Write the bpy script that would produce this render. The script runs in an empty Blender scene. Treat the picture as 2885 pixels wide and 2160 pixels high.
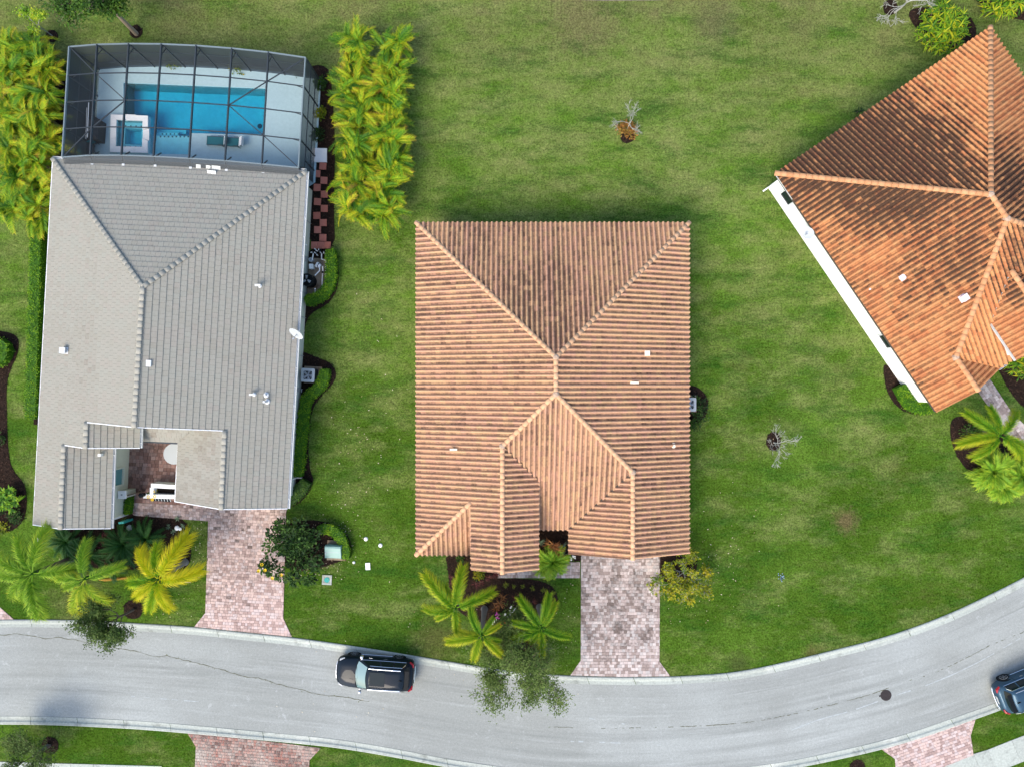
import bpy, math, random
import numpy as np
from mathutils import Vector, Matrix, noise as mnoise
R = math.radians
random.seed(7); RNG = np.random.default_rng(7)
scn = bpy.context.scene
COL = scn.collection

# ------------------------------------------------------------ camera, sky, sun, exposure
CAM_H = 46.0                     # a drone 46 m up, looking straight down
KF = 0.72                        # half the frame's width per metre of distance
cam_d = bpy.data.cameras.new('camera'); cam = bpy.data.objects.new('camera', cam_d); COL.objects.link(cam)
cam.location = (0, 0, CAM_H); cam.rotation_euler = (0, 0, 0)
cam_d.sensor_width = 36; cam_d.lens = 18 / KF; cam_d.clip_end = 3000; cam_d.clip_start = 0.1
scn.camera = cam
SUN_EL, SUN_AZ = R(48), R(214)   # light from the lower left of the picture
w = bpy.data.worlds.new('World'); scn.world = w; w.use_nodes = True
nt = w.node_tree; nt.nodes.clear()
sky = nt.nodes.new('ShaderNodeTexSky'); sky.sky_type = 'NISHITA'; sky.sun_disc = False
sky.sun_elevation = SUN_EL; sky.sun_rotation = SUN_AZ
sky.air_density = 1.0; sky.dust_density = 2.0; sky.ozone_density = 1.0
bg = nt.nodes.new('ShaderNodeBackground'); bg.inputs['Strength'].default_value = 0.13
wo = nt.nodes.new('ShaderNodeOutputWorld')
nt.links.new(sky.outputs[0], bg.inputs['Color']); nt.links.new(bg.outputs[0], wo.inputs['Surface'])
sd = bpy.data.lights.new('sun', 'SUN'); sd.energy = 1.3; sd.angle = R(32); sd.color = (1.0, 0.89, 0.72)
sun = bpy.data.objects.new('sun', sd); COL.objects.link(sun)
sv = Vector((math.sin(SUN_AZ) * math.cos(SUN_EL), math.cos(SUN_AZ) * math.cos(SUN_EL), math.sin(SUN_EL)))
sun.rotation_euler = sv.to_track_quat('Z', 'Y').to_euler(); sun.location = sv * 200
vs = scn.view_settings
vs.view_transform = 'Standard'; vs.look = 'None'; vs.gamma = 1; vs.use_curve_mapping = False
vs.exposure = 1.42

# ------------------------------------------------------------ helpers
KP = KF / 1442.5
def G(px, py, z=0.0):            # place read off the photograph at a known height -> metres
    k = KP * (CAM_H - z)
    return Vector(((px - 1442.5) * k, (1080 - py) * k, z))
def G2(px, py, z=0.0):
    p = G(px, py, z); return (p.x, p.y)

class MB:
    """collects faces; build() links them as one mesh object"""
    def __init__(s): s.V = []; s.n = 0; s.L = []; s.S = []; s.T = []; s.D = []
    def add(s, verts, faces, tint=0.0, stain=0.0):
        o = s.n; s.V.append(np.asarray(verts, float).reshape(-1, 3)); s.n += len(verts)
        for f in faces:
            s.L.append(np.asarray(f, int) + o); s.S.append(len(f)); s.T.append(tint); s.D.append(stain)
    def quads(s, V, tints):      # V: N x 4 x 3
        V = np.asarray(V, float); N = len(V)
        if N == 0: return
        idx = np.arange(N * 4) + s.n
        s.V.append(V.reshape(-1, 3)); s.n += N * 4
        s.L.append(idx); s.S.extend([4] * N); s.T.extend(list(np.broadcast_to(tints, (N,)))); s.D.extend([0.0] * N)
    def box(s, c, d, rot=0.0, tint=0.0, stain=0.0):
        cx, cy, cz = c; x, y, z = d[0] / 2, d[1] / 2, d[2] / 2
        ca, sa = math.cos(rot), math.sin(rot)
        v = [(cx + ca * a * x - sa * b * y, cy + sa * a * x + ca * b * y, cz + e * z) for e in (-1, 1) for a, b in ((-1, -1), (1, -1), (1, 1), (-1, 1))]
        s.add(v, [(3, 2, 1, 0), (4, 5, 6, 7), (0, 1, 5, 4), (1, 2, 6, 5), (2, 3, 7, 6), (3, 0, 4, 7)], tint, stain)
    def prism(s, poly, z0, z1, tint=0.0, bottom=True):
        n = len(poly); A = area2(poly)
        if A < 0: poly = poly[::-1]
        v = [(p[0], p[1], z0) for p in poly] + [(p[0], p[1], z1) for p in poly]
        f = [tuple(range(n, 2 * n))] + [(i, (i + 1) % n, n + (i + 1) % n, n + i) for i in range(n)]
        if bottom: f.append(tuple(range(n - 1, -1, -1)))
        s.add(v, f, tint)
    def tube(s, pts, rad, n=6, tint=0.0, cap=True):
        pts = [Vector(p) for p in pts]
        if not hasattr(rad, '__len__'): rad = [rad] * len(pts)
        v = []; prev = None
        for i, p in enumerate(pts):
            d = (pts[min(i + 1, len(pts) - 1)] - pts[max(i - 1, 0)])
            d = d.normalized() if d.length > 1e-9 else Vector((0, 0, 1))
            if prev is None: a = d.orthogonal().normalized()
            else:
                a = prev - d * prev.dot(d); a = a.normalized() if a.length > 1e-6 else d.orthogonal().normalized()
            prev = a; b = d.cross(a)
            for k in range(n):
                t = 2 * math.pi * k / n
                q = p + (a * math.cos(t) + b * math.sin(t)) * rad[i]; v.append((q.x, q.y, q.z))
        f = []
        for i in range(len(pts) - 1):
            for k in range(n):
                f.append((i * n + k, i * n + (k + 1) % n, (i + 1) * n + (k + 1) % n, (i + 1) * n + k))
        if cap: f.append(tuple(range(n - 1, -1, -1))); m = (len(pts) - 1) * n; f.append(tuple(range(m, m + n)))
        s.add(v, f, tint)
    def lathe(s, prof, c=(0, 0, 0), n=20, tint=0.0, axis='z', cap=True):
        v = []
        for r, h in prof:
            for k in range(n):
                t = 2 * math.pi * k / n; a, b = r * math.cos(t), r * math.sin(t)
                v.append((c[0] + a, c[1] + b, c[2] + h) if axis == 'z' else (c[0] + b, c[1] + h, c[2] + a))
        f = [(i * n + k, i * n + (k + 1) % n, (i + 1) * n + (k + 1) % n, (i + 1) * n + k) for i in range(len(prof) - 1) for k in range(n)]
        if cap:
            f.append(tuple(range(n - 1, -1, -1))); m = (len(prof) - 1) * n; f.append(tuple(range(m, m + n)))
        s.add(v, f, tint)
    def beam(s, a, b, w_, h_, tint=0.0):   # rectangular bar between two points
        a, b = Vector(a), Vector(b); d = (b - a).normalized()
        sx = d.cross(Vector((0, 0, 1))); sx = sx.normalized() if sx.length > 1e-4 else Vector((1, 0, 0))
        up = sx.cross(d).normalized()
        v = [p + sx * (i * w_ / 2) + up * (j * h_ / 2) for p in (a, b) for i, j in ((-1, -1), (1, -1), (1, 1), (-1, 1))]
        s.add([tuple(q) for q in v], [(3, 2, 1, 0), (4, 5, 6, 7), (0, 1, 5, 4), (1, 2, 6, 5), (2, 3, 7, 6), (3, 0, 4, 7)], tint)
    def mesh(s, name):
        me = bpy.data.meshes.new(name)
        if not s.V: return me
        V = np.concatenate(s.V); L = np.concatenate([np.atleast_1d(x) for x in s.L]); S = np.asarray(s.S, int)
        me.vertices.add(len(V)); me.vertices.foreach_set('co', V.ravel())
        me.loops.add(len(L)); me.loops.foreach_set('vertex_index', L.astype(np.int32))
        me.polygons.add(len(S)); st = np.concatenate([[0], np.cumsum(S)[:-1]])
        me.polygons.foreach_set('loop_start', st.astype(np.int32))
        me.update(calc_edges=True); me.polygons.foreach_set('use_smooth', [False] * len(S))
        for nm, arr in (('tint', s.T), ('stain', s.D)):  # stain: soiling, plus painted channel shade in barrel-tile pans
            if any(arr):
                at = me.attributes.new(nm, 'FLOAT', 'FACE'); at.data.foreach_set('value', np.asarray(arr, np.float32))
        return me
    def build(s, name, mat, parent=None, loc=None, smooth=False):
        me = s.mesh(name); return link(name, me, mat, parent, loc, smooth)

def link(name, me, mat=None, parent=None, loc=None, smooth=False):
    o = bpy.data.objects.new(name, me); COL.objects.link(o)
    if mat is not None and not me.materials: me.materials.append(mat)
    if smooth: me.polygons.foreach_set('use_smooth', [True] * len(me.polygons))
    if parent is not None: o.parent = parent
    if loc is not None: o.location = loc
    return o
def area2(p): return sum(p[i][0] * p[(i + 1) % len(p)][1] - p[(i + 1) % len(p)][0] * p[i][1] for i in range(len(p)))
def tag(o, label=None, cat=None, group=None, kind=None):
    if label: o['label'] = label
    if cat: o['category'] = cat
    if group: o['group'] = group
    if kind: o['kind'] = kind
    return o
def thing(name, label, cat, loc=(0, 0, 0), rz=0.0, group=None):
    o = bpy.data.objects.new(name, None); COL.objects.link(o); o.empty_display_size = 0.2
    o.location = loc; o.rotation_euler = (0, 0, rz)
    return tag(o, label, cat, group)
def inv(t): return -Vector(t.location)          # location of a child whose mesh is in world metres (thing not rotated)
def inside(p, poly):
    x, y = p; c = False; n = len(poly); j = n - 1
    for i in range(n):
        xi, yi = poly[i]; xj, yj = poly[j]
        if (yi > y) != (yj > y) and x < (xj - xi) * (y - yi) / (yj - yi) + xi: c = not c
        j = i
    return c
def clip_rect(poly, x0, x1, y0, y1):
    def cl(P, f, ins):
        out = []
        for i in range(len(P)):
            a, b = P[i - 1], P[i]; ia, ib = ins(a), ins(b)
            if ia != ib: out.append(f(a, b))
            if ib: out.append(b)
        return out
    def fx(X): return lambda a, b: (X, a[1] + (b[1] - a[1]) * (X - a[0]) / (b[0] - a[0]))
    def fy(Y): return lambda a, b: (a[0] + (b[0] - a[0]) * (Y - a[1]) / (b[1] - a[1]), Y)
    P = cl(list(poly), fx(x0), lambda p: p[0] >= x0)
    if P: P = cl(P, fx(x1), lambda p: p[0] <= x1)
    if P: P = cl(P, fy(y0), lambda p: p[1] >= y0)
    if P: P = cl(P, fy(y1), lambda p: p[1] <= y1)
    return P if len(P) >= 3 and abs(area2(P)) > 2e-5 else []
def rect_full(poly, x0, x1, y0, y1):
    if not all(inside(p, poly) for p in ((x0, y0), (x1, y0), (x1, y1), (x0, y1), ((x0 + x1) / 2, (y0 + y1) / 2))): return False
    return not any(x0 < p[0] < x1 and y0 < p[1] < y1 for p in poly)

# ------------------------------------------------------------ materials
def mat(name, ramp, rough=0.8, nscale=0.0, namt=0.0, bump=0.0, bscale=20.0, spec=0.3, metal=0.0, objrand=0.0, stain=None, patch=None, detail=4, transl=0.0):
    """ramp: colours along the per-piece 'tint'; namt: brightness noise; patch: (colour, scale, lo, hi) worn patches; stain: colour of soiling and painted barrel-pan shade, by a per-piece 'stain'"""
    m = bpy.data.materials.new(name); m.use_nodes = True; n = m.node_tree.nodes; l = m.node_tree.links
    b = n['Principled BSDF']; b.inputs['Roughness'].default_value = rough; b.inputs['Metallic'].default_value = metal
    b.inputs['Specular IOR Level'].default_value = spec
    pos = n.new('ShaderNodeNewGeometry').outputs['Position']
    if len(ramp) == 1:
        rgb = n.new('ShaderNodeRGB'); rgb.outputs[0].default_value = (*ramp[0], 1); col = rgb.outputs[0]
    else:
        at = n.new('ShaderNodeAttribute'); at.attribute_name = 'tint'; fac = at.outputs['Fac']
        if objrand:
            oi = n.new('ShaderNodeObjectInfo'); ma = n.new('ShaderNodeMath'); ma.operation = 'MULTIPLY_ADD'
            l.new(oi.outputs['Random'], ma.inputs[0]); ma.inputs[1].default_value = objrand; l.new(fac, ma.inputs[2])
            mb = n.new('ShaderNodeMath'); mb.operation = 'ADD'; mb.use_clamp = True; l.new(ma.outputs[0], mb.inputs[0]); mb.inputs[1].default_value = -objrand / 2; fac = mb.outputs[0]
        cr = n.new('ShaderNodeValToRGB'); el = cr.color_ramp.elements
        for i, c in enumerate(ramp):
            p = i / (len(ramp) - 1)
            e = el[0] if i == 0 else el[1] if i == len(ramp) - 1 else el.new(p)
            e.position = p; e.color = (*c, 1)
        # new elements are inserted in order; rewrite all of them
        for i, c in enumerate(ramp): cr.color_ramp.elements[i].color = (*c, 1); cr.color_ramp.elements[i].position = i / (len(ramp) - 1)
        l.new(fac, cr.inputs[0]); col = cr.outputs[0]
    if patch:
        for pc, ps, lo, hi in ([patch] if not isinstance(patch, list) else patch):
            nz = n.new('ShaderNodeTexNoise'); nz.inputs['Scale'].default_value = ps; nz.inputs['Detail'].default_value = 6; nz.inputs['Roughness'].default_value = 0.62; l.new(pos, nz.inputs['Vector'])
            mr = n.new('ShaderNodeMapRange'); mr.inputs[1].default_value = lo; mr.inputs[2].default_value = hi; l.new(nz.outputs[0], mr.inputs[0])
            mx = n.new('ShaderNodeMix'); mx.data_type = 'RGBA'; l.new(mr.outputs[0], mx.inputs['Factor']); l.new(col, mx.inputs['A']); mx.inputs['B'].default_value = (*pc, 1); col = mx.outputs['Result']
    if stain:
        at2 = n.new('ShaderNodeAttribute'); at2.attribute_name = 'stain'
        nz = n.new('ShaderNodeTexNoise'); nz.inputs['Scale'].default_value = 7; nz.inputs['Detail'].default_value = 5; l.new(pos, nz.inputs['Vector'])
        ma = n.new('ShaderNodeMath'); ma.operation = 'ADD'; l.new(at2.outputs['Fac'], ma.inputs[0]); l.new(nz.outputs[0], ma.inputs[1])
        mr = n.new('ShaderNodeMapRange'); mr.inputs[1].default_value = 0.62; mr.inputs[2].default_value = 1.35; mr.inputs[4].default_value = 0.93; l.new(ma.outputs[0], mr.inputs[0])
        mx = n.new('ShaderNodeMix'); mx.data_type = 'RGBA'; l.new(mr.outputs[0], mx.inputs['Factor']); l.new(col, mx.inputs['A']); mx.inputs['B'].default_value = (*stain, 1); col = mx.outputs['Result']
    if namt:
        nz = n.new('ShaderNodeTexNoise'); nz.inputs['Scale'].default_value = nscale; nz.inputs['Detail'].default_value = detail; nz.inputs['Roughness'].default_value = 0.65; l.new(pos, nz.inputs['Vector'])
        mr = n.new('ShaderNodeMapRange'); mr.inputs[1].default_value = 0.25; mr.inputs[2].default_value = 0.75; mr.inputs[3].default_value = 1 - namt; mr.inputs[4].default_value = 1 + namt; mr.clamp = False; l.new(nz.outputs[0], mr.inputs[0])
        mx = n.new('ShaderNodeVectorMath'); mx.operation = 'SCALE'; l.new(col, mx.inputs[0]); l.new(mr.outputs[0], mx.inputs['Scale']); col = mx.outputs[0]
    l.new(col, b.inputs['Base Color'])
    if bump:
        nz = n.new('ShaderNodeTexNoise'); nz.inputs['Scale'].default_value = bscale; nz.inputs['Detail'].default_value = 3; l.new(pos, nz.inputs['Vector'])
        bp = n.new('ShaderNodeBump'); bp.inputs['Strength'].default_value = bump; bp.inputs['Distance'].default_value = 0.02; l.new(nz.outputs[0], bp.inputs['Height']); l.new(bp.outputs[0], b.inputs['Normal'])
    if transl:
        tb = n.new('ShaderNodeBsdfTranslucent'); l.new(col, tb.inputs['Color']); mxs = n.new('ShaderNodeMixShader'); mxs.inputs[0].default_value = transl
        l.new(b.outputs[0], mxs.inputs[1]); l.new(tb.outputs[0], mxs.inputs[2]); l.new(mxs.outputs[0], n['Material Output'].inputs['Surface'])
    return m

def G_(px, py): return ((px - 1442.5) * KF / 1442.5 * CAM_H, (1080 - py) * KF / 1442.5 * CAM_H, 0.0)
def lawn_material():
    m = bpy.data.materials.new('lawn_grass'); m.use_nodes = True; n = m.node_tree.nodes; l = m.node_tree.links
    b = n['Principled BSDF']; b.inputs['Roughness'].default_value = 0.95; b.inputs['Specular IOR Level'].default_value = 0.0
    pos = n.new('ShaderNodeNewGeometry').outputs['Position']
    def noise(scale, detail=4, rough=0.6, vec=pos, dist=0.0):
        z = n.new('ShaderNodeTexNoise'); z.inputs['Scale'].default_value = scale; z.inputs['Detail'].default_value = detail
        z.inputs['Roughness'].default_value = rough; z.inputs['Distortion'].default_value = dist; l.new(vec, z.inputs['Vector']); return z.outputs[0]
    def mrange(v, lo, hi, a=0.0, c=1.0):
        r = n.new('ShaderNodeMapRange'); r.inputs[1].default_value = lo; r.inputs[2].default_value = hi; r.inputs[3].default_value = a; r.inputs[4].default_value = c; l.new(v, r.inputs[0]); return r.outputs[0]
    def mixc(f, a, c):
        x = n.new('ShaderNodeMix'); x.data_type = 'RGBA'; l.new(f, x.inputs['Factor'])
        for k, v in (('A', a), ('B', c)):
            if isinstance(v, tuple): x.inputs[k].default_value = (*v, 1)
            else: l.new(v, x.inputs[k])
        return x.outputs['Result']
    def scalec(c, f):
        x = n.new('ShaderNodeVectorMath'); x.operation = 'SCALE'; l.new(c, x.inputs[0]); l.new(f, x.inputs['Scale']); return x.outputs[0]
    sp = n.new('ShaderNodeSeparateXYZ'); l.new(pos, sp.inputs[0])
    def madd(a_, k, c):
        x = n.new('ShaderNodeMath'); x.operation = 'MULTIPLY_ADD'; l.new(a_, x.inputs[0])
        for i_, v in ((1, k), (2, c)):
            if isinstance(v, (int, float)): x.inputs[i_].default_value = v
            else: l.new(v, x.inputs[i_])
        return x.outputs[0]
    # the turf is drier and paler over the open lawn to the north, lush near the street
    dry = mrange(sp.outputs['Y'], -13.0, 14.0, -0.12, 0.55)
    f = madd(noise(0.15, 6, 0.68), 3.0, -1.28); x = n.new('ShaderNodeMath'); x.operation = 'ADD'; x.use_clamp = True; l.new(f, x.inputs[0]); l.new(dry, x.inputs[1])
    col = mixc(x.outputs[0], LAWN_A, LAWN_B)
    # dry tan patches, stretched a little along the mowing direction
    mp = n.new('ShaderNodeMapping'); mp.inputs['Scale'].default_value = (0.8, 1.5, 1); mp.inputs['Rotation'].default_value = (0, 0, R(-20)); l.new(pos, mp.inputs['Vector'])
    p1 = madd(noise(0.36, 8, 0.72, mp.outputs[0]), 1.0, 0.0); x = n.new('ShaderNodeMath'); x.operation = 'MULTIPLY_ADD'; l.new(dry, x.inputs[0]); x.inputs[1].default_value = 0.16; l.new(p1, x.inputs[2])
    col = mixc(mrange(x.outputs[0], 0.47, 0.72, 0, 0.85), col, LAWN_C)
    # deep green tufts and streaks
    mp2 = n.new('ShaderNodeMapping'); mp2.inputs['Scale'].default_value = (0.5, 1.6, 1); mp2.inputs['Rotation'].default_value = (0, 0, R(-28)); l.new(pos, mp2.inputs['Vector'])
    col = mixc(mrange(noise(0.42, 7, 0.74, mp2.outputs[0]), 0.49, 0.66, 0, 0.85), col, LAWN_D)
    # brownish thin turf
    col = mixc(mrange(noise(0.24, 8, 0.78, mp.outputs[0]), 0.56, 0.72, 0, 0.65), col, (0.085, 0.092, 0.026))
    # worn spots
    def spot(px, py, r, c, k):
        p = G_(px, py); d = n.new('ShaderNodeVectorMath'); d.operation = 'DISTANCE'; l.new(pos, d.inputs[0]); d.inputs[1].default_value = p
        e = madd(noise(2.2, 5, .75), 2.2 * r, -1.1 * r); x = n.new('ShaderNodeMath'); x.operation = 'ADD'; l.new(d.outputs['Value'], x.inputs[0]); l.new(e, x.inputs[1])
        return mixc(mrange(x.outputs[0], r * .35, r * 1.2, k, 0), col, c)
    for s_ in ((2385, 1466, .85, (.11, .085, .04), .85), (2290, 1845, .7, (.09, .075, .03), .6), (2080, 1868, .9, (.06, .06, .025), .5), (2015, 60, 1.6, (.085, .085, .04), .6), (1640, 55, 2.6, (.12, .10, .05), .6), (1480, 1810, 1.5, (.075, .07, .03), .6), (1230, 1800, 1.6, (.085, .075, .03), .55), (240, 1690, 2.2, (.075, .07, .03), .5), (2420, 860, 1.3, (.13, .12, .05), .45), (610, 1720, .9, (.09, .075, .035), .5)): col = spot(*s_)
    # dry, straw coloured north edge towards the bank
    f1 = mrange(sp.outputs['Y'], 17.0, 26.0)
    mm = n.new('ShaderNodeMath'); mm.operation = 'MULTIPLY'; l.new(f1, mm.inputs[0]); l.new(mrange(noise(0.3, 6, 0.7), 0.38, 0.68, 0.0, 0.9), mm.inputs[1])
    col = mixc(mm.outputs[0], col, (0.120, 0.105, 0.048))
    # blades: grain at the scale of tufts and of single blades
    col = scalec(col, mrange(noise(2.6, 5, 0.8), 0.3, 0.7, 0.70, 1.30))
    g = noise(8, 4, 0.9)
    col = scalec(col, mrange(g, 0.32, 0.68, 0.22, 1.78))
    col = mixc(mrange(noise(7, 3, 0.9), 0.58, 0.74, 0, 0.6), col, (0.17, 0.18, 0.05))
    l.new(col, b.inputs['Base Color'])
    bp = n.new('ShaderNodeBump'); bp.inputs['Strength'].default_value = 0.5; bp.inputs['Distance'].default_value = 0.03; l.new(noise(45, 2, 0.7), bp.inputs['Height']); l.new(bp.outputs[0], b.inputs['Normal'])
    return m
LAWN_A, LAWN_B, LAWN_C, LAWN_D = (0.040, 0.084, 0.008), (0.086, 0.158, 0.020), (0.160, 0.178, 0.060), (0.024, 0.074, 0.009)
M = {}
M['lawn'] = lawn_material()
def road_material():
    m = bpy.data.materials.new('asphalt'); m.use_nodes = True; n = m.node_tree.nodes; l = m.node_tree.links
    b = n['Principled BSDF']; b.inputs['Roughness'].default_value = 0.95; b.inputs['Specular IOR Level'].default_value = 0.1
    pos = n.new('ShaderNodeNewGeometry').outputs['Position']
    al = n.new('ShaderNodeAttribute'); al.attribute_name = 'along'; ac = n.new('ShaderNodeAttribute'); ac.attribute_name = 'across'
    cx = n.new('ShaderNodeCombineXYZ'); l.new(al.outputs['Fac'], cx.inputs[0]); l.new(ac.outputs['Fac'], cx.inputs[1])
    def noise(vec, scale, detail, rough, sx=1.0, sy=1.0):
        mp = n.new('ShaderNodeMapping'); mp.inputs['Scale'].default_value = (sx, sy, 1); l.new(vec, mp.inputs['Vector'])
        z = n.new('ShaderNodeTexNoise'); z.inputs['Scale'].default_value = scale; z.inputs['Detail'].default_value = detail; z.inputs['Roughness'].default_value = rough; l.new(mp.outputs[0], z.inputs['Vector']); return z.outputs[0]
    def mr(v, lo, hi, a, c):
        r = n.new('ShaderNodeMapRange'); r.inputs[1].default_value = lo; r.inputs[2].default_value = hi; r.inputs[3].default_value = a; r.inputs[4].default_value = c; l.new(v, r.inputs[0]); return r.outputs[0]
    col = n.new('ShaderNodeRGB').outputs[0]; col.default_value = (0.262, 0.275, 0.258, 1)
    def mixc(f, c):
        x = n.new('ShaderNodeMix'); x.data_type = 'RGBA'; l.new(f, x.inputs['Factor']); l.new(col, x.inputs['A']); x.inputs['B'].default_value = (*c, 1); return x.outputs['Result']
    V = cx.outputs[0]
    col = mixc(mr(noise(pos, 0.11, 5, .6), .44, .64, 0, .85), (0.325, 0.345, 0.330))       # bleached areas
    col = mixc(mr(noise(V, 1.0, 6, .65, .05, 1.3), .48, .72, 0, .75), (0.190, 0.202, 0.190))   # darker lanes worn along the traffic
    col = mixc(mr(noise(V, 1.0, 6, .7, .10, 2.4), .54, .72, 0, .6), (0.37, 0.39, 0.375))    # pale dusty streaks
    col = mixc(mr(noise(pos, 0.9, 7, .7), .60, .74, 0, .8), (0.42, 0.44, 0.43))            # pale blots
    col = mixc(mr(noise(pos, 1.7, 5, .7), .68, .78, 0, .7), (0.15, 0.155, 0.15))           # oil and rubber spots
    for sc, k in ((7, .13), (26, .26)):
        x = n.new('ShaderNodeVectorMath'); x.operation = 'SCALE'; l.new(col, x.inputs[0]); l.new(mr(noise(pos, sc, 4, .8), .3, .7, 1 - k, 1 + k), x.inputs['Scale']); col = x.outputs[0]
    l.new(col, b.inputs['Base Color'])
    bp = n.new('ShaderNodeBump'); bp.inputs['Strength'].default_value = 0.3; bp.inputs['Distance'].default_value = 0.01; l.new(noise(pos, 60, 2, .6), bp.inputs['Height']); l.new(bp.outputs[0], b.inputs['Normal'])
    return m
M['asphalt'] = road_material()
M['concrete'] = mat('concrete', [(0.33, 0.355, 0.32), (0.40, 0.43, 0.385)], 0.9, 9, 0.22, 0.15, 40, 0.2, objrand=0.8, patch=[((0.10, 0.105, 0.09), 1.1, 0.56, 0.80), ((0.52, 0.53, 0.48), 0.5, 0.55, 0.75)])
M['deck'] = mat('pool_deck_coating', [(0.37, 0.52, 0.56)], 0.85, 6, 0.07, 0.1, 60, 0.2)
M['coping'] = mat('coping_stone', [(0.78, 0.79, 0.78)], 0.7, 8, 0.05)
M['plaster'] = mat('pool_plaster', [(0.42, 0.70, 0.76)], 0.8, 2.5, 0.10, patch=((0.34, 0.60, 0.70), 0.5, 0.48, 0.70))
M['mulch'] = mat('mulch', [(0.012, 0.009, 0.007), (0.030, 0.017, 0.012), (0.055, 0.032, 0.022)], 0.95, 14, 0.5, 0.6, 30, 0.1)
M['bank'] = mat('bank_soil', [(0.16, 0.14, 0.11)], 0.95, 6, 0.4, 0.4, 12, 0.1)
M['paver_pink'] = mat('pink_pavers', [(0.37, 0.265, 0.235), (0.49, 0.365, 0.325), (0.53, 0.395, 0.355), (0.50, 0.40, 0.375), (0.55, 0.415, 0.365), (0.53, 0.435, 0.41)], 0.85, 12, 0.12, 0.1, 60, 0.2, stain=(0.10, 0.075, 0.065), objrand=0)
M['paver_court'] = mat('brown_red_pavers', [(0.20, 0.115, 0.095), (0.27, 0.155, 0.125), (0.30, 0.18, 0.15), (0.27, 0.18, 0.155), (0.33, 0.205, 0.17), (0.34, 0.23, 0.20)], 0.85, 12, 0.12, 0.1, 60, 0.2, stain=(0.07, 0.05, 0.042))
M['paver_grey'] = mat('grey_rose_pavers', [(0.29, 0.23, 0.205), (0.39, 0.32, 0.295), (0.46, 0.385, 0.355), (0.44, 0.40, 0.38), (0.49, 0.41, 0.38), (0.54, 0.475, 0.445)], 0.85, 12, 0.15, 0.1, 60, 0.2, stain=(0.075, 0.058, 0.05))
M['paver_red'] = mat('red_pavers', [(0.15, 0.09, 0.075), (0.27, 0.13, 0.10), (0.32, 0.155, 0.12), (0.25, 0.19, 0.165), (0.36, 0.20, 0.16)], 0.85, 12, 0.15, 0.1, 60, 0.2, stain=(0.46, 0.40, 0.34))
M['joint'] = mat('joint_sand', [(0.19, 0.15, 0.13)], 0.95, 15, 0.3)
M['joint_pale'] = mat('pale_joint_sand', [(0.42, 0.37, 0.31)], 0.95, 15, 0.2)
M['stone_red'] = mat('red_stepping_stone', [(0.40, 0.13, 0.09), (0.48, 0.18, 0.13)], 0.85, 10, 0.12, objrand=1)
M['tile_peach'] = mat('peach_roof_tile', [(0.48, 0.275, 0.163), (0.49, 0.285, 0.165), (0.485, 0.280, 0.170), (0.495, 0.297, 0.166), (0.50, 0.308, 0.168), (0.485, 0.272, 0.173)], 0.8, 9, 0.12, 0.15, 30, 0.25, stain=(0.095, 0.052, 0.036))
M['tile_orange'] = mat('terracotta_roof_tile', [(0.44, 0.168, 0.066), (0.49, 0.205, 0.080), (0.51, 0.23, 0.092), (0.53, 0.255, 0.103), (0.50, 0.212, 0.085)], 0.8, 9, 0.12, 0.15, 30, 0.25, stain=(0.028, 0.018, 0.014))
M['tile_grey'] = mat('grey_flat_tile', [(0.268, 0.258, 0.216), (0.272, 0.264, 0.224), (0.280, 0.266, 0.226), (0.268, 0.267, 0.227), (0.277, 0.260, 0.221)], 0.8, 7, 0.07, 0.1, 50, 0.25, stain=(0.16, 0.13, 0.10))
M['tile_white'] = mat('white_loose_tile', [(0.58, 0.60, 0.56)], 0.7, 7, 0.05)
M['cap_peach'] = mat('peach_ridge_cap', [(0.54, 0.315, 0.178), (0.57, 0.35, 0.205)], 0.8, 7, 0.12, 0.1, 40, 0.25, objrand=1.0)
M['cap_orange'] = mat('orange_ridge_cap', [(0.45, 0.215, 0.10), (0.52, 0.28, 0.14)], 0.8, 7, 0.12, 0.1, 40, 0.25, objrand=1.0, patch=((0.25, 0.13, 0.07), 1.2, 0.62, 0.8))
M['cap_grey'] = mat('grey_ridge_cap', [(0.28, 0.27, 0.228), (0.305, 0.295, 0.252)], 0.8, 5, 0.08, objrand=1.0)
M['mortar'] = mat('mortar', [(0.40, 0.29, 0.21)], 0.9, 10, 0.2)
M['under'] = mat('roof_underlay', [(0.07, 0.055, 0.045)], 0.95)
M['under_grey'] = mat('roof_underlay_grey', [(0.085, 0.08, 0.07)], 0.95)
M['stucco_cream'] = mat('cream_stucco', [(0.60, 0.63, 0.52)], 0.9, 3, 0.05, 0.1, 60, 0.2)
M['stucco_peach'] = mat('peach_stucco', [(0.66, 0.52, 0.40)], 0.9, 3, 0.05, 0.1, 60, 0.2)
M['stucco_white'] = mat('white_stucco', [(0.82, 0.83, 0.78)], 0.9, 3, 0.04, 0.1, 60, 0.2)
M['white'] = mat('white_paint', [(0.78, 0.79, 0.79)], 0.5, 5, 0.04, spec=0.4)
M['gutter'] = mat('gutter_white', [(0.55, 0.57, 0.57)], 0.45, 3, 0.06, spec=0.4)
M['gutter_in'] = mat('gutter_inside', [(0.10, 0.11, 0.12)], 0.8, 6, 0.3)
M['grey_metal'] = mat('grey_metal', [(0.33, 0.36, 0.39)], 0.45, 5, 0.08, metal=0.4)
M['bronze'] = mat('bronze_frame', [(0.028, 0.036, 0.043)], 0.5, 5, 0.1, spec=0.4)
M['frame_edge'] = mat('weathered_frame', [(0.15, 0.19, 0.205)], 0.5, 5, 0.1, spec=0.4)
M['black'] = mat('black_plastic', [(0.008, 0.010, 0.012)], 0.5, 6, 0.2, spec=0.1)
M['darkgrey'] = mat('dark_grey_cover', [(0.035, 0.037, 0.04)], 0.8, 6, 0.25)
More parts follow.
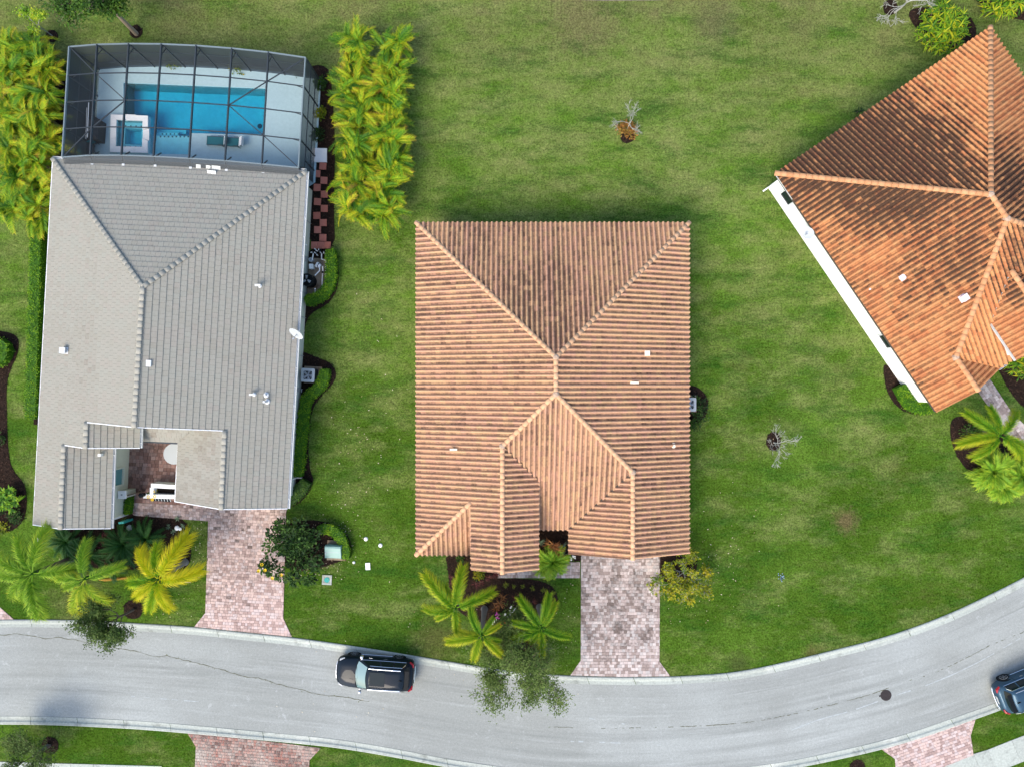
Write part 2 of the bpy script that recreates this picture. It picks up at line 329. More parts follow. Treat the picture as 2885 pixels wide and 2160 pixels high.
M['brown'] = mat('brown_pad', [(0.30, 0.235, 0.165)], 0.9, 3, 0.2, patch=((0.16, 0.10, 0.06), 1.5, 0.5, 0.62))
M['box_green'] = mat('pale_green_box', [(0.22, 0.36, 0.31)], 0.5, 3, 0.06, spec=0.4)
M['teal'] = mat('teal_paint', [(0.03, 0.30, 0.27)], 0.6)
M['iron'] = mat('cast_iron', [(0.035, 0.028, 0.028)], 0.7, 20, 0.3)
M['trunk_grey'] = mat('grey_palm_trunk', [(0.17, 0.17, 0.16)], 0.9, 12, 0.25, 0.4, 14)
M['bark'] = mat('bark', [(0.13, 0.10, 0.075)], 0.9, 12, 0.3, 0.4, 14)
M['bark_pale'] = mat('pale_dead_bark', [(0.30, 0.30, 0.26), (0.38, 0.385, 0.34)], 0.9, 12, 0.15)
M['bark_tan'] = mat('tan_bark', [(0.30, 0.24, 0.17)], 0.9, 12, 0.2)
def leafmat(name, ramp, objrand=0.25, transl=0.25, namt=0.2): return mat(name, ramp, 0.6, 3.0, namt, spec=0.25, objrand=objrand, transl=transl)
M['areca'] = leafmat('areca_leaf', [(0.028, 0.105, 0.006), (0.075, 0.21, 0.007), (0.165, 0.31, 0.008), (0.33, 0.41, 0.010), (0.52, 0.48, 0.012), (0.34, 0.20, 0.035)], 0.55)
M['strap'] = leafmat('strap_leaf', [(0.03, 0.10, 0.006), (0.07, 0.19, 0.008), (0.14, 0.28, 0.010), (0.27, 0.37, 0.010), (0.46, 0.44, 0.012)], 0.2)
M['palm'] = leafmat('palm_leaf', [(0.022, 0.12, 0.006), (0.07, 0.22, 0.007), (0.17, 0.33, 0.008), (0.30, 0.40, 0.010), (0.46, 0.43, 0.014)], 0.12)
M['palm_yellow'] = leafmat('yellow_palm_leaf', [(0.06, 0.22, 0.010), (0.16, 0.36, 0.010), (0.36, 0.46, 0.010), (0.56, 0.54, 0.008), (0.62, 0.51, 0.010)], 0.15)
M['palm_soft'] = leafmat('soft_green_palm_leaf', [(0.06, 0.17, 0.008), (0.13, 0.28, 0.010), (0.24, 0.40, 0.022), (0.40, 0.49, 0.03), (0.54, 0.50, 0.015)], 0.15)
M['sago'] = leafmat('dark_sago_leaf', [(0.010, 0.05, 0.010), (0.02, 0.085, 0.013), (0.05, 0.14, 0.018)], 0.3)
M['hedge'] = leafmat('hedge_leaf', [(0.025, 0.09, 0.006), (0.07, 0.20, 0.007), (0.15, 0.30, 0.008), (0.25, 0.38, 0.014)], 0.0)
M['shrub'] = leafmat('shrub_leaf', [(0.012, 0.040, 0.006), (0.030, 0.085, 0.010), (0.06, 0.14, 0.012), (0.12, 0.20, 0.016)], 0.0)
M['dark_shrub'] = leafmat('dark_shrub_leaf', [(0.008, 0.022, 0.006), (0.018, 0.050, 0.010), (0.04, 0.095, 0.016), (0.08, 0.16, 0.025)], 0.0)
M['yellow_shrub'] = leafmat('yellow_shrub_leaf', [(0.05, 0.12, 0.008), (0.16, 0.22, 0.010), (0.32, 0.31, 0.012), (0.45, 0.36, 0.014)], 0.0)
M['oak'] = leafmat('oak_leaf', [(0.028, 0.060, 0.010), (0.055, 0.10, 0.016), (0.095, 0.155, 0.028), (0.15, 0.21, 0.05)], 0.0)
M['rust'] = leafmat('rust_leaf', [(0.20, 0.09, 0.025), (0.32, 0.15, 0.035), (0.28, 0.20, 0.035), (0.42, 0.24, 0.08)], 0.0)
M['red_leaf'] = leafmat('red_leaf', [(0.045, 0.010, 0.014), (0.10, 0.018, 0.024), (0.16, 0.05, 0.03)], 0.3)
M['bronze_leaf'] = leafmat('bronze_leaf', [(0.08, 0.025, 0.010), (0.20, 0.075, 0.022), (0.36, 0.17, 0.05)], 0.2)
M['olive_leaf'] = leafmat('olive_leaf', [(0.08, 0.12, 0.012), (0.16, 0.20, 0.02), (0.25, 0.26, 0.03)], 0.2)
M['pale_leaf'] = leafmat('pale_grey_leaf', [(0.10, 0.17, 0.10), (0.22, 0.32, 0.20)], 0.2)
M['fl_white'] = mat('white_petal', [(0.75, 0.76, 0.72)], 0.6)
M['fl_red'] = mat('red_petal', [(0.62, 0.05, 0.012), (0.7, 0.12, 0.02)], 0.6)
M['fl_pink'] = mat('purple_petal', [(0.35, 0.04, 0.28)], 0.6)
M['fl_yellow'] = mat('yellow_petal', [(0.75, 0.50, 0.015)], 0.6)
M['litter'] = mat('dry_leaf', [(0.30, 0.20, 0.10), (0.50, 0.42, 0.28), (0.60, 0.55, 0.42)], 0.8)
M['glass_dark'] = mat('dark_glass', [(0.010, 0.018, 0.021)], 0.05, spec=0.22)
M['glass_sky'] = mat('window_glass', [(0.10, 0.26, 0.28)], 0.05, spec=0.7)
M['windshield'] = mat('windshield_glass', [(0.16, 0.25, 0.25)], 0.03, spec=1.0)
M['chrome'] = mat('chrome', [(0.75, 0.77, 0.79)], 0.18, metal=1.0)
M['alloy'] = mat('alloy', [(0.45, 0.46, 0.48)], 0.3, metal=0.9)
M['rubber'] = mat('rubber', [(0.014, 0.014, 0.015)], 0.85)
M['red_lens'] = mat('red_lens', [(0.30, 0.008, 0.012)], 0.15, spec=0.6)
M['clear_lens'] = mat('clear_lens', [(0.45, 0.47, 0.48)], 0.1, spec=0.7)
M['teal_fabric'] = mat('teal_sling', [(0.012, 0.13, 0.155)], 0.8, 30, 0.2)
M['dish'] = mat('dish_grey', [(0.40, 0.43, 0.44)], 0.5)
M['pvc'] = mat('pvc', [(0.80, 0.80, 0.77)], 0.4, spec=0.4)
def carpaint(name, c, metal=0.55):
    m = mat(name, [c], 0.35, spec=0.05, metal=metal)
    m.node_tree.nodes['Principled BSDF'].inputs['Coat Weight'].default_value = 0.28
    m.node_tree.nodes['Principled BSDF'].inputs['Coat Roughness'].default_value = 0.03
    return m
M['paint_black'] = carpaint('black_car_paint', (0.008, 0.014, 0.022), 0.0)
M['paint_blue'] = carpaint('slate_blue_car_paint', (0.035, 0.075, 0.115), 0.35)
def screenmat(name, op):
    m = bpy.data.materials.new(name); m.use_nodes = True; n = m.node_tree.nodes; l = m.node_tree.links
    b = n['Principled BSDF']; b.inputs['Base Color'].default_value = (0.035, 0.045, 0.05, 1); b.inputs['Roughness'].default_value = 0.7
    t = n.new('ShaderNodeBsdfTransparent'); x = n.new('ShaderNodeMixShader'); x.inputs[0].default_value = op
    l.new(t.outputs[0], x.inputs[1]); l.new(b.outputs[0], x.inputs[2]); l.new(x.outputs[0], n['Material Output'].inputs['Surface'])
    return m
M['screen'] = screenmat('insect_screen', 0.11); M['screen_wall'] = screenmat('wall_screen', 0.80)
def watermat(dens):
    m = bpy.data.materials.new('pool_water'); m.use_nodes = True; n = m.node_tree.nodes; l = m.node_tree.links; n.remove(n['Principled BSDF'])
    t = n.new('ShaderNodeBsdfTransparent'); g = n.new('ShaderNodeBsdfGlossy'); g.inputs['Roughness'].default_value = 0.0
    fr = n.new('ShaderNodeFresnel'); fr.inputs['IOR'].default_value = 1.33
    nz = n.new('ShaderNodeTexNoise'); nz.inputs['Scale'].default_value = 3.0; nz.inputs['Detail'].default_value = 3
    bp = n.new('ShaderNodeBump'); bp.inputs['Strength'].default_value = 0.05; bp.inputs['Distance'].default_value = 0.05; l.new(nz.outputs[0], bp.inputs['Height']); l.new(bp.outputs[0], g.inputs['Normal']); l.new(bp.outputs[0], fr.inputs['Normal'])
    x = n.new('ShaderNodeMixShader'); l.new(fr.outputs[0], x.inputs[0]); l.new(t.outputs[0], x.inputs[1]); l.new(g.outputs[0], x.inputs[2])
    l.new(x.outputs[0], n['Material Output'].inputs['Surface'])
    v = n.new('ShaderNodeVolumeAbsorption'); v.inputs['Color'].default_value = (0.0, 0.84, 0.94, 1); v.inputs['Density'].default_value = dens
    l.new(v.outputs[0], n['Material Output'].inputs['Volume'])
    return m
M['water'] = watermat(1.15)
# ============================================================ SETTING
import bmesh
def sheet(name, outer, holes, z, mat_, kind='structure', parent=None):
    bm = bmesh.new(); es = []
    for loop in [outer] + holes:
        vs_ = [bm.verts.new((p[0], p[1], z)) for p in loop]
        es += [bm.edges.new((vs_[i], vs_[(i + 1) % len(vs_)])) for i in range(len(vs_))]
    bmesh.ops.triangle_fill(bm, use_beauty=True, use_dissolve=False, edges=es, normal=(0, 0, 1))
    for f in bm.faces:
        if f.normal.z < 0: f.normal_flip()
    me = bpy.data.meshes.new(name); bm.to_mesh(me); bm.free()
    o = link(name, me, mat_, parent)
    if kind and parent is None: tag(o, kind=kind)
    return o
def S(pts, z=0.0): return [G2(x, y, z) for x, y in pts]
# ---- pool outline (water's edge on the ground)
POOL = S([(350, 235), (748.7, 251), (743.5, 383), (539.5, 377), (538.5, 437), (424, 434), (424, 329), (350, 329)])
SPA_OUT = S([(320, 328.5), (424, 332), (423, 436), (317.5, 433.5)])
POOLHOLE = S([(350, 235), (748.7, 251), (743.5, 383), (539.5, 377), (538.5, 437), (317.5, 433.5), (320, 328.5), (350, 329)])
LHOLE = S([(345, 229), (754, 246), (748, 388), (545, 383), (543, 442), (312, 439), (314, 323), (345, 324)])
lawn = sheet('lawn', [(-320, -320), (320, -320), (320, 320), (-320, 320)], [LHOLE], 0.0, M['lawn'])

# ---- road: both edges read along the kerbs
UP = [(-700, 1760), (-300, 1748), (0, 1744), (130, 1744), (261, 1746.5), (370, 1753), (548, 1765), (680, 1779), (822, 1794), (960, 1813), (1134, 1840), (1260, 1861), (1351, 1876), (1450, 1890), (1538, 1898), (1608, 1902), (1750, 1906), (1888, 1904.5), (1960, 1901), (2055, 1893.5), (2140, 1879), (2229, 1859.6), (2360, 1827), (2468, 1800), (2577, 1765), (2686, 1722), (2794, 1671), (2885, 1625), (2985, 1568), (3085, 1505), (3285, 1365), (3500, 1190)]
LO = [(-700, 2030), (-300, 2019), (0, 2016), (156, 2018), (270, 2023), (396, 2030), (520, 2040), (643, 2051), (800, 2066), (960, 2083), (1134, 2112), (1264, 2137), (1421, 2160), (1560, 2178), (1720, 2186), (1880, 2182), (2077, 2162), (2212, 2144), (2342, 2118), (2473, 2088), (2594, 2053), (2720, 2009), (2807, 1978), (2885, 1941), (3000, 1878), (3150, 1780), (3350, 1640), (3560, 1470)]
def smooth(pts, step=0.9):
    P = [Vector(G2(*p)) for p in pts]; out = []
    for i in range(len(P) - 1):
        p0, p1, p2, p3 = P[max(i - 1, 0)], P[i], P[i + 1], P[min(i + 2, len(P) - 1)]
        n = max(1, int((p2 - p1).length / step))
        for k in range(n):
            t = k / n
            out.append(0.5 * ((2 * p1) + (p2 - p0) * t + (2 * p0 - 5 * p1 + 4 * p2 - p3) * t * t + (3 * p1 - p0 - 3 * p2 + p3) * t ** 3))
    out.append(P[-1]); return out
UPs, LOs = smooth(UP), smooth(LO)
# UP is the lawn side of the far kerb; its road side is 0.54 m in
def offs(P, d):
    out = []
    for i, p in enumerate(P):
        t = (P[min(i + 1, len(P) - 1)] - P[max(i - 1, 0)]).normalized(); out.append(p + Vector((-t.y, t.x)) * d)
    return out
UPin = offs(UPs, -0.50); LOout = offs(LOs, -0.52)
def resample(P, n):
    d = [0.0]
    for i in range(1, len(P)): d.append(d[-1] + (P[i] - P[i - 1]).length)
    out = []
    j = 0
    for k in range(n + 1):
        s = d[-1] * k / n
        while j < len(d) - 2 and d[j + 1] < s: j += 1
        t = (s - d[j]) / max(1e-9, d[j + 1] - d[j]); out.append(P[j].lerp(P[j + 1], t))
    return out, d[-1]
def road_strip():
    a, L = resample(UPin, 260); b, _ = resample(LOs, 260); nx = 8; V = []; al = []; ac = []
    for i in range(261):
        for j in range(nx + 1): q = a[i].lerp(b[i], j / nx); V.append((q.x, q.y, 0.004)); al.append(L * i / 260); ac.append(6.2 * j / nx)
    mb = MB(); mb.add(V, [(i * (nx + 1) + j, (i + 1) * (nx + 1) + j, (i + 1) * (nx + 1) + j + 1, i * (nx + 1) + j + 1)[::-1] for i in range(260) for j in range(nx)])
    me = mb.mesh('road')
    for nm, d in (('along', al), ('across', ac)): at = me.attributes.new(nm, 'FLOAT', 'POINT'); at.data.foreach_set('value', np.asarray(d, np.float32))
    return tag(link('road', me, M['asphalt']), kind='structure')
road_strip()
def curb(A, B, name):
    """rolled kerb between the lawn line A and the road line B, cast in lengths of about 3 m"""
    root = bpy.data.objects.new(name, None); COL.objects.link(root); root['kind'] = 'structure'
    L = resample(A, 4)[1]; n = int(L / 0.75); a, _ = resample(A, n); b, _ = resample(B, n)
    prof = [(0.0, 0.050), (0.10, 0.085), (0.36, 0.075), (0.50, 0.022), (0.64, 0.010), (1.0, 0.022)]
    for s0 in range(0, n - 1, 4):
        s1 = min(n, s0 + 4); mb = MB(); V = []; dz = float(RNG.normal()) * 0.003
        if s1 - s0 < 1: continue
        for k in range(s0, s1 + 1):
            pa, pb = a[k].copy(), b[k].copy()
            if k == s0: pa = a[k].lerp(a[k + 1], 0.018); pb = b[k].lerp(b[k + 1], 0.018)
            elif k == s1: pa = a[k].lerp(a[k - 1], 0.018); pb = b[k].lerp(b[k - 1], 0.018)
            V.append((pa.x, pa.y, -0.02))
            for t, z in prof: q = pa.lerp(pb, t); V.append((q.x, q.y, z + dz))
            V.append((pb.x, pb.y, -0.02))
        m = len(prof) + 2; F = [(i * m + j, (i + 1) * m + j, (i + 1) * m + j + 1, i * m + j + 1) for i in range(s1 - s0) for j in range(m - 1)]
        F += [tuple(range(m)), tuple(range((s1 - s0 + 1) * m - 1, (s1 - s0) * m - 1, -1))]
        mb.add(V, F, 0.5); mb.build('kerb_stone', M['concrete'], root)
    return root
curb(UPs, UPin, 'kerb'); curb(LOout, LOs, 'kerb')

# ---- things on the road surface
def ribbon(mb, pts, w, jit, z, tint=0.0):
    P = [Vector(p) for p in pts]; V = []
    for i, p in enumerate(P):
        t = (P[min(i + 1, len(P) - 1)] - P[max(i - 1, 0)]).normalized(); nn = Vector((-t.y, t.x)); ww = w * (0.4 + 1.2 * random.random())
        q = p + nn * random.uniform(-jit, jit); V += [(q.x - nn.x * ww / 2, q.y - nn.y * ww / 2, z), (q.x + nn.x * ww / 2, q.y + nn.y * ww / 2, z)]
    mb.add(V, [(2 * i, 2 * i + 1, 2 * i + 3, 2 * i + 2) for i in range(len(P) - 1)], tint)
M['crack'] = mat('crack_fill', [(0.085, 0.085, 0.06), (0.12, 0.13, 0.06)], 0.95, 10, 0.3)
CR = [[(-60, 1790), (0, 1788), (48, 1784), (90, 1790), (135, 1798), (165, 1793), (190, 1800), (215, 1802), (300, 1820), (340, 1826), (396, 1836), (440, 1848), (470, 1846), (520, 1858), (560, 1868), (625, 1885), (690, 1905), (735, 1910), (780, 1925), (850, 1942), (905, 1956), (960, 1961), (1040, 1975)],
      [(1560, 2046), (1700, 2050), (1850, 2047), (1925, 2045), (2080, 2036), (2210, 2015), (2340, 1985), (2440, 1958), (2550, 1920), (2640, 1890), (2730, 1848), (2800, 1812), (2885, 1778), (2990, 1725)]]
mb = MB()
ribbon(mb, [tuple(p) for p in smooth(CR[0], 0.16)], 0.034, 0.03, 0.009, 0.3)
P_ = smooth(CR[1], 0.14)
for i in range(0, len(P_) - 3, 3):
    if random.random() < .75: ribbon(mb, [tuple(p) for p in P_[i:i + random.choice((2, 3, 4))]], 0.034, 0.02, 0.009, 0.3)
for q in smooth(CR[0], 0.35)[20:]:
    if random.random() < 0.6:
        a = random.random() * 6.28; mb.box((q.x + random.gauss(0, .06), q.y + random.gauss(0, .06), 0.012), (random.uniform(.03, .10), random.uniform(.02, .05), 0.01), a, 1.0)
tag(mb.build('road_crack', M['crack']), kind='stuff')
M['chalk'] = mat('faint_paint', [(0.345, 0.375, 0.375)], 0.9, 8, 0.25)
def dashes(pts, w, on=1.0):
    mb = MB(); P = smooth(pts, 0.3)
    for i in range(len(P) - 1):
        if random.random() < on: ribbon(mb, [tuple(P[i]), tuple(P[i + 1])], w, 0.0, 0.0085)
    return mb
mb = dashes([(2230, 2055), (2310, 2025), (2400, 2000), (2500, 1965), (2620, 1925), (2740, 1872), (2885, 1790), (2990, 1730)], 0.06, 0.7)
mb2 = dashes([(370, 1960), (410, 1963), (470, 1968), (560, 1975)], 0.05, 0.7)
mb3 = dashes([(1520, 1998), (1660, 2022), (1760, 2038)], 0.06, 0.35); mb4 = dashes([(1600, 2086), (1760, 2092), (1870, 2098)], 0.06, 0.5)
for m_ in (mb, mb2, mb3, mb4): tag(m_.build('road_marking', M['chalk']), kind='structure')

# ---- paved areas
def pavers(name, poly, base_mat, mat_, rot, rows, wid, base_z=0.010, top=0.034, shade=None, joint=0.010, border=None, nobj=300):
    """clay pavers laid in running courses; the nearest 300 are objects, the rest one mesh"""
    root = bpy.data.objects.new(name, None); COL.objects.link(root); root['kind'] = 'structure'
    mb = MB(); mb.prism(poly, -0.02, base_z); mb.build('bedding', base_mat, root)
    ca, sa = math.cos(-rot), math.sin(-rot)
    loc = [(p[0] * ca - p[1] * sa, p[0] * sa + p[1] * ca) for p in poly]
    x0, x1 = min(p[0] for p in loc), max(p[0] for p in loc); y0, y1 = min(p[1] for p in loc), max(p[1] for p in loc)
    cells = []; y = y0; r = 0
    while y < y1:
        h = rows[r % len(rows)]; x = x0 - random.random() * 0.3
        while x < x1:
            w_ = random.choice(wid)
            c = (x + joint / 2, x + w_ - joint / 2, y + joint / 2, y + h - joint / 2); x += w_
            if c[1] < x0 or c[0] > x1: continue
            full = rect_full(loc, *c)
            if full: cells.append((c, None))
            else:
                P = clip_rect(loc, max(c[0], x0), c[1], max(c[2], y0), c[3])
                if P: cells.append((c, P))
        y += h; r += 1
    rc, rs = math.cos(rot), math.sin(rot)
    W_ = lambda p: (p[0] * rc - p[1] * rs, p[0] * rs + p[1] * rc)
    full = [k for k, c in enumerate(cells) if c[1] is None]
    full.sort(key=lambda k: -(cells[k][0][1] - cells[k][0][0])); chosen = set(full[:nobj])
    field = MB(); cache = {}
    for k, (c, P) in enumerate(cells):
        cx, cy = W_(((c[0] + c[1]) / 2, (c[2] + c[3]) / 2))
        t = random.choice((0, .2, .4, .6, .8, 1.0)) if random.random() > .12 else 0.0
        st = shade(cx, cy) if shade else 0.0; st = round(max(0, min(1, st + random.uniform(-.12, .12))) * 5) / 5
        z = top + random.uniform(-.003, .003)
        if k in chosen:
            key = (round(c[1] - c[0], 3), round(c[3] - c[2], 3), t, st)
            if key not in cache:
                m = MB(); a, b_ = key[0] / 2, key[1] / 2; e = 0.008
                v = [(i * (a - q), j * (b_ - q), zz) for q, zz in ((0, base_z - top), (0, -e), (e, 0)) for i, j in ((-1, -1), (1, -1), (1, 1), (-1, 1))]
                f = [(8, 9, 10, 11)] + [(o + i, o + (i + 1) % 4, o + 4 + (i + 1) % 4, o + 4 + i) for o in (0, 4) for i in range(4)]
                m.add(v, f, t, st); me = m.mesh('paver'); me.materials.append(mat_); cache[key] = me
            o = bpy.data.objects.new('paver', cache[key]); COL.objects.link(o); o.parent = root
            o.location = (cx, cy, z); o.rotation_euler = (random.gauss(0, .004), random.gauss(0, .004), rot + random.gauss(0, .006))
        else:
            Q = P if P else [(c[0], c[2]), (c[1], c[2]), (c[1], c[3]), (c[0], c[3])]
            if area2(Q) < 0: Q = Q[::-1]
            Q = [W_(p) for p in Q]; n = len(Q)
            v = [(*p, base_z) for p in Q] + [(*p, z) for p in Q]
            field.add(v, [tuple(range(n, 2 * n))] + [(i, (i + 1) % n, n + (i + 1) % n, n + i) for i in range(n)], t, st)
    if field.n: tag(field.build('paver_field', mat_, root), kind='stuff')
    return root
def blot(cx, cy, r): return lambda x, y: math.exp(-((x - cx) ** 2 + (y - cy) ** 2) / (r * r))
def nz(x, y, s): return mnoise.noise(Vector((x * s, y * s, 3.3)))
LH_ROT = R(-2.9)
COURT = S([(362, 1235), (525, 1243), (522, 1422), (360, 1414)])
LEFT_DRIVE = S([(360, 1414.5), (522, 1422.5), (525, 1412), (812, 1425), (806.5, 1440), (798, 1740), (822, 1792), (685, 1778), (548, 1763.5), (579, 1725), (587, 1467), (378, 1451), (360, 1430)])
pavers('paved_court', COURT, M['joint'], M['paver_court'], LH_ROT, [0.235], [0.20, 0.26, 0.30], shade=lambda x, y: 0.15 + 0.4 * nz(x, y, .7) + (0.2 if y < -12.5 else 0))
pavers('driveway', LEFT_DRIVE, M['joint'], M['paver_pink'], LH_ROT, [0.185], [0.16, 0.24, 0.24, 0.30], shade=lambda x, y: 0.25 * nz(x, y, .5) + 0.28 * max(0, min(1, (y + 15.5) / 3.0)) + (0.4 if random.random() < .03 else 0))
CEN_DRIVE = S([(1637, 1555), (1859, 1555), (1858, 1862), (1888, 1903), (1750, 1905), (1607, 1900.5), (1636, 1859)])
pavers('driveway', CEN_DRIVE, M['joint'], M['paver_grey'], 0.0, [0.20], [0.13, 0.20, 0.20, 0.27], shade=lambda x, y: 0.34 + 0.55 * nz(x, y, .30) + 0.45 * nz(x, y, 1.5) - 0.4 * max(0, min(1, (-14.5 - y) / 4.0)))
pavers('front_path', S([(1402, 1582), (1634, 1582), (1634, 1627), (1402, 1627)]), M['joint'], M['paver_grey'], 0.0, [0.20], [0.13, 0.20, 0.27], shade=lambda x, y: 0.28 + 0.4 * nz(x, y, 1.2))
pavers('driveway', S([(528, 2062.5), (640, 2074), (800, 2092), (904, 2106), (872, 2140), (868, 2250), (546, 2250), (552, 2101)]), M['joint_pale'], M['paver_red'], R(-5), [0.19], [0.15, 0.20, 0.26], joint=0.026, shade=lambda x, y: 0.25 + 0.6 * nz(x, y, .6))
pavers('driveway', S([(2482, 2108), (2610, 2072), (2749, 2020), (2734, 2070), (2742, 2125), (2660, 2158), (2640, 2260), (2530, 2260), (2521, 2136)]), M['joint'], M['paver_pink'], R(20), [0.19], [0.16, 0.22, 0.28], shade=lambda x, y: 0.1 + 0.3 * nz(x, y, .6))
pavers('driveway', S([(-120, 1690), (-20, 1690), (0, 1709), (39, 1743), (-120, 1745)]), M['joint'], M['paver_pink'], 0.0, [0.185], [0.16, 0.24, 0.30], shade=lambda x, y: 0.15)
RH_ROT = math.atan2(-14.49, 9.78)
pavers('front_path', S([(2745, 1088), (2778, 1052), (2850, 1162), (2905, 1215), (2905, 1262), (2870, 1255), (2832, 1215)]), M['joint'], M['paver_grey'], RH_ROT, [0.22], [0.16, 0.22, 0.30], shade=lambda x, y: 0.3 + 0.6 * nz(x, y, 1.2))
# ---- far pavement at the lower corners
def slabs(name, poly_pairs):
    root = bpy.data.objects.new(name, None); COL.objects.link(root); root['kind'] = 'structure'
    for q in poly_pairs:
        m = MB(); c = [sum(p[i] for p in q) / 4 for i in (0, 1)]
        q = [(c[0] + (p[0] - c[0]) * 0.992, c[1] + (p[1] - c[1]) * 0.992) for p in q]; m.prism(q, -0.02, 0.03 + random.uniform(-.004, .004), 0.75); m.build('pavement_slab', M['concrete'], root)
a = [Vector(p) for p in ((2660, 2158), (2742, 2122), (2782, 2110), (2850, 2083), (2918, 2057), (2986, 2028))]; q = []
for i in range(len(a) - 1): d = Vector((26, 63)); q.append(S([a[i], a[i + 1], a[i + 1] + d, a[i] + d]))
slabs('pavement', q)
a = [Vector((x, 2141 + (x + 100) * 0.028)) for x in range(-120, 520, 64)]; q = []
for i in range(len(a) - 1): d = Vector((-2, 62)); q.append(S([a[i], a[i + 1], a[i + 1] + d, a[i] + d]))
slabs('pavement', q)
# bank at the far end of the lawn
tag(sheet('bank', S([(1520, -200), (2500, -200), (2000, -6), (1850, 2), (1700, 3), (1560, -2), (1470, -40)]), [], 0.006, M['bank'], None), kind='structure')

# ---- mulch beds (ground cover: a sheet strewn with chips)
def smooth_poly(pts, it=2):
    P = [Vector(p) for p in pts]
    for _ in range(it):
        Q = []
        for i in range(len(P)): a, b = P[i], P[(i + 1) % len(P)]; Q += [a.lerp(b, .25), a.lerp(b, .75)]
        P = Q
    return [tuple(p) for p in P]
def bed(pts, sm=2, dens=70, hmax=0.05):
    poly = S(pts); poly = smooth_poly(poly, sm) if sm else poly
    mb = MB(); n = len(poly); poly = poly if area2(poly) > 0 else poly[::-1]
    mb.prism(poly, -0.03, 0.022, 0.25, bottom=False)
    x0, x1 = min(p[0] for p in poly), max(p[0] for p in poly); y0, y1 = min(p[1] for p in poly), max(p[1] for p in poly)
    N = int((x1 - x0) * (y1 - y0) * dens); q = []; tt = []
    for _ in range(N):
        x, y = random.uniform(x0, x1), random.uniform(y0, y1)
        if not inside((x + random.gauss(0, .04), y + random.gauss(0, .04)), poly): continue
        a = random.random() * 6.28; L, w_ = random.uniform(.03, .085), random.uniform(.008, .028); z = random.uniform(.028, hmax)
        dx, dy = math.cos(a), math.sin(a); s1, s2 = random.uniform(-.03, .03), random.uniform(-.02, .02)
        q.append([(x - dx * L - dy * w_, y - dy * L + dx * w_, z - s1), (x - dx * L + dy * w_, y - dy * L - dx * w_, z - s1 + s2), (x + dx * L + dy * w_, y + dy * L - dx * w_, z + s1 + s2), (x + dx * L - dy * w_, y + dy * L + dx * w_, z + s1)])
        tt.append(random.choice((0, .1, .3, .5, .5, .8, 1.0)) if random.random() > .02 else 1.0)
    mb.quads(q, np.array(tt)); return tag(mb.build('mulch_bed', M['mulch']), kind='stuff')
def disc(px, py, r, ry=None):
    ry = ry or r; return [(px + r * math.cos(t) * random.uniform(.92, 1.06), py + ry * math.sin(t) * random.uniform(.92, 1.06)) for t in np.linspace(0, 2 * math.pi, 14)[:-1]]
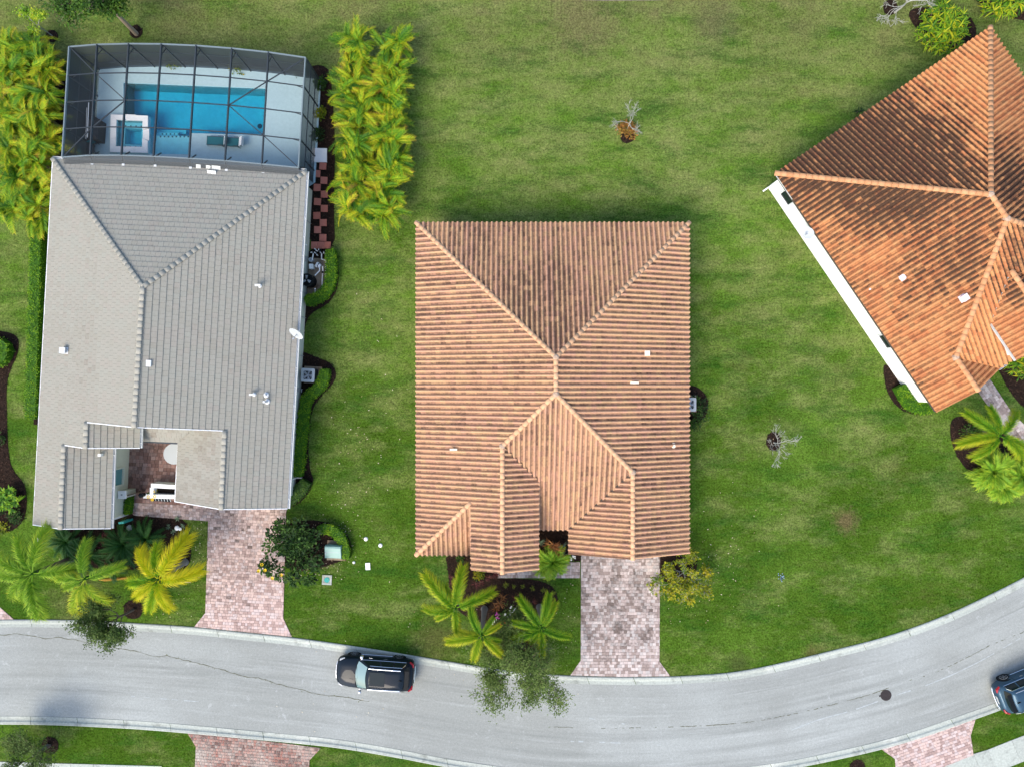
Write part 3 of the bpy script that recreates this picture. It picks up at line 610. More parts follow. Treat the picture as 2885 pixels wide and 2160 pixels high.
BEDS = {
 'cage_side': ([(868, 190), (905, 182), (930, 200), (938, 280), (945, 420), (940, 560), (945, 712), (868, 712), (872, 480), (893, 300)], 1),
 'cage_left': ([(60, 178), (150, 172), (185, 190), (290, 250), (282, 480), (240, 640), (100, 640), (120, 600), (60, 560)], 1),
 'cage_rear': ([(262, 168), (420, 158), (600, 160), (760, 172), (880, 196), (885, 222), (760, 203), (600, 195), (440, 188), (275, 194)], 0),
 'pump': ([(850, 700), (940, 702), (952, 730), (955, 790), (945, 830), (920, 860), (880, 880), (862, 905), (850, 980), (842, 1010), (820, 1010), (835, 880)], 2),
 'aircon': ([(840, 985), (865, 995), (900, 1010), (930, 1020), (950, 1050), (940, 1080), (910, 1110), (885, 1140), (872, 1190), (868, 1280), (875, 1330), (885, 1350), (870, 1390), (840, 1420), (812, 1428), (806, 1380), (818, 1200), (828, 1050)], 2),
 'left_front': ([(150, 1478), (250, 1470), (322, 1460), (326, 1436), (378, 1440), (380, 1452), (470, 1457), (526, 1463), (537, 1520), (540, 1570), (522, 1605), (470, 1610), (400, 1600), (340, 1606), (280, 1600), (210, 1590), (185, 1560), (200, 1520)], 1),
 'left_edge_top': ([(-60, 930), (0, 932), (40, 940), (55, 960), (50, 1000), (30, 1040), (18, 1080), (20, 1200), (25, 1290), (40, 1330), (70, 1360), (78, 1410), (70, 1460), (45, 1490), (10, 1500), (-60, 1500)], 2),
 'house_left': ([(100, 615), (152, 610), (140, 900), (128, 1200), (95, 1195), (96, 1150), (100, 900)], 0),
 'centre_front': ([(1253, 1560), (1330, 1560), (1380, 1600), (1404, 1606), (1404, 1629), (1480, 1629), (1530, 1636), (1562, 1655), (1573, 1690), (1570, 1725), (1530, 1752), (1470, 1765), (1400, 1762), (1330, 1745), (1290, 1720), (1266, 1660), (1262, 1600)], 1),
 'porch': ([(1500, 1470), (1640, 1470), (1636, 1579), (1590, 1580), (1500, 1580)], 0),
 'centre_right': ([(1935, 1085), (1965, 1088), (1992, 1115), (1996, 1150), (1982, 1185), (1940, 1202), (1925, 1202)], 2),
 'yellow_shrub': ([(1858, 1555), (1930, 1552), (1965, 1570), (1962, 1610), (1930, 1640), (1880, 1640), (1858, 1630)], 1),
 'utility': ([(800, 1475), (860, 1462), (930, 1470), (980, 1500), (992, 1545), (985, 1572), (960, 1580), (900, 1600), (830, 1610), (800, 1590)], 2),
 'right_hedge': ([(2488, 1026), (2505, 1030), (2530, 1062), (2560, 1110), (2620, 1150), (2612, 1168), (2570, 1168), (2530, 1150), (2500, 1110), (2490, 1060)], 2),
 'right_palm': ([(2685, 1175), (2720, 1170), (2760, 1180), (2830, 1225), (2920, 1300), (2920, 1390), (2830, 1380), (2760, 1355), (2710, 1310), (2680, 1250), (2675, 1200)], 2),
 'right_entry': ([(2805, 1028), (2850, 1000), (2960, 1000), (2960, 1170), (2885, 1152), (2845, 1105)], 1),
 'right_top': ([(2555, 30), (2600, 20), (2720, 30), (2760, 90), (2720, 135), (2660, 135), (2600, 95), (2570, 70)], 2),
 'far_corner': ([(2720, -60), (2740, 0), (2800, 30), (2870, 60), (2960, 60), (2960, -60)], 1),
}
for k, (p, s_) in BEDS.items(): bed(p, s_, 110)
for d in ((147, 102, 18), (383, 90, 19), (376, 1716, 28), (141, 2098, 25), (1768, 384, 21), (2179, 1242, 21, 27), (1473, 1826, 34), (2415, 2160, 22), (2508, 22, 22), (1500, 309, 0.1)):
    if d[2] > 1: bed(disc(*d), 1, 120)
# ============================================================ HOUSES
BARREL = [0.0, 0.018, 0.05, 0.095, 0.14, 0.172, 0.19]      # breakpoints across one tile, the pan follows
def frame(P):
    n = Vector((0, 0, 0))
    for i in range(len(P)):
        a, b = P[i], P[(i + 1) % len(P)]
        n += Vector(((a.y - b.y) * (a.z + b.z), (a.z - b.z) * (a.x + b.x), (a.x - b.x) * (a.y + b.y)))
    n.normalize()
    if n.z < 0: n = -n
    v = (Vector((0, 0, 1)) - n * n.z).normalized(); u = v.cross(n)
    return u, v, n
class Roof:
    """tiled roof: underlay slabs, courses of tiles on every slope (the 300 nearest the sky are objects), caps on hips and ridges"""
    def __init__(s, house, kind, mt, under, cap, w, ln, stain):
        s.h = house; s.kind = kind; s.mt = mt; s.w = w; s.ln = ln; s.cap = cap; s.stain = stain
        s.deck = MB(); s.field = MB(); s.cand = []; s.under = under; s.caps = []; s.valleys = MB(); s.mort = MB()
    def hprof(s, x, f):      # height over the slope at x across the tile and f (0 low end .. 1 high end) along it
        if s.kind == 'barrel':
            b = 0.19 * s.w / 0.30
            return (0.125 * math.sin(math.pi * x / b) ** 0.75 if 0 < x < b else 0.0) + 0.030 * (1 - f)
        return 0.034 * (1 - f)
    def geom(s, c, t, st, mb, poly=None, tr=None):
        """one tile over the rectangle c = (u0,u1,v0,v1), cut to poly if given; tr maps (u,v,h) to space"""
        u0, u1, v0, v1 = c; lift = random.uniform(-.004, .004) if tr else 0
        xs = [u0 + b * s.w / 0.30 for b in BARREL] + [u1] if s.kind == 'barrel' else [u0 + 0.004, u1 - 0.004]
        pan = min(1.0, st * 1.2 + .34); D = []; V = []; F = []  # constant term: channel shade painted into every barrel pan; st term is real soiling
        for i in range(len(xs) - 1):
            a, b = xs[i], xs[i + 1]
            Q = clip_rect(poly, a, b, v0, v1) if poly else [(a, v0), (b, v0), (b, v1), (a, v1)]
            if not Q: continue
            if area2(Q) < 0: Q = Q[::-1]
            o = len(V)
            for x, y in Q: V.append((x, y, s.hprof(x - u0, (y - v0) / (v1 - v0)) + lift))
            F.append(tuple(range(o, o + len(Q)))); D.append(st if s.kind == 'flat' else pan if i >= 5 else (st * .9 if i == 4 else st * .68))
            for k in range(len(Q)):          # nose of the tile
                p, q = Q[k], Q[(k + 1) % len(Q)]
                if abs(p[1] - v0) < 1e-5 and abs(q[1] - v0) < 1e-5:
                    o2 = len(V); hp, hq = V[o + k][2], V[o + (k + 1) % len(Q)][2]
                    V += [(p[0], p[1], hp), (p[0], p[1], max(-.02, hp - .06)), (q[0], q[1], max(-.02, hq - .06)), (q[0], q[1], hq)]; F.append((o2, o2 + 1, o2 + 2, o2 + 3)); D.append(st)
        if s.kind == 'flat' and not poly:    # the two cheeks
            o2 = len(V); a, b = xs; h0, h1 = s.hprof(0, 0) + lift, s.hprof(0, 1) + lift
            V += [(a, v0, h0), (a, v1, h1), (a, v1, -.02), (a, v0, -.02), (b, v0, h0), (b, v1, h1), (b, v1, -.02), (b, v0, -.02)]
            F += [(o2, o2 + 1, o2 + 2, o2 + 3), (o2 + 7, o2 + 6, o2 + 5, o2 + 4)]; D += [st, st]
        if not V: return
        if tr: V = [tr(*p) for p in V]
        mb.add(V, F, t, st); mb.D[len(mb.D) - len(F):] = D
    def slope(s, P, shift=0.0, tiles=True):
        P = [Vector(p) for p in P]
        u, v, n = frame(P); O = P[0]
        C = sum(P, Vector()) / len(P)
        loc = [((p - O).dot(u), (p - O).dot(v)) for p in P]; ob = O + n * ((C - O).dot(n))
        if area2(loc) < 0: loc = loc[::-1]; P = P[::-1]
        N_ = len(P); dn = Vector((0, 0, 0.20))
        s.deck.add([tuple(p - n * .012) for p in P] + [tuple(p - dn) for p in P], [tuple(range(N_)), tuple(range(2 * N_ - 1, N_ - 1, -1))] + [(i, N_ + i, N_ + (i + 1) % N_, (i + 1) % N_) for i in range(N_)])
        if not tiles: return
        tr = lambda a, b, h: tuple(ob + u * a + v * b + n * h)
        u0, u1 = min(p[0] for p in loc), max(p[0] for p in loc); v0, v1 = min(p[1] for p in loc), max(p[1] for p in loc)
        nv = int((v1 - v0) / s.ln) + 1; nu = int((u1 - u0) / s.w) + 2
        hues = [random.random() for _ in range(nu + 1)]; streak = [random.gauss(0, .06) for _ in range(nu + 2)]
        for j in range(nv):
            off = (s.w / 2 if (s.kind == 'flat' and j % 2) else 0) + shift
            for i in range(-1, nu):
                c = (u0 + off + i * s.w, u0 + off + (i + 1) * s.w, v0 + j * s.ln, v0 + (j + 1) * s.ln)
                if c[1] < u0 or c[0] > u1: continue
                full = rect_full(loc, *c)
                if not full:
                    q = clip_rect(loc, *c)
                    if not q: continue
                wp = tr((c[0] + c[1]) / 2, (c[2] + c[3]) / 2, 0)
                t = random.choice((0, .2, .4, .6, .8, 1.0)) if random.random() < .55 else round(hues[i] * 5) / 5
                st = round(max(0, min(1, s.stain(*wp) * (1 if s.kind == 'flat' else random.choice((.55, .85, 1, 1.15))) + (0 if s.kind == 'flat' else streak[i]) + random.uniform(-.08, .08))) * 6) / 6
                if full: s.cand.append((wp[2] + random.random() * .02, c, t, st, u, v, n, tr, ob))
                else: s.geom(c, t, st, s.field, loc, tr)
    def ridge(s, p0, p1, r=0.15, over=0.0):
        s.caps.append((Vector(p0), Vector(p1), r))
    def done(s):
        h = s.h; dk = s.deck.build('roof', s.under, h, inv(h)); root = dk
        s.cand.sort(key=lambda c: -c[0]); cache = {}
        for k, (z, c, t, st, u, v, n, tr, ob) in enumerate(s.cand):
            if k >= 300: s.geom(c, t, st, s.field, None, tr); continue
            key = (t, st)
            if key not in cache:
                m = MB(); s.geom((0, c[1] - c[0], 0, c[3] - c[2]), t, st, m); me = m.mesh('roof_tile'); me.materials.append(s.mt); cache[key] = me
            o = bpy.data.objects.new('roof_tile', cache[key]); COL.objects.link(o); o.parent = root
            p = ob + u * c[0] + v * c[2] + n * random.uniform(-.003, .005)
            Mx = Matrix.Identity(4)
            for q in range(3): Mx[q][0] = u[q]; Mx[q][1] = v[q]; Mx[q][2] = n[q]; Mx[q][3] = p[q]
            o.matrix_basis = Mx
        tag(s.field.build('tile_courses', s.mt, root), kind='stuff')
        # caps
        cm = {}
        for p0, p1, r in s.caps:
            L = (p1 - p0).length; d = (p1 - p0).normalized(); k = max(1, int(L / 0.36)); st = L / k
            key = (round(st, 3), r)
            if key not in cm:
                m = MB(); V = []; nn = 7
                for x, rr, zz in ((-.03, r * .95, .0), (st + .03, r * 1.03, .014)):
                    for q in range(nn):
                        t = math.pi * (q / (nn - 1)); a = .85 if s.kind == 'barrel' else .40
                        V.append((x, -rr * math.cos(t) * 1.0, rr * (math.sin(t) ** (1 if s.kind == 'barrel' else .6)) * a + zz))
                F = [(q, q + 1, nn + q + 1, nn + q) for q in range(nn - 1)] + [tuple(range(nn - 1, -1, -1)), tuple(range(nn, 2 * nn))]
                F = [f[::-1] for f in F]
                m.add(V, F, 0.5); me = m.mesh('ridge_cap'); me.materials.append(s.cap); me.polygons.foreach_set('use_smooth', [True] * (nn - 1) + [False, False]); cm[key] = me
            lat = d.cross(Vector((0, 0, 1))).normalized(); up = lat.cross(d).normalized(); y = up.cross(d)
            for i in range(k):
                o = bpy.data.objects.new('ridge_cap', cm[key]); COL.objects.link(o); o.parent = root
                p = p1 - d * st * i + up * (0.05 if s.kind == 'barrel' else .03) ; e = -d
                yy = up.cross(e); Mx = Matrix.Identity(4)
                for q in range(3): Mx[q][0] = e[q]; Mx[q][1] = yy[q]; Mx[q][2] = up[q]; Mx[q][3] = p[q]
                o.matrix_basis = Mx
        return root
def zat(P, x, y):            # height of the plane through P over (x, y)
    n = frame([Vector(p) for p in P])[2]; o = Vector(P[0]); return o.z - (n.x * (x - o.x) + n.y * (y - o.y)) / n.z
def gutter_mb(mb, pts, w=0.13, hang=0.02):
    """open box gutter: outer lip, bottom, back"""
    for a, b in zip(pts[:-1], pts[1:]):
        a, b = Vector(a), Vector(b); d = (b - a); d.z = 0; d.normalize(); o = Vector((d.y, -d.x, 0))     # outward = right of travel
        for q, h, zz in ((w, .11, 0.0), (0.01, .11, 0.0)):
            mb.beam(a + o * q + Vector((0, 0, -.05)), b + o * q + Vector((0, 0, -.05)), .022, h)
        mb.beam(a + o * (w / 2) + Vector((0, 0, -.095)), b + o * (w / 2) + Vector((0, 0, -.095)), w - .03, .012, 0.0)
        L = (b - a).length; k = int(L / 1.15)
        for i in range(k + 1): p = a.lerp(b, (i + .5) / (k + 1)); mb.beam(p + o * .02 + Vector((0, 0, .01)), p + o * (w - .01) + Vector((0, 0, .01)), .03, .012)

# ------------------------------------------------------------ middle house: peach barrel tiles
zE = 2.75; PIT = 0.385
x0, x1, yN = -5.82, 10.76, 9.757; xc = (x0 + x1) / 2; hw = (x1 - x0) / 2; zR = zE + PIT * hw
yA = yN - hw; yB = -0.583
zl = zR - PIT * 3.03; Lx, Ly = xc - 3.03, yB - 3.03              # left front wing's ridge starts here
zr = zR - PIT * 4.63; Rx, Ry = xc + 4.63, yB - 4.63
yF = -11.0; xLw = -2.42; zLw = zE + PIT * (xLw - x0); xLe = 1.57; zLe = zl - PIT * (xLe - Lx)
ySW = yF + 0.60; yFR = -10.33; yS = yB - (zR - zE) / PIT; xRw = Rx - (zr - zE) / PIT
stM = lambda x, y, z: 0.10 + 0.14 * nz(x, y, .45) + 0.12 * nz(x, y, 1.6) + (0.30 * math.exp(-((x - 2.4) ** 2 / 9 + (y - 4.0) ** 2 / 14)) if y > yA and abs(x - xc) < (y - yA) else 0) + (0.10 if x < xc and y > -3 else 0.05)
mid = thing('house', 'house in the middle under a peach barrel tile roof with two front gables', 'house', (2.47, 0, 0))
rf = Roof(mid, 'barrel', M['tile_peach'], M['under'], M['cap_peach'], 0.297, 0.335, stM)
V3 = Vector
A_, B_ = V3((xc, yA, zR)), V3((xc, yB, zR)); NW, NE = V3((x0, yN, zE)), V3((x1, yN, zE))
Lp, Rp = V3((Lx, Ly, zl)), V3((Rx, Ry, zr)); LF, RF = V3((Lx, yF, zl)), V3((Rx, yFR, zr))
SWt = V3((xLw, ySW + (xLw - x0), zLw)); SWc = V3((x0, ySW, zE))
rf.slope([NW, SWc, SWt, V3((xLw, yF, zLw)), LF, Lp, B_, A_])
rf.slope([NE, NW, A_])
rf.slope([V3((x1, yFR, zE)), NE, A_, B_, Rp, RF])
rf.slope([B_, Lp, V3((1.35, Ly - (1.35 - Lx), zl - PIT * (1.35 - Lx))), V3((1.35, yS, zE)), V3((xRw, yS, zE)), Rp])
rf.slope([Lp, LF, V3((xLe, yF, zLe)), V3((xLe, Ly - (xLe - Lx), zLe))])
rf.slope([Rp, V3((xRw, yS, zE)), V3((xRw, yFR, zE)), RF])
rf.slope([SWc, V3((xLw - .02, ySW, zE)), V3((xLw - .02, SWt.y, zLw))])
for a, b in ((NW, A_), (NE, A_), (B_, A_), (Lp, B_), (Rp, B_), (LF, Lp), (RF, Rp), (SWc, SWt)): rf.ridge(a, b, .135)
midroof = rf.done()
mb = MB()     # metal in the open valleys, mortar where hips meet
mb.beam(Lp + V3((.1, -.1, .02)), V3((xLe, Ly - (xLe - Lx), zLe + .02)), .10, .02); mb.beam(Rp + V3((-.1, -.1, .02)), V3((xRw, yS, zE + .03)), .10, .02)
mb.build('valley_flashing', M['under'], midroof)
mb = MB()
for p in (A_, B_, Lp, Rp): mb.lathe([(.20, -.02), (.17, .13), (.09, .20)], (p.x, p.y, p.z), 10)
mb.build('mortar_bed', M['mortar'], midroof)
mb = MB(); e = 0.45
wallpoly = [(x0 + e, yN - e), (x0 + e, ySW + e), (xLw + .3, ySW + e), (xLw + .3, yF + e), (xLe - .4, yF + e), (xLe - .4, yS + e), (xRw + .4, yS + e), (xRw + .4, yFR + e), (x1 - e, yFR + e), (x1 - e, yN - e)]
mb.prism(wallpoly, 0.0, zE - .14)
mb.add([(Lx, yF + e, zl - .25), (xLw + .3, yF + e, zE - .2), (xLe - .4, yF + e, zE - .2)], [(0, 1, 2)])
mb.add([(Rx, yFR + e, zr - .25), (xRw + .4, yFR + e, zE - .2), (x1 - e, yFR + e, zE - .2)], [(0, 1, 2)])
mb.add([(xLe - .4, yF + e, zE - .2), (xLe - .4, -5.2, zE - .2), (xLe - .4, -5.2, zLe - .2), (xLe - .4, yF + e, zLe - .2)], [(0, 1, 2, 3)])
mb.add([(xLw + .02, yF + e, zE - .2), (xLw + .02, SWt.y, zE - .2), (xLw + .02, SWt.y, zLw - .2), (xLw + .02, yF + e, zLw - .2)], [(0, 1, 2, 3)])
mb.build('wall', M['stucco_peach'], mid, inv(mid))
def wall_window(parent, a, b, z0, z1, out, nm='window'):
    a, b = V3((*a, 0)), V3((*b, 0)); o = V3((*out, 0)).normalized(); mb = MB(); c = (a + b) / 2; d = (b - a).normalized(); L = (b - a).length
    for p, q in ((a, b), ):
        mb.beam(p + o * .03 + V3((0, 0, z1)), q + o * .03 + V3((0, 0, z1)), .07, .07); mb.beam(p + o * .03 + V3((0, 0, z0)), q + o * .03 + V3((0, 0, z0)), .09, .07)
    for p in (a, b, c): mb.beam(p + o * .03 + V3((0, 0, z0 + .035)), p + o * .03 + V3((0, 0, z1 - .035)), .06, .06)
    f = mb.build(nm, M['white'], parent, inv(parent)); g = MB()
    g.add([tuple(p + o * .012 + V3((0, 0, z))) for p, z in ((a, z0), (b, z0), (b, z1), (a, z1))], [(0, 1, 2, 3)]); g.build('pane', M['glass_dark'], f)
for a, b, z0, z1, o in (((-4.2, yN - e), (-2.2, yN - e), .9, 2.2, (0, 1)), ((1, yN - e), (4.4, yN - e), .1, 2.3, (0, 1)), ((7.4, yN - e), (9.2, yN - e), .9, 2.2, (0, 1)), ((x0 + e, 3), (x0 + e, 4.6), .9, 2.2, (-1, 0)), ((x0 + e, -4), (x0 + e, -2.4), .9, 2.2, (-1, 0)), ((x1 - e, 3), (x1 - e, 4.2), 1.2, 2.2, (1, 0)), ((-1.7, yF + e), (.3, yF + e), .8, 2.2, (0, -1))): wall_window(mid, a, b, z0, z1, o)
mb = MB(); mb.box((Rx, yFR + e - .02, 1.12), (4.9, .08, 2.2))
for k in range(4): mb.box((Rx, yFR + e - .065, .35 + k * .54), (4.7, .02, .46))
mb.build('garage_door', M['white'], mid, inv(mid))
def vent_pipe(px, py, z, parent, r=.06, h=.32, col='pvc', nm='vent_pipe'):
    p = G(px, py, z); mb = MB(); mb.lathe([(r * 2.6, -.04), (r * 2.4, .03), (r * 1.1, .06), (r, .07), (r, h), (r * .7, h)], (0, 0, 0), 12); return mb.build(nm, M[col], parent, p - Vector(parent.location) if parent is not midroof else p)
def vent_box(px, py, z, parent, rot=0.0, s=.42, col='white', nm='roof_vent'):
    p = G(px, py, z); mb = MB()
    mb.box((0, 0, .02), (s * 1.25, s * 1.25, .05), rot); mb.box((0, 0, .14), (s * .8, s * .8, .2), rot); mb.box((0, 0, .28), (s * 1.1, s * 1.1, .08), rot)
    return mb.build(nm, M[col], parent, p - Vector(parent.location))
M['vent_cream'] = mat('cream_vent', [(0.74, 0.64, 0.50)], 0.6, 5, 0.06)
vent_box(1821, 996, 3.72, mid, 0, .28, 'vent_cream')
mb = MB(); mb.lathe([(.10, -.06), (.10, .03), (.055, .06), (.055, .34)], (0, 0, 0), 10); mb.beam((-.24, 0, .36), (.26, 0, .36), .13, .11); mb.build('vent_hood', M['vent_cream'], mid, G(1784, 1078, 3.92) - Vector(mid.location))
mb = MB(); mb.lathe([(.10, -.06), (.10, .03), (.055, .06), (.055, .34)], (0, 0, 0), 10); mb.beam((-.22, 0, .36), (.22, 0, .36), .12, .11); mb.build('vent_hood', M['vent_cream'], mid, G(1279, 1264, 3.60) - Vector(mid.location))
vent_pipe(1896, 1254, 3.15, mid, .075, .36, 'vent_cream')

# ------------------------------------------------------------ left house: flat grey tiles
lft = thing('house', 'house on the left under a flat grey tile roof beside the screened pool', 'house', (-20.5, 2, 0))
zE2, zR2 = 2.9, 6.2
a, b = G(149, 448, zE2), G(863, 483, zE2); C = G(402, 809, zR2); D = G(378, 1203, zR2)
e1 = (b - a).normalized(); e2 = Vector((-e1.y, e1.x, 0))
swL = G(94, 1477, zE2); seR = G(809, 1432, zE2)
stL = lambda x, y, z: 0.15 * nz(x, y, .5) + (0.10 if x < -24 else 0) + (0.28 * max(0, nz(x, y, 1.0)) + .22 if (y < -2.7 and x > -22.3 and x < -17) else 0)
rl = Roof(lft, 'flat', M['tile_grey'], M['under_grey'], M['cap_grey'], 0.305, 0.345, stL)
WP = [a, swL, C]; EP = [b, C, seR]
Wz = lambda x, y: zat(WP, x, y); Ez = lambda x, y: zat(EP, x, y)
def onplane(P, px, py, z=4.0):
    for _ in range(30): g = G(px, py, z); z = zat(P, g.x, g.y)
    return G(px, py, z)
D = G(378, 1203, (Wz(*G2(378, 1203, 6.2)) + Ez(*G2(378, 1203, 6.2))) / 2)
s1a, s1b = onplane(WP, 243.5, 1189), onplane(WP, 240.6, 1262)
s2a, s2b = onplane(WP, 180.4, 1253), onplane(WP, 170.5, 1489)
r1a, r1b = onplane(EP, 633, 1213), onplane(EP, 623, 1434)
rl.slope([a, swL, s2b, s2a, s1b, s1a, D, C])                # west slope
rl.slope([b, a, C])                                          # north slope
rl.slope([b, C, D, r1a, r1b, seR])                           # east slope
g1a, g1b = G(395, 1207, 3.55), G(393.5, 1261.5, 3.55)
rl.slope([s1a, s1b, g1b, g1a])
g2a, g2b = G(319.8, 1259, 2.9), G(312, 1487.5, 2.9)
rl.slope([s2a, s2b, g2b, g2a])
k1, k2 = G(502, 1246, 2.9), G(493, 1411.5, 2.9)
top1 = G(555, 1213, 3.42)
rl.slope([r1a, top1 + V3((0.35, 0.5, .22)), k1, k2, r1b])                    # wing slope facing the courtyard
f1, f2 = G(396, 1241, 2.9), k1
rl.slope([f1, k1, V3((top1.x + .3, D.y + .1, 3.45)), V3((f1.x, D.y + .1, 3.45))])     # short slope over the lanai door
for p, q in ((a, C), (b, C), (D, C), (s1b, s1a), (s2b, s2a), (r1b, r1a)): rl.ridge(p, q, .14)
lroof = rl.done()
mb = MB()
for p, q in ((s1a, D), (D, r1a), (s1b, g1b), (s2b, g2b), (swL, s2b), (k2, r1b), (r1b, seR), (a, swL), (k1, k2), (s1b + V3((0, 0, 0)), s2a)):
    mb.beam(p + V3((0, 0, -.03)), q + V3((0, 0, -.03)), .045, .13)
mb.build('fascia', M['white'], lft, inv(lft))
mb = MB(); o = e1 * .0
for P in ([seR + V3((.02, 0, 0)), b + V3((.02, 0, 0))], [g1b, g1a], [g2b, g2a], [b + V3((0, .02, 0)), a + V3((0, .02, 0))]): gutter_mb(mb, P)
mb.build('gutter', M['gutter'], lft, inv(lft))
mb = MB(); mb.beam(f1 + V3((.1, -.06, -.06)), k1 + V3((0, -.06, -.06)), .10, .10); mb.build('gutter', M['bronze'], lft, inv(lft))
ins = .42
def P2(v): return (v.x, v.y)
E1 = V3((e1.x, e1.y, 0)).normalized(); E2 = V3((-E1.y, E1.x, 0))
NWw = a + E1 * ins - E2 * ins; NEw = b - E1 * ins - E2 * ins; SEw = seR - E1 * ins + E2 * ins; SWw = swL + E1 * ins + E2 * ins
cw = V3((g2a.x + .10, g2a.y, 0)) ; 
crtNE = G(368, 1245, 0); crtSE = G(357, 1447, 0)
# left part with the courtyard wall, right part (garage), connecting rear part
mb = MB()
yc = G(400, 1238, 2.7).y + .45
xw1 = G(366, 1262, 0); xw2 = G(357, 1448, 0)
mb.prism([P2(NWw), P2(SWw), (xw2.x, xw2.y), (xw1.x, xw1.y), (xw1.x + .02, yc), (k1.x + .45, yc), (k2.x + .45, k2.y + .4), P2(SEw), P2(NEw)], 0, zE2 - .18)
def gable(mb, pts): mb.add([tuple(p) for p in pts], [tuple(range(len(pts)))])
gable(mb, [D - V3((0, -.3, .25)), s1a - V3((0, -.3, .25)), V3((s1a.x, s1a.y + .3, 2.6)), V3((r1a.x, r1a.y + .3, 2.6)), r1a - V3((0, -.3, .25))])
gable(mb, [s1b + V3((0, .3, -.25)), g1b + V3((-.3, .3, -.25)), V3((g1b.x - .3, g1b.y + .3, 2.6)), V3((s1b.x, s1b.y + .3, 2.6))])
gable(mb, [g1b + V3((-.35, .3, -.2)), g1a + V3((-.35, .3, -.2)), V3((g1a.x - .35, g1a.y + .3, 2.6)), V3((g1b.x - .35, g1b.y + .3, 2.6))])
gable(mb, [s2b + V3((0, .35, -.25)), g2b + V3((-.3, .35, -.2)), V3((swL.x + .4, swL.y + .35, 2.72))])
gable(mb, [r1b + V3((0, .4, -.25)), k2 + V3((.45, .4, -.2)), V3((seR.x - .4, seR.y + .4, 2.72))])
mb.build('wall', M['stucco_cream'], lft, inv(lft))
mb = MB(); mb.beam(xw2 + V3((-2.6, -.02, 2.68)), xw2 + V3((.12, .10, 2.68)), .16, .10); mb.build('soffit_trim', M['white'], lft, inv(lft))
mb = MB(); mb.box((xw2.x + .10, xw2.y + .02, 1.25), (.10, .10, 2.5)); mb.build('downpipe', M['white'], lft, inv(lft))
mb = MB(); mb.box((xw2.x + .28, xw2.y - .32, .62), (.34, .12, 1.1), .1); mb.build('bin_board', M['teal'], lft, inv(lft))
mb = MB(); mb.box(tuple(onplane(WP, 287, 1280) * 0 + G(286, 1280, 3.15) + V3((0, 0, .1))), (.16, .16, .3)); mb.build('vent_pipe', M['pvc'], lft, inv(lft))
# courtyard window in the wall that faces the middle house
wv = (xw2 - xw1).normalized(); out = V3((-wv.y, wv.x, 0)); out = out if out.x > 0 else -out
wa, wb_ = xw1 + wv * 1.15, xw1 + wv * 2.25
mb = MB()
for z in (.75, 2.25): mb.beam(wa + out * .05 + V3((0, 0, z)), wb_ + out * .05 + V3((0, 0, z)), .14, .12)
for p in (wa, wb_): mb.beam(p + out * .04 + V3((0, 0, .8)), p + out * .04 + V3((0, 0, 2.2)), .10, .10)
wf = mb.build('window', M['stucco_cream'], lft, inv(lft)); g = MB()
g.add([tuple(p + out * .035 + V3((0, 0, z))) for p, z in ((wa, .85), (wb_, .85), (wb_, 2.2), (wa, 2.2))], [(0, 1, 2, 3)]); g.build('pane', M['glass_sky'], wf)
# loose pale tiles at the rear eave
root_ = lroof
for px, py, nn in ((559, 471, 1), (587, 472, 1), (603, 474, 1), (615, 475, 1), (590, 487, 1), (602, 488, 1)):
    q = zat([b, a, C], *G2(px, py, 3.0)); m = MB(); m.box((0, 0, 0), (.27, .28, .03), -.05); o = m.build('pale_tile', M['tile_white'], lroof, G(px, py, q + .06)); o.rotation_euler = (.38, 0, R(-3)); o['label'] = 'whitish replacement tile'
# things standing on the grey roof
vent_box(184, 988, Wz(*G2(184, 988, 4)), lft, R(-3), .31, 'gutter')
vent_box(424, 1024, 5.75, lft, R(-3), .33, 'gutter')
mb = MB(); mb.lathe([(.12, -.1), (.12, .02), (.06, .05), (.06, .3)], (0, 0, 0), 10); mb.beam((-.17, 0, .32), (.17, 0, .32), .12, .11); vv = mb.mesh('vent_hood')
for px, py in ((732, 806), (716, 1111)): link('vent_hood', vv, M['gutter'], lft, G(px, py, Ez(*G2(px, py, 3.7))) - Vector(lft.location))
for px, py, h_ in ((752, 1131, .55), (749, 1112, .22)): vent_pipe(px, py, Ez(*G2(px, py, 3.5)), lft, .07, h_, 'gutter')
# meter cabinets and pipes on the side wall
sw = (SEw - NEw).normalized(); so = V3((-sw.y, sw.x, 0)); so = so if so.x > 0 else -so
def onwall(t): q = NEw + (SEw - NEw) * t; return V3((q.x, q.y, 0))
for t, d in ((.235, (.22, .30, .45)), (.655, (.20, .28, .5)), (.80, (.12, .18, .3))):
    p = onwall(t) + so * (d[0] / 2 + .005); m = MB(); m.box((p.x, p.y, 1.3), d, math.atan2(so.y, so.x)); m.build('meter_cabinet', M['grey_metal'], lft, inv(lft))
for t in (.11, .34, .42, .545, .745):
    p = onwall(t) + so * .06; m = MB(); m.tube([p + V3((0, 0, .1)), p + V3((0, 0, 2.0)), p - so * .04 + V3((0, 0, 2.1))], .022, 6); m.tube([p + V3((0, 0, 1.2)), p + sw * .35 + V3((0, 0, 1.2))], .018, 6); m.build('wall_pipe', M['grey_metal'], lft, inv(lft))
p = onwall(.945) + so * .08; m = MB(); m.tube([p + V3((0, 0, 2.6)), p + V3((0, 0, .25)), p + so * .35 + V3((0, 0, .12))], .045, 6); m.build('downpipe', M['white'], lft, inv(lft))

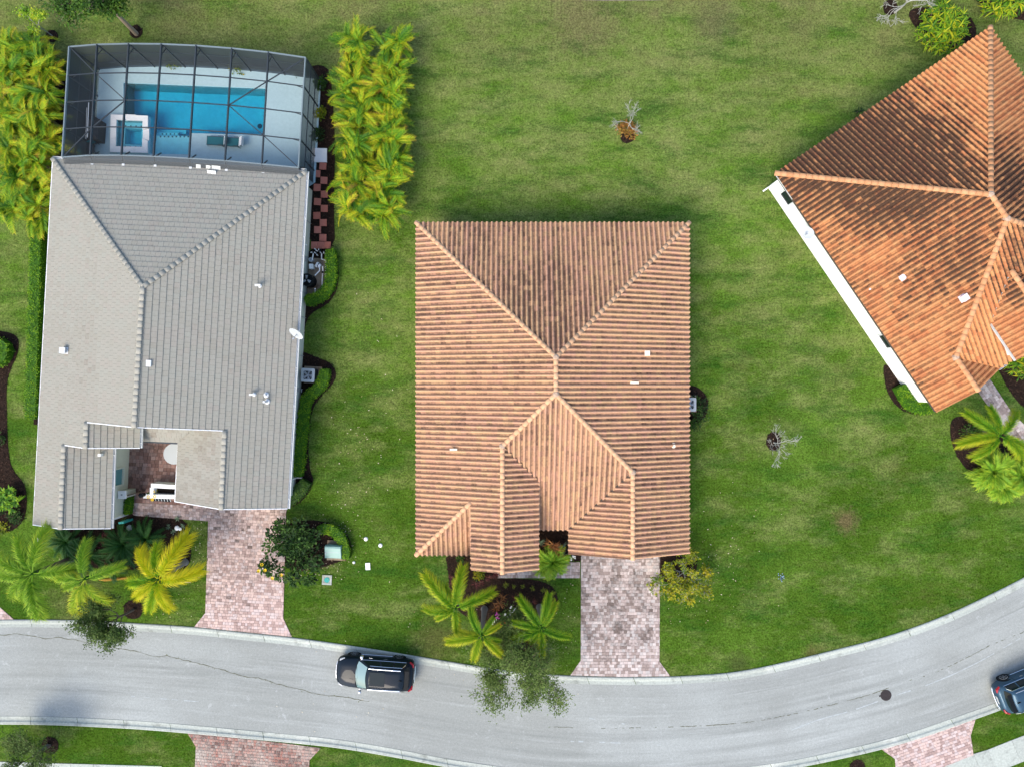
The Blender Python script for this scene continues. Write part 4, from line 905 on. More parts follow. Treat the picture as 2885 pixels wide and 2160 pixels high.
# ------------------------------------------------------------ right house: terracotta barrel tiles
rgt = thing('house', 'house at the right edge turned at an angle under a mould stained terracotta roof', 'house', (30, 5, 0))
Wc, S_, T_ = G(2183.7, 489, zE), G(2636.7, 1160, zE), G(2788, 78, zE)
al = V3((S_.x - Wc.x, S_.y - Wc.y, 0)).normalized(); nn_ = V3((-al.y, al.x, 0))
W_R = (T_ - Wc).dot(nn_); PR = 0.40; hR = W_R / 2; zRr = zE + PR * hR; Lr = (S_ - Wc).dot(al)
def RP(n_, a_, z): q = Wc + nn_ * n_ + al * a_; return V3((q.x, q.y, z))
AR = RP(hR, hR, zRr); BR = RP(hR, hR + 1.65, zRr); bA = hR + 1.65
eN = 2.33; ER = RP(eN, bA + (hR - eN), zE + PR * eN); FR = RP(eN, Lr, zE + PR * eN)
frontE = bA + hR; VR = RP(eN + (frontE - (bA + hR - eN)), frontE, zE)
qN, qA = hR - .68, bA + 2.82; zq = zRr - PR * 2.82; p1N, p1A = hR - 2.8, bA + 4.95; zp = zRr - PR * 4.95
GR = bA + 7.65; e3 = W_R
blobs = [(G(2350, 480, 4), 3.6, .8), (G(2480, 330, 4), 3.4, .9), (G(2640, 480, 5), 3.4, .85), (G(2470, 400, 4.5), 2.6, .6), (G(2260, 440, 3.3), 2.2, .65), (G(2850, 520, 5), 1.8, .9), (G(2840, 690, 5), 1.6, .8), (G(2560, 560, 4.4), 1.9, .55), (G(2620, 800, 4.4), 1.8, .4), (G(2400, 780, 3.5), 1.5, .3), (G(2860, 800, 4.4), 1.4, .7), (G(2700, 740, 4.8), 1.4, .5)]
def stR(x, y, z):
    v = -0.06 + 0.30 * nz(x, y, .5) + .22 * nz(x, y, 1.8)
    for c, r, k in blobs: v += k * math.exp(-((x - c.x) ** 2 + (y - c.y) ** 2) / (r * r))
    return v
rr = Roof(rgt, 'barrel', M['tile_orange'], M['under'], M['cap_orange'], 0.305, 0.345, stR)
rr.slope([T_, Wc, AR])
rr.slope([Wc, RP(0, Lr, zE), FR, ER, BR, AR])
rr.slope([ER, FR, VR])
rr.slope([BR, ER, VR, RP(hR - 2.6, frontE, zE), RP(hR + 1.6, frontE, zE), RP(e3, frontE, zE)])
rr.slope([RP(qN, qA, zq), RP(p1N, p1A, zp), RP(p1N, GR, zp), RP(qN, GR, zq)])
rr.slope([RP(qN, qA, zq), RP(qN, GR, zq), RP(2 * qN - p1N, GR, zp), RP(2 * qN - p1N, p1A, zp)])
rr.slope([T_, AR, BR, RP(e3, frontE, zE)])
for p, q in ((Wc, AR), (T_, AR), (BR, AR), (ER, BR), (FR, ER), (RP(e3, frontE, zE), BR), (RP(qN, GR, zq), RP(qN, qA, zq))): rr.ridge(p, q, .16)
rroof = rr.done()
mb = MB(); mb.beam(RP(qN - .05, qA + .05, zq + .03), RP(p1N, p1A, zp + .03), .05, .02); mb.build('valley_flashing', M['gutter'], rroof)
mb = MB()
for p in (AR, BR, ER): mb.lathe([(.22, -.02), (.18, .14), (.09, .21)], (p.x, p.y, p.z), 10)
mb.build('mortar_bed', M['mortar'], rroof)
mb = MB()
for P in ([Wc, T_], [RP(0, 1.9, zE), Wc], [RP(p1N, p1A, zp), RP(p1N, GR, zp)]): gutter_mb(mb, P, .08)
q0, q1 = VR, RP(hR - 2.7, frontE, zE); gutter_mb(mb, [q0, q1], .12)
mb.build('gutter', M['gutter'], rgt, inv(rgt))
mb = MB(); i_ = .40
w_in = lambda n_, a_: P2(RP(n_, a_, 0))
mb.prism([w_in(i_, i_), w_in(i_, Lr - i_), w_in(4.2, Lr - i_), w_in(4.2, frontE - i_), w_in(W_R - i_, frontE - i_), w_in(W_R - i_, i_)], 0, zE - .14)
gable(mb, [RP(eN, Lr - i_, FR.z - .25), RP(i_, Lr - i_, zE - .16), RP(4.2, Lr - i_, zE - .16)])
gable(mb, [RP(p1N + .3, p1A + .3, zE - .3), RP(p1N + .3, GR - .2, zE - .3), RP(p1N + .3, GR - .2, zp - .2), RP(p1N + .3, p1A + .3, zp - .2)])
mb.build('wall', M['stucco_white'], rgt, inv(rgt))
mb = MB(); mb.box(tuple(RP(i_ - .03, 13.3, 1.0) ), (.04, 2.6, .05), math.atan2(nn_.y, nn_.x)); mb.build('wall_ledge', M['stucco_white'], rgt, inv(rgt))
def side_window(a0, a1, z0, z1):
    A0, A1 = RP(i_, a0, 0), RP(i_, a1, 0); o = -nn_; mb = MB()
    for z in (z0, z1): mb.beam(A0 + o * .03 + V3((0, 0, z)), A1 + o * .03 + V3((0, 0, z)), .10, .08)
    for p in (A0, A1): mb.beam(p + o * .03 + V3((0, 0, z0 + .04)), p + o * .03 + V3((0, 0, z1 - .04)), .08, .08)
    f = mb.build('window', M['white'], rgt, inv(rgt)); g = MB(); g.add([tuple(p + o * .02 + V3((0, 0, z))) for p, z in ((A0, z0), (A1, z0), (A1, z1), (A0, z1))], [(3, 2, 1, 0)]); g.build('pane', M['glass_dark'], f)
side_window(1.15, 2.1, .95, 2.3); side_window(12.0, 13.0, 1.25, 2.3)
p = RP(i_ - .12, .42, 0); m = MB(); m.tube([p + V3((0, 0, 2.4)), p + V3((0, 0, .3)), p - nn_ * .35 + al * .0 + V3((0, 0, .15))], .05, 6); m.tube([p - nn_ * .05 + V3((0, 0, 1.0)), p - nn_ * .30 + al * .2 + V3((0, 0, .9))], .03, 6); m.build('downpipe', M['white'], rgt, inv(rgt))
WPr = [Wc, RP(0, Lr, zE), AR]
M['vent_pink'] = mat('pale_pink_vent', [(0.72, 0.60, 0.60)], 0.6)
vent_box(2536, 784, zat(WPr, *G2(2536, 784, 4.2)), rgt, RH_ROT, .32, 'vent_pink'); vent_box(2712, 840, zat(WPr, *G2(2712, 840, 3.9)), rgt, RH_ROT, .34, 'vent_pink')
vent_pipe(2446, 816, zat(WPr, *G2(2446, 816, 3.4)), rgt, .06, .25, 'vent_pink')
def dish(label, at, look, r, parent_pt):
    """satellite dish: bowl, mast and feed arm"""
    t = thing('satellite_dish', label, 'dish', parent_pt); m = MB(); look = Vector(look).normalized()
    off = Vector(at) - Vector(parent_pt); a_ = look.orthogonal().normalized(); b_ = look.cross(a_)
    V = []; F = []; n = 18
    for i, (q, d) in enumerate(((.02, 0), (.4, .03), (.75, .10), (1.0, .19))):
        for k in range(n): th = 2 * math.pi * k / n; v = off + a_ * (r * q * math.cos(th)) + b_ * (r * q * 1.12 * math.sin(th)) + look * (d * r); V.append(tuple(v))
    F = [(i * n + k, i * n + (k + 1) % n, (i + 1) * n + (k + 1) % n, (i + 1) * n + k) for i in range(3) for k in range(n)] + [tuple(range(n - 1, -1, -1))]
    m.add(V, F); m.build('bowl', M['dish'], t, smooth=True)
    m = MB(); m.tube([(0, 0, 0), tuple(off * .6 + Vector((0, 0, -.05))), tuple(off - look * .03)], .03, 8); m.build('mast', M['grey_metal'], t)
    m = MB(); lo = off - b_ * 0 - Vector((0, 0, r * .9)); tip = off + look * r * 1.1 - Vector((0, 0, r * .35)); m.tube([tuple(off + Vector((0, 0, -r * .5))), tuple(tip)], .02, 6); m.box(tuple(tip), (.12, .08, .09), .5); m.build('feed_arm', M['grey_metal'], t)
p = G(836, 938, 3.55); dish('grey satellite dish standing at the eave of the flat grey roof', p, (-.35, -.75, .55), .42, (p.x - .1, p.y - .05, 2.95))
p = G(2277, 657, 2.6); q = RP(i_ - .02, 0, 2.2); dish('white satellite dish fixed to the white side wall of the terracotta house', p, (-.5, -.25, .8), .34, (p.x + .35, p.y + .22, 2.2))
# ============================================================ POOL, CAGE AND SMALL THINGS
ZC = 3.2
CT = [G(x / 2.3, y / 2.3, ZC) for x, y in ((450, 305), (630, 290), (835, 285), (1047, 287), (1272, 297), (1503, 315), (1740, 340), (1980, 375))]
CB = [G(x / 2.3, y / 2.3, ZC) for x, y in ((405, 1020), (585, 1008), (787, 1008), (995, 1015), (1225, 1028), (1458, 1043), (1697, 1065), (1935, 1088))]
deckpoly = [(p.x, p.y + .12) for p in CT] + [(CT[-1].x + .10, CT[-1].y), (CB[-1].x + .14, CB[-1].y), G2(868, 530), G2(150, 500), (CB[0].x - .1, CB[0].y), (CT[0].x - .1, CT[0].y)]
pd = sheet('pool_deck', deckpoly, [POOLHOLE], 0.09, M['deck'])
# basin
root = bpy.data.objects.new('swimming_pool', None); COL.objects.link(root); tag(root, 'rectangular blue swimming pool with a shallow sun shelf inside the screen cage', 'pool')
def ringwalls(mb, poly, z0, z1):
    n = len(poly); P = poly if area2(poly) > 0 else poly[::-1]
    v = [(*p, z0) for p in P] + [(*p, z1) for p in P]
    mb.add(v, [((i + 1) % n, i, n + i, n + (i + 1) % n) for i in range(n)])
mb = MB(); ringwalls(mb, POOLHOLE, -1.75, 0.09); P = POOLHOLE if area2(POOLHOLE) > 0 else POOLHOLE[::-1]; mb.add([(*p, -1.25) for p in P], [tuple(range(len(P)))])
mb.build('basin', M['plaster'], root)
mb = MB(); q = S([(539.6, 436.9), (424, 434), (424, 379), (539.6, 379)]); mb.prism(q, -1.69, -.30); mb.build('sun_shelf', M['plaster'], root)
mb = MB(); mb.prism(S([(424.2, 379), (493, 379), (493, 366), (424.2, 366)]), -1.69, -.55); mb.prism(S([(424.2, 366), (508, 366), (508, 355), (424.2, 355)]), -1.69, -.80); mb.build('step', M['plaster'], root)
mb = MB(); mb.prism(S([(695, 381.5), (743, 382.6), (743, 371), (700, 371)]), -1.69, -.45); mb.build('bench', M['plaster'], root)
M['dot'] = mat('dark_mosaic', [(0.02, 0.06, 0.09)], 0.6)
mb = MB()
for i in range(9): p = G(446 + i * 11.2, 381.3, 0); mb.box((p.x, p.y, -.297), (.09, .09, .012))
for i in range(5): p = G(446 + i * 11.4, 370, 0); mb.box((p.x, p.y, -.547), (.09, .09, .012))
for i in range(3): p = G(712 + i * 11, 377, 0); mb.box((p.x, p.y, -.447), (.09, .09, .012))
mb.build('mosaic_marker', M['dot'], root)
mb = MB(); W0 = [(p[0], p[1]) for p in POOL]; mb.prism(W0, -2.0, -.02)
tag(mb.build('water', M['water'], root))
mb = MB()
for x, y in ((731, 317), (713, 337), (724, 363)): p = G(x, y, 0); mb.lathe([(.16, 0), (.16, .02)], (p.x, p.y, -1.24), 14)
mb.build('floor_drain', M['dot'], root)
# raised spa
root = thing('spa', 'raised square spa with a white stone rim at the corner of the pool', 'spa', G(372, 382))
o = inv(root); c = [V3((*p, 0)) for p in SPA_OUT]
I_ = [V3((*p, 0)) for p in S([(336, 343), (409, 346), (408, 419), (334, 417.5)])]
mb = MB(); ringwalls(mb, [(p.x, p.y) for p in I_], -.9, .26); mb.add([(p.x, p.y, -.85) for p in I_[::-1]], [(0, 1, 2, 3)])
n4 = 4; P = [(p.x, p.y) for p in c][::-1]; v = [(*p, -.6) for p in P] + [(*p, .24) for p in P]; mb.add(v, [(i, (i + 1) % 4, 4 + (i + 1) % 4, 4 + i) for i in range(4)])
mb.build('basin', M['plaster'], root, o)
b1 = [V3((*p, 0)) for p in S([(349, 359), (396, 361), (395, 407), (347.5, 405)])]
mb = MB()
for i in range(4):
    j = (i + 1) % 4; mb.prism([(I_[i].x, I_[i].y), (I_[j].x, I_[j].y), (b1[j].x, b1[j].y), (b1[i].x, b1[i].y)], -.84, -.16)
mb.build('bench', M['plaster'], root, o)
mb = MB()
for i in range(4):
    j = (i + 1) % 4
    for k in range(4): t = (k + .5) / 4; p = (I_[i].lerp(I_[j], t) * .45 + b1[i].lerp(b1[j], t) * .55); mb.box((p.x, p.y, -.157), (.07, .07, .01))
mb.build('mosaic_marker', M['dot'], root, o)
mb = MB(); mb.prism([(p.x, p.y) for p in I_], -1.0, .18); mb.build('water', M['water'], root, o)
k = 0
def coping(a0, a1, b1_, b0, z0, z1, mt='coping'):
    m = MB(); m.prism([(p.x, p.y) for p in (a0, a1, b1_, b0)], z0, z1); return m.build('coping_stone', M[mt], root, o)
for i in range(4):
    j = (i + 1) % 4; nseg = 3
    for s_ in range(nseg):
        t0, t1 = s_ / nseg + .003, (s_ + 1) / nseg - .003; low = (i in (0, 1) and s_ == 1)
        A0, A1 = c[i].lerp(c[j], t0), c[i].lerp(c[j], t1); B0, B1 = I_[i].lerp(I_[j], t0), I_[i].lerp(I_[j], t1)
        if low:
            mid_ = (A0 + A1) / 2; outw = (mid_ - (B0 + B1) / 2).normalized() * .10; A0, A1 = A0 + outw * .6, A1 + outw * .6
        coping(A0, A1, B1, B0, .24, .27 if low else .33)

# ---- screen cage
cage = thing('pool_cage', 'screened pool enclosure with a bronze aluminium frame and flat screen roof', 'pool cage', G(505, 300)); co = inv(cage)
def cpart(nm, a, b, w=.06, h=.12, m='bronze'): q = MB(); q.beam(a, b, w, h); return q.build(nm, M[m], cage, co)
ZV = V3((0, 0, 1)); BASE = lambda p: V3((p.x, p.y, .09))
for i in range(8): cpart('roof_beam', CT[i], CB[i], .065, .16, 'frame_edge' if i in (0, 7) else 'bronze')
row = lambda t: [a_.lerp(b_, t) for a_, b_ in zip(CT, CB)]
rows = [row(t) for t in (0, .26, .505, .745, 1.0)]
for r_i, rw in enumerate(rows):
    for i in range(7): cpart('edge_rail' if r_i in (0, 4) else 'purlin', rw[i], rw[i + 1], .07 if r_i in (0, 4) else .05, .08, 'frame_edge' if r_i in (0, 4) else 'bronze')
dz = V3((0, 0, -.03))
for p, q in ((rows[0][0], rows[1][1]), (rows[1][1], rows[2][2]), (rows[2][2], rows[3][1]), (rows[3][1], rows[4][0]), (rows[0][7], rows[1][6]), (rows[1][6], rows[2][5]), (rows[2][5], rows[3][6]), (rows[3][6], rows[4][7])): cpart('brace', p + dz, q + dz, .055, .06)
for i in range(8): cpart('post', BASE(CT[i]), CT[i] - ZV * .08, .06, .10)
for rw in rows[1:4]:
    for p in (rw[0], rw[7]): cpart('post', BASE(p), p - ZV * .08, .06, .08)
for p in (rows[4][0], rows[4][7]): cpart('post', BASE(p), p - ZV * .08, .06, .06)
for z in (.95, 2.05):
    for i in range(7): cpart('wall_rail', V3((CT[i].x, CT[i].y, z)), V3((CT[i + 1].x, CT[i + 1].y, z)), .04, .05)
    for s_ in (0, 7):
        for k in range(4): cpart('wall_rail', V3((rows[k][s_].x, rows[k][s_].y, z)), V3((rows[k + 1][s_].x, rows[k + 1][s_].y, z)), .04, .05)
for s_ in (0, 7):
    for k in range(1, 4): p = rows[k][s_]; q = rows[k][1 if s_ == 0 else 6]; d_ = (q - p).normalized(); cpart('knee_brace', p - ZV * .40, p + d_ * .45 - ZV * .06, .035, .035)
for i in range(1, 7): cpart('knee_brace', CT[i] - ZV * .55, CT[i].lerp(CB[i], .09) - ZV * .08, .035, .05); cpart('upright', CB[i] - ZV * .09, CB[i] + V3((.0, -.32, -.18)), .05, .05)
for i in range(1, 7): cpart('upright', V3((CB[i].x + .02, CB[i].y + .5, 2.3)), V3((CB[i].x, CB[i].y - .02, 3.1)), .05, .07)
hB = [V3((p.x, p.y - .55, 2.93)) for p in CB]
def pane(nm, pts, m): q = MB(); q.add([tuple(p) for p in pts], [tuple(range(len(pts)))]); return q.build(nm, M[m], cage, co)
up = ZV * .005
for k in range(4):
    for i in range(7): pane('roof_screen', [rows[k][i] + up, rows[k][i + 1] + up, rows[k + 1][i + 1] + up, rows[k + 1][i] + up], 'screen')
for i in range(7):
    pane('wall_screen', [BASE(CT[i]), BASE(CT[i + 1]), CT[i + 1], CT[i]], 'screen_wall'); pane('riser_screen', [CB[i], CB[i + 1], hB[i + 1], hB[i]], 'screen_wall')
for s_ in (0, 7):
    for k in range(4): pane('wall_screen', [BASE(rows[k][s_]), BASE(rows[k + 1][s_]), rows[k + 1][s_], rows[k][s_]], 'screen_wall')
for i in range(8): m_ = MB(); p = hB[i]; m_.box((p.x, p.y + .05, 2.99), (.16, .12, .06)); m_.build('bracket', M['gutter'], cage, co)
# screen door in the side that faces the palms
p0, p1 = rows[3][7].lerp(rows[4][7], .0), rows[3][7].lerp(rows[4][7], .55); m_ = MB()
for p in (p0, p1): m_.beam(V3((p.x + .03, p.y, .05)), V3((p.x + .03, p.y, 2.1)), .05, .05)
m_.beam(V3((p0.x + .03, p0.y, 2.12)), V3((p1.x + .03, p1.y, 2.12)), .05, .05); m_.build('screen_door', M['bronze'], cage, co)

# ---- loungers, table, covered grill, pole
def lounger(label, px, py, rot, towel):
    t = thing('sun_lounger', label, 'sun lounger', G(px, py, .09), rot, 'sun loungers on the pool deck'); t.scale = (.86, .86, .9)
    m = MB()
    for y in (-.32, .32): m.tube([(-.62, y, .32), (.55, y, .32), (.98, y, .78)], .022, 6); m.tube([(.30, y, .55), (.62, y, .58), (.62, y, .34)], .02, 6)
    m.tube([(-.62, -.32, .32), (-.62, .32, .32)], .022, 6); m.tube([(.98, -.32, .78), (.98, .32, .78)], .022, 6); m.build('frame', M['bronze'], t)
    for x, y in ((-.55, -.32), (-.55, .32), (.5, -.32), (.5, .32)): m = MB(); m.tube([(x, y, .32), (x - .12 if x < 0 else x + .14, y, 0)], .02, 6); m.build('leg', M['bronze'], t)
    m = MB(); m.box((-.03, 0, .33), (1.14, .6, .02)); m.build('seat', M['teal_fabric'], t)
    m = MB(); d = V3((.43, 0, .46)).normalized(); n_ = V3((-d.z, 0, d.x)); A0 = V3((.56, 0, .33)); v = []
    for s_ in (0, .62):
        for y in (-.3, .3):
            for hh in (0, .02): v.append(tuple(A0 + d * s_ + V3((0, y, 0)) + n_ * hh))
    m.add(v, [(1, 3, 7, 5), (0, 4, 6, 2), (0, 1, 5, 4), (2, 6, 7, 3), (4, 5, 7, 6), (0, 2, 3, 1)]); m.build('backrest', M['teal_fabric'], t)
    if towel: m = MB(); a_ = A0 + d * .22 + n_ * .028; m.beam(a_, A0 + d * .66 + n_ * .028, .66, .02); m.beam(A0 + d * .66 + n_ * .03, A0 + d * .66 - ZV * .28 + V3((.03, 0, 0)), .66, .02); m.build('towel', M['white'], t)
    else: m = MB(); m.beam(A0 + d * .30 + n_ * .028, A0 + d * .42 + n_ * .028, .6, .02); m.build('towel', M['white'], t)
lounger('teal sling lounger nearer the spa, its raised back bare beside the pool', 612, 402, R(-4), False)
lounger('teal sling lounger with a white towel folded over its head end', 655, 405, R(-4), True)
t = thing('covered_grill', 'black fabric cover over a grill on the deck beside the spa', 'grill', G(280, 372, .09), R(-4)); m = MB()
m.prism([(-.42, -.75), (.42, -.75), (.42, .55), (.1, .72), (-.42, .75)], 0, .85); V = [(-.40, -.72, .851), (.40, -.72, .851), (.40, .52, .851), (.08, .69, .851), (-.40, .72, .851), (-.22, -.45, 1.12), (.22, -.45, 1.12), (.22, .35, 1.12), (-.22, .42, 1.12)]
m.add(V, [(0, 1, 6, 5), (1, 2, 7, 6), (2, 3, 4, 8, 7), (4, 0, 5, 8), (5, 6, 7, 8)]); m.build('cover', M['darkgrey'], t)
m = MB(); m.box((0, -.1, 1.13), (.5, .06, .03)); m.build('strap', M['black'], t)
t = thing('patio_table', 'small dark table with chairs in the corner of the cage by the grey roof', 'table', G(262, 428, .09), R(20))
m = MB(); m.box((0, 0, .74), (.9, .9, .03)); m.build('table_top', M['bronze'], t)
for x in (-.38, .38):
    for y in (-.38, .38): m = MB(); m.box((x, y, .36), (.04, .04, .72)); m.build('leg', M['bronze'], t)
for lab, px, py, r_ in (('dark patio chair on the pool side of the small table', 268, 402, 200), ('dark patio chair left of the small table against the screen', 240, 436, 280)):
    t = thing('patio_chair', lab, 'chair', G(px, py, .09), R(r_), 'patio chairs by the small table'); m = MB(); m.box((0, 0, .42), (.48, .48, .03)); m.build('seat', M['teal_fabric'], t)
    m = MB(); m.box((0, .24, .68), (.48, .04, .48)); m.build('backrest', M['teal_fabric'], t)
    for x in (-.22, .22):
        for y in (-.22, .22): m = MB(); m.box((x, y, .2), (.03, .03, .4)); m.build('leg', M['bronze'], t)
t = thing('pool_pole', 'long pale telescopic pool pole leaning along the left screen wall', 'pole', G(248, 300, .03)); m = MB()
a_, b_ = G(250, 290, 1.75), G(246, 388, 1.75); m.tube([a_ - t.location, b_ - t.location], .028, 8); m.build('outer_tube', M['gutter'], t); m = MB(); a_, b_ = G(245, 304, 1.70), G(242, 392, 1.70); m.tube([a_ - t.location, b_ - t.location], .022, 8); m.build('inner_tube', M['dish'], t)
m = MB()
for y in (300, 380): p = G(246, y, 0) - t.location; m.beam(V3((p.x, p.y, 0)), V3((p.x, p.y, 1.68)), .04, .04)
m.build('hook_stand', M['bronze'], t)
t = thing('storage_cabinet', 'dark cabinet on the deck in the corner by the screen door', 'cabinet', G(853, 494, .09)); m = MB(); m.box((-.1, -.15, .5), (.9, .7, 1.0)); m.build('body', M['darkgrey'], t); m = MB(); m.box((-.1, -.15, 1.02), (.96, .76, .05)); m.build('lid', M['black'], t)

# ---- side yard: pad, stepping stones, pool pump and heater
m = MB(); m.prism(S([(882, 419), (922, 420), (922, 459), (880, 458)]), 0.0, .11); tag(m.build('concrete_pad', M['coping'], None), 'pale square concrete pad outside the screen door', 'pad')
stx = [(910, 469), (893, 490), (913, 509), (894, 529), (914, 548), (895, 569), (914, 588), (893, 608), (911, 628), (895, 648), (910, 670)]
ords = ['first', 'second', 'third', 'fourth', 'fifth', 'sixth', 'seventh', 'eighth', 'ninth', 'tenth', 'eleventh']
sm = MB(); h_ = .225; sm.add([(i * (h_ - q), j * (h_ - q), z) for q, z in ((0, -.05), (0, .045), (.012, .055)) for i, j in ((-1, -1), (1, -1), (1, 1), (-1, 1))], [(8, 9, 10, 11)] + [(o_ + i, o_ + (i + 1) % 4, o_ + 4 + (i + 1) % 4, o_ + 4 + i) for o_ in (0, 4) for i in range(4)], .5); sme = sm.mesh('stepping_stone')
for i, (x, y) in enumerate(stx):
    oo = link('stepping_stone', sme, M['stone_red'], None, G(x, y, .022)); oo.rotation_euler = (0, 0, R(random.uniform(-5, 3)))
    tag(oo, f'red square stepping stone, {ords[i]} from the pale pad in the zigzag row', 'stepping stone', 'red stepping stones beside the grey roof')
for i, x in enumerate((886, 904.5, 923)):
    oo = link('paving_slab', sme, M['stone_red'], None, G(x, 691.5, .022)); oo.rotation_euler = (0, 0, R(-1.5)); oo.scale = (.93, 1.0, 1)
    tag(oo, f'red slab {["nearest the house wall", "in the middle", "nearest the lawn"][i]} in the row of three above the pool pump', 'slab', 'row of three red slabs')
t = thing('pool_equipment', 'pool pump with white pipes and a filter on a stained brown pad', 'pool pump', G(895, 780)); o = inv(t)
m = MB(); m.prism(S([(871, 727), (922, 730), (912, 830), (866, 829)]), 0, .08); m.build('pad', M['brown'], t, o)
pt = lambda x, y, z: tuple(G(820 + x / 5.522, 600 + y / 5.522, z))
for path in ([(475, 640, .1), (475, 640, .45), (475, 720, .45), (545, 745, .45), (540, 870, .45)], [(345, 640, .1), (345, 640, .5), (330, 735, .5)], [(545, 970, .35), (525, 1260, .35), (375, 1255, .35), (375, 1190, .35), (375, 1180, .7)], [(490, 830, .55), (495, 905, .4), (490, 950, .35), (475, 1260, .35)], [(445, 850, .55), (440, 905, .5), (370, 975, .5)], [(540, 870, .45), (535, 965, .35)]):
    m = MB(); m.tube([pt(*p) for p in path], .038, 8); m.build('pipe', M['pvc'], t, o)
for (x, y) in ((375, 565), (430, 570), (400, 590), (370, 620), (405, 655), (455, 615), (510, 620), (545, 595), (540, 655), (315, 615)): m = MB(); q = pt(x, y, .32); m.box(q, (.11, .05, .06), random.random() * 3); m.tube([(q[0], q[1], .03), q], .03, 6); m.build('valve', M['pvc'], t, o)
for (x, y) in ((535, 885), (535, 925), (490, 925), (455, 580)): m = MB(); m.box(pt(x, y, .42), (.11, .11, .12)); m.build('actuator', M['black'], t, o)
m = MB(); m.lathe([(.14, 0), (.14, .42), (.10, .46), (.09, .46), (.07, .40)], pt(330, 745, .08), 14); m.build('skimmer_pot', M['dish'], t, o)
m = MB(); q = V3(pt(395, 800, .45)); r_ = V3(pt(460, 835, .45)); m.tube([q, q.lerp(r_, .3), r_], [.17, .19, .12], 14); m.build('pump_housing', M['pvc'], t, o); m = MB(); m.tube([q.lerp(r_, .5), q.lerp(r_, .6)], .20, 14); m.build('clamp_band', M['black'], t, o)
m = MB(); m.box(pt(325, 840, .35), (.24, .30, .5), .05); m.build('control_box', M['stucco_white'], t, o)
t = thing('pool_heater', 'round black pool heater with a fan standing below the white pipes', 'pool heater', G(875, 795)); o = inv(t); c_ = V3(pt(310, 1080, 0)); c_ = G(876.5, 794.5, 0)
m = MB(); m.lathe([(.38, .05), (.40, .1), (.40, 1.0), (.37, 1.06), (.33, 1.06), (.31, .98), (.05, .96)], (c_.x, c_.y, 0), 28); m.build('body', M['black'], t, o)
for k in range(3):
    th = k * 2.09 + 3.7; m = MB(); d_ = V3((math.cos(th), math.sin(th), 0)); n_ = V3((-d_.y, d_.x, 0)); V = [d_ * .06 + n_ * -.04, d_ * .27 + n_ * -.11, d_ * .29 + n_ * .07, d_ * .06 + n_ * .05]; V = [tuple(c_ + v + ZV * (1.0 + .03 * (i in (1, 0)))) for i, v in enumerate(V)]; m.add(V, [(0, 1, 2, 3)]); m.build('fan_blade', M['dish'], t, o)
m = MB()
for k in range(14): th = k * math.pi / 7; m.beam(c_ + V3((.06 * math.cos(th), .06 * math.sin(th), 1.055)), c_ + V3((.36 * math.cos(th), .36 * math.sin(th), 1.055)), .008, .008)
m.build('grille', M['black'], t, o)
t = thing('flood_light', 'black twin flood light on the side wall above the red slabs', 'light', onwall(.20) + so * .06 + ZV * 2.0); m = MB(); m.lathe([(.10, 0), (.15, .10), (.14, .22), (.02, .24)], (0, 0, -.1), 14); m.build('lamp_head', M['black'], t); m = MB(); m.tube([(-.05, .1, 0), (.15, .14, .05), (.32, .05, -.2)], .03, 6); m.build('conduit', M['white'], t)

def ac_unit(label, px, py, rot=0.0, s=.86, pad=True):
    t = thing('air_conditioner', label, 'air conditioner', G(px, py), rot)
    if pad: m = MB(); m.box((.09, .03, .04), (s + .26, s + .22, .08)); m.build('pad', M['brown'], t)
    m = MB(); q = s / 2; rd = .09; pts = []
    for cx_, cy_, a0 in ((q - rd, q - rd, 0), (-q + rd, q - rd, 90), (-q + rd, -q + rd, 180), (q - rd, -q + rd, 270)):
        for k in range(4): th = R(a0 + 30 * k); pts.append((cx_ + rd * math.cos(th), cy_ + rd * math.sin(th)))
    m.prism([(x * .97, y * .97) for x, y in pts], .08, .84); m.build('coil_case', M['bronze'], t)
    m = MB(); n = len(pts); rr_ = .34; inner = [(rr_ * math.cos(math.atan2(y, x)), rr_ * math.sin(math.atan2(y, x))) for x, y in pts]
    V = [(x, y, .84) for x, y in pts] + [(x, y, .885) for x, y in pts] + [(x, y, .905) for x, y in inner] + [(x, y, .80) for x, y in inner]
    m.add(V, [(o_ * n + i, o_ * n + (i + 1) % n, (o_ + 1) * n + (i + 1) % n, (o_ + 1) * n + i) for o_ in range(3) for i in range(n)]); m.build('top_cover', M['dish'], t)
    m = MB(); m.lathe([(.335, .845), (.335, .85)], (0, 0, 0), 20); m.build('fan_well', M['black'], t)
    for k in range(5):
        th = k * 2 * math.pi / 5; d_ = V3((math.cos(th), math.sin(th), 0)); n_ = V3((-d_.y, d_.x, 0)); m = MB(); V = [d_ * .05 - n_ * .03, d_ * .30 - n_ * .10, d_ * .31 + n_ * .06, d_ * .05 + n_ * .03]; m.add([tuple(v + ZV * (.862 + .02 * (i < 2))) for i, v in enumerate(V)], [(0, 1, 2, 3)]); m.build('fan_blade', M['grey_metal'], t)
    m = MB()
    for k in range(12): th = k * math.pi / 6; m.beam((.05 * math.cos(th), .05 * math.sin(th), .905), (.345 * math.cos(th), .345 * math.sin(th), .905), .012, .01)
    for r2 in (.15, .25): m.tube([(r2 * math.cos(a), r2 * math.sin(a), .906) for a in np.linspace(0, 2 * math.pi, 25)], .006, 4)
    m.lathe([(.07, .90), (.07, .915)], (0, 0, 0), 12); m.build('grille', M['grey_metal'], t)
ac_unit('square air conditioner on a pad beside the long side wall of the grey house', 878, 1057, R(-3))
ac_unit('air conditioner half hidden under the right eave of the peach roof', 1933, 1138, 0)
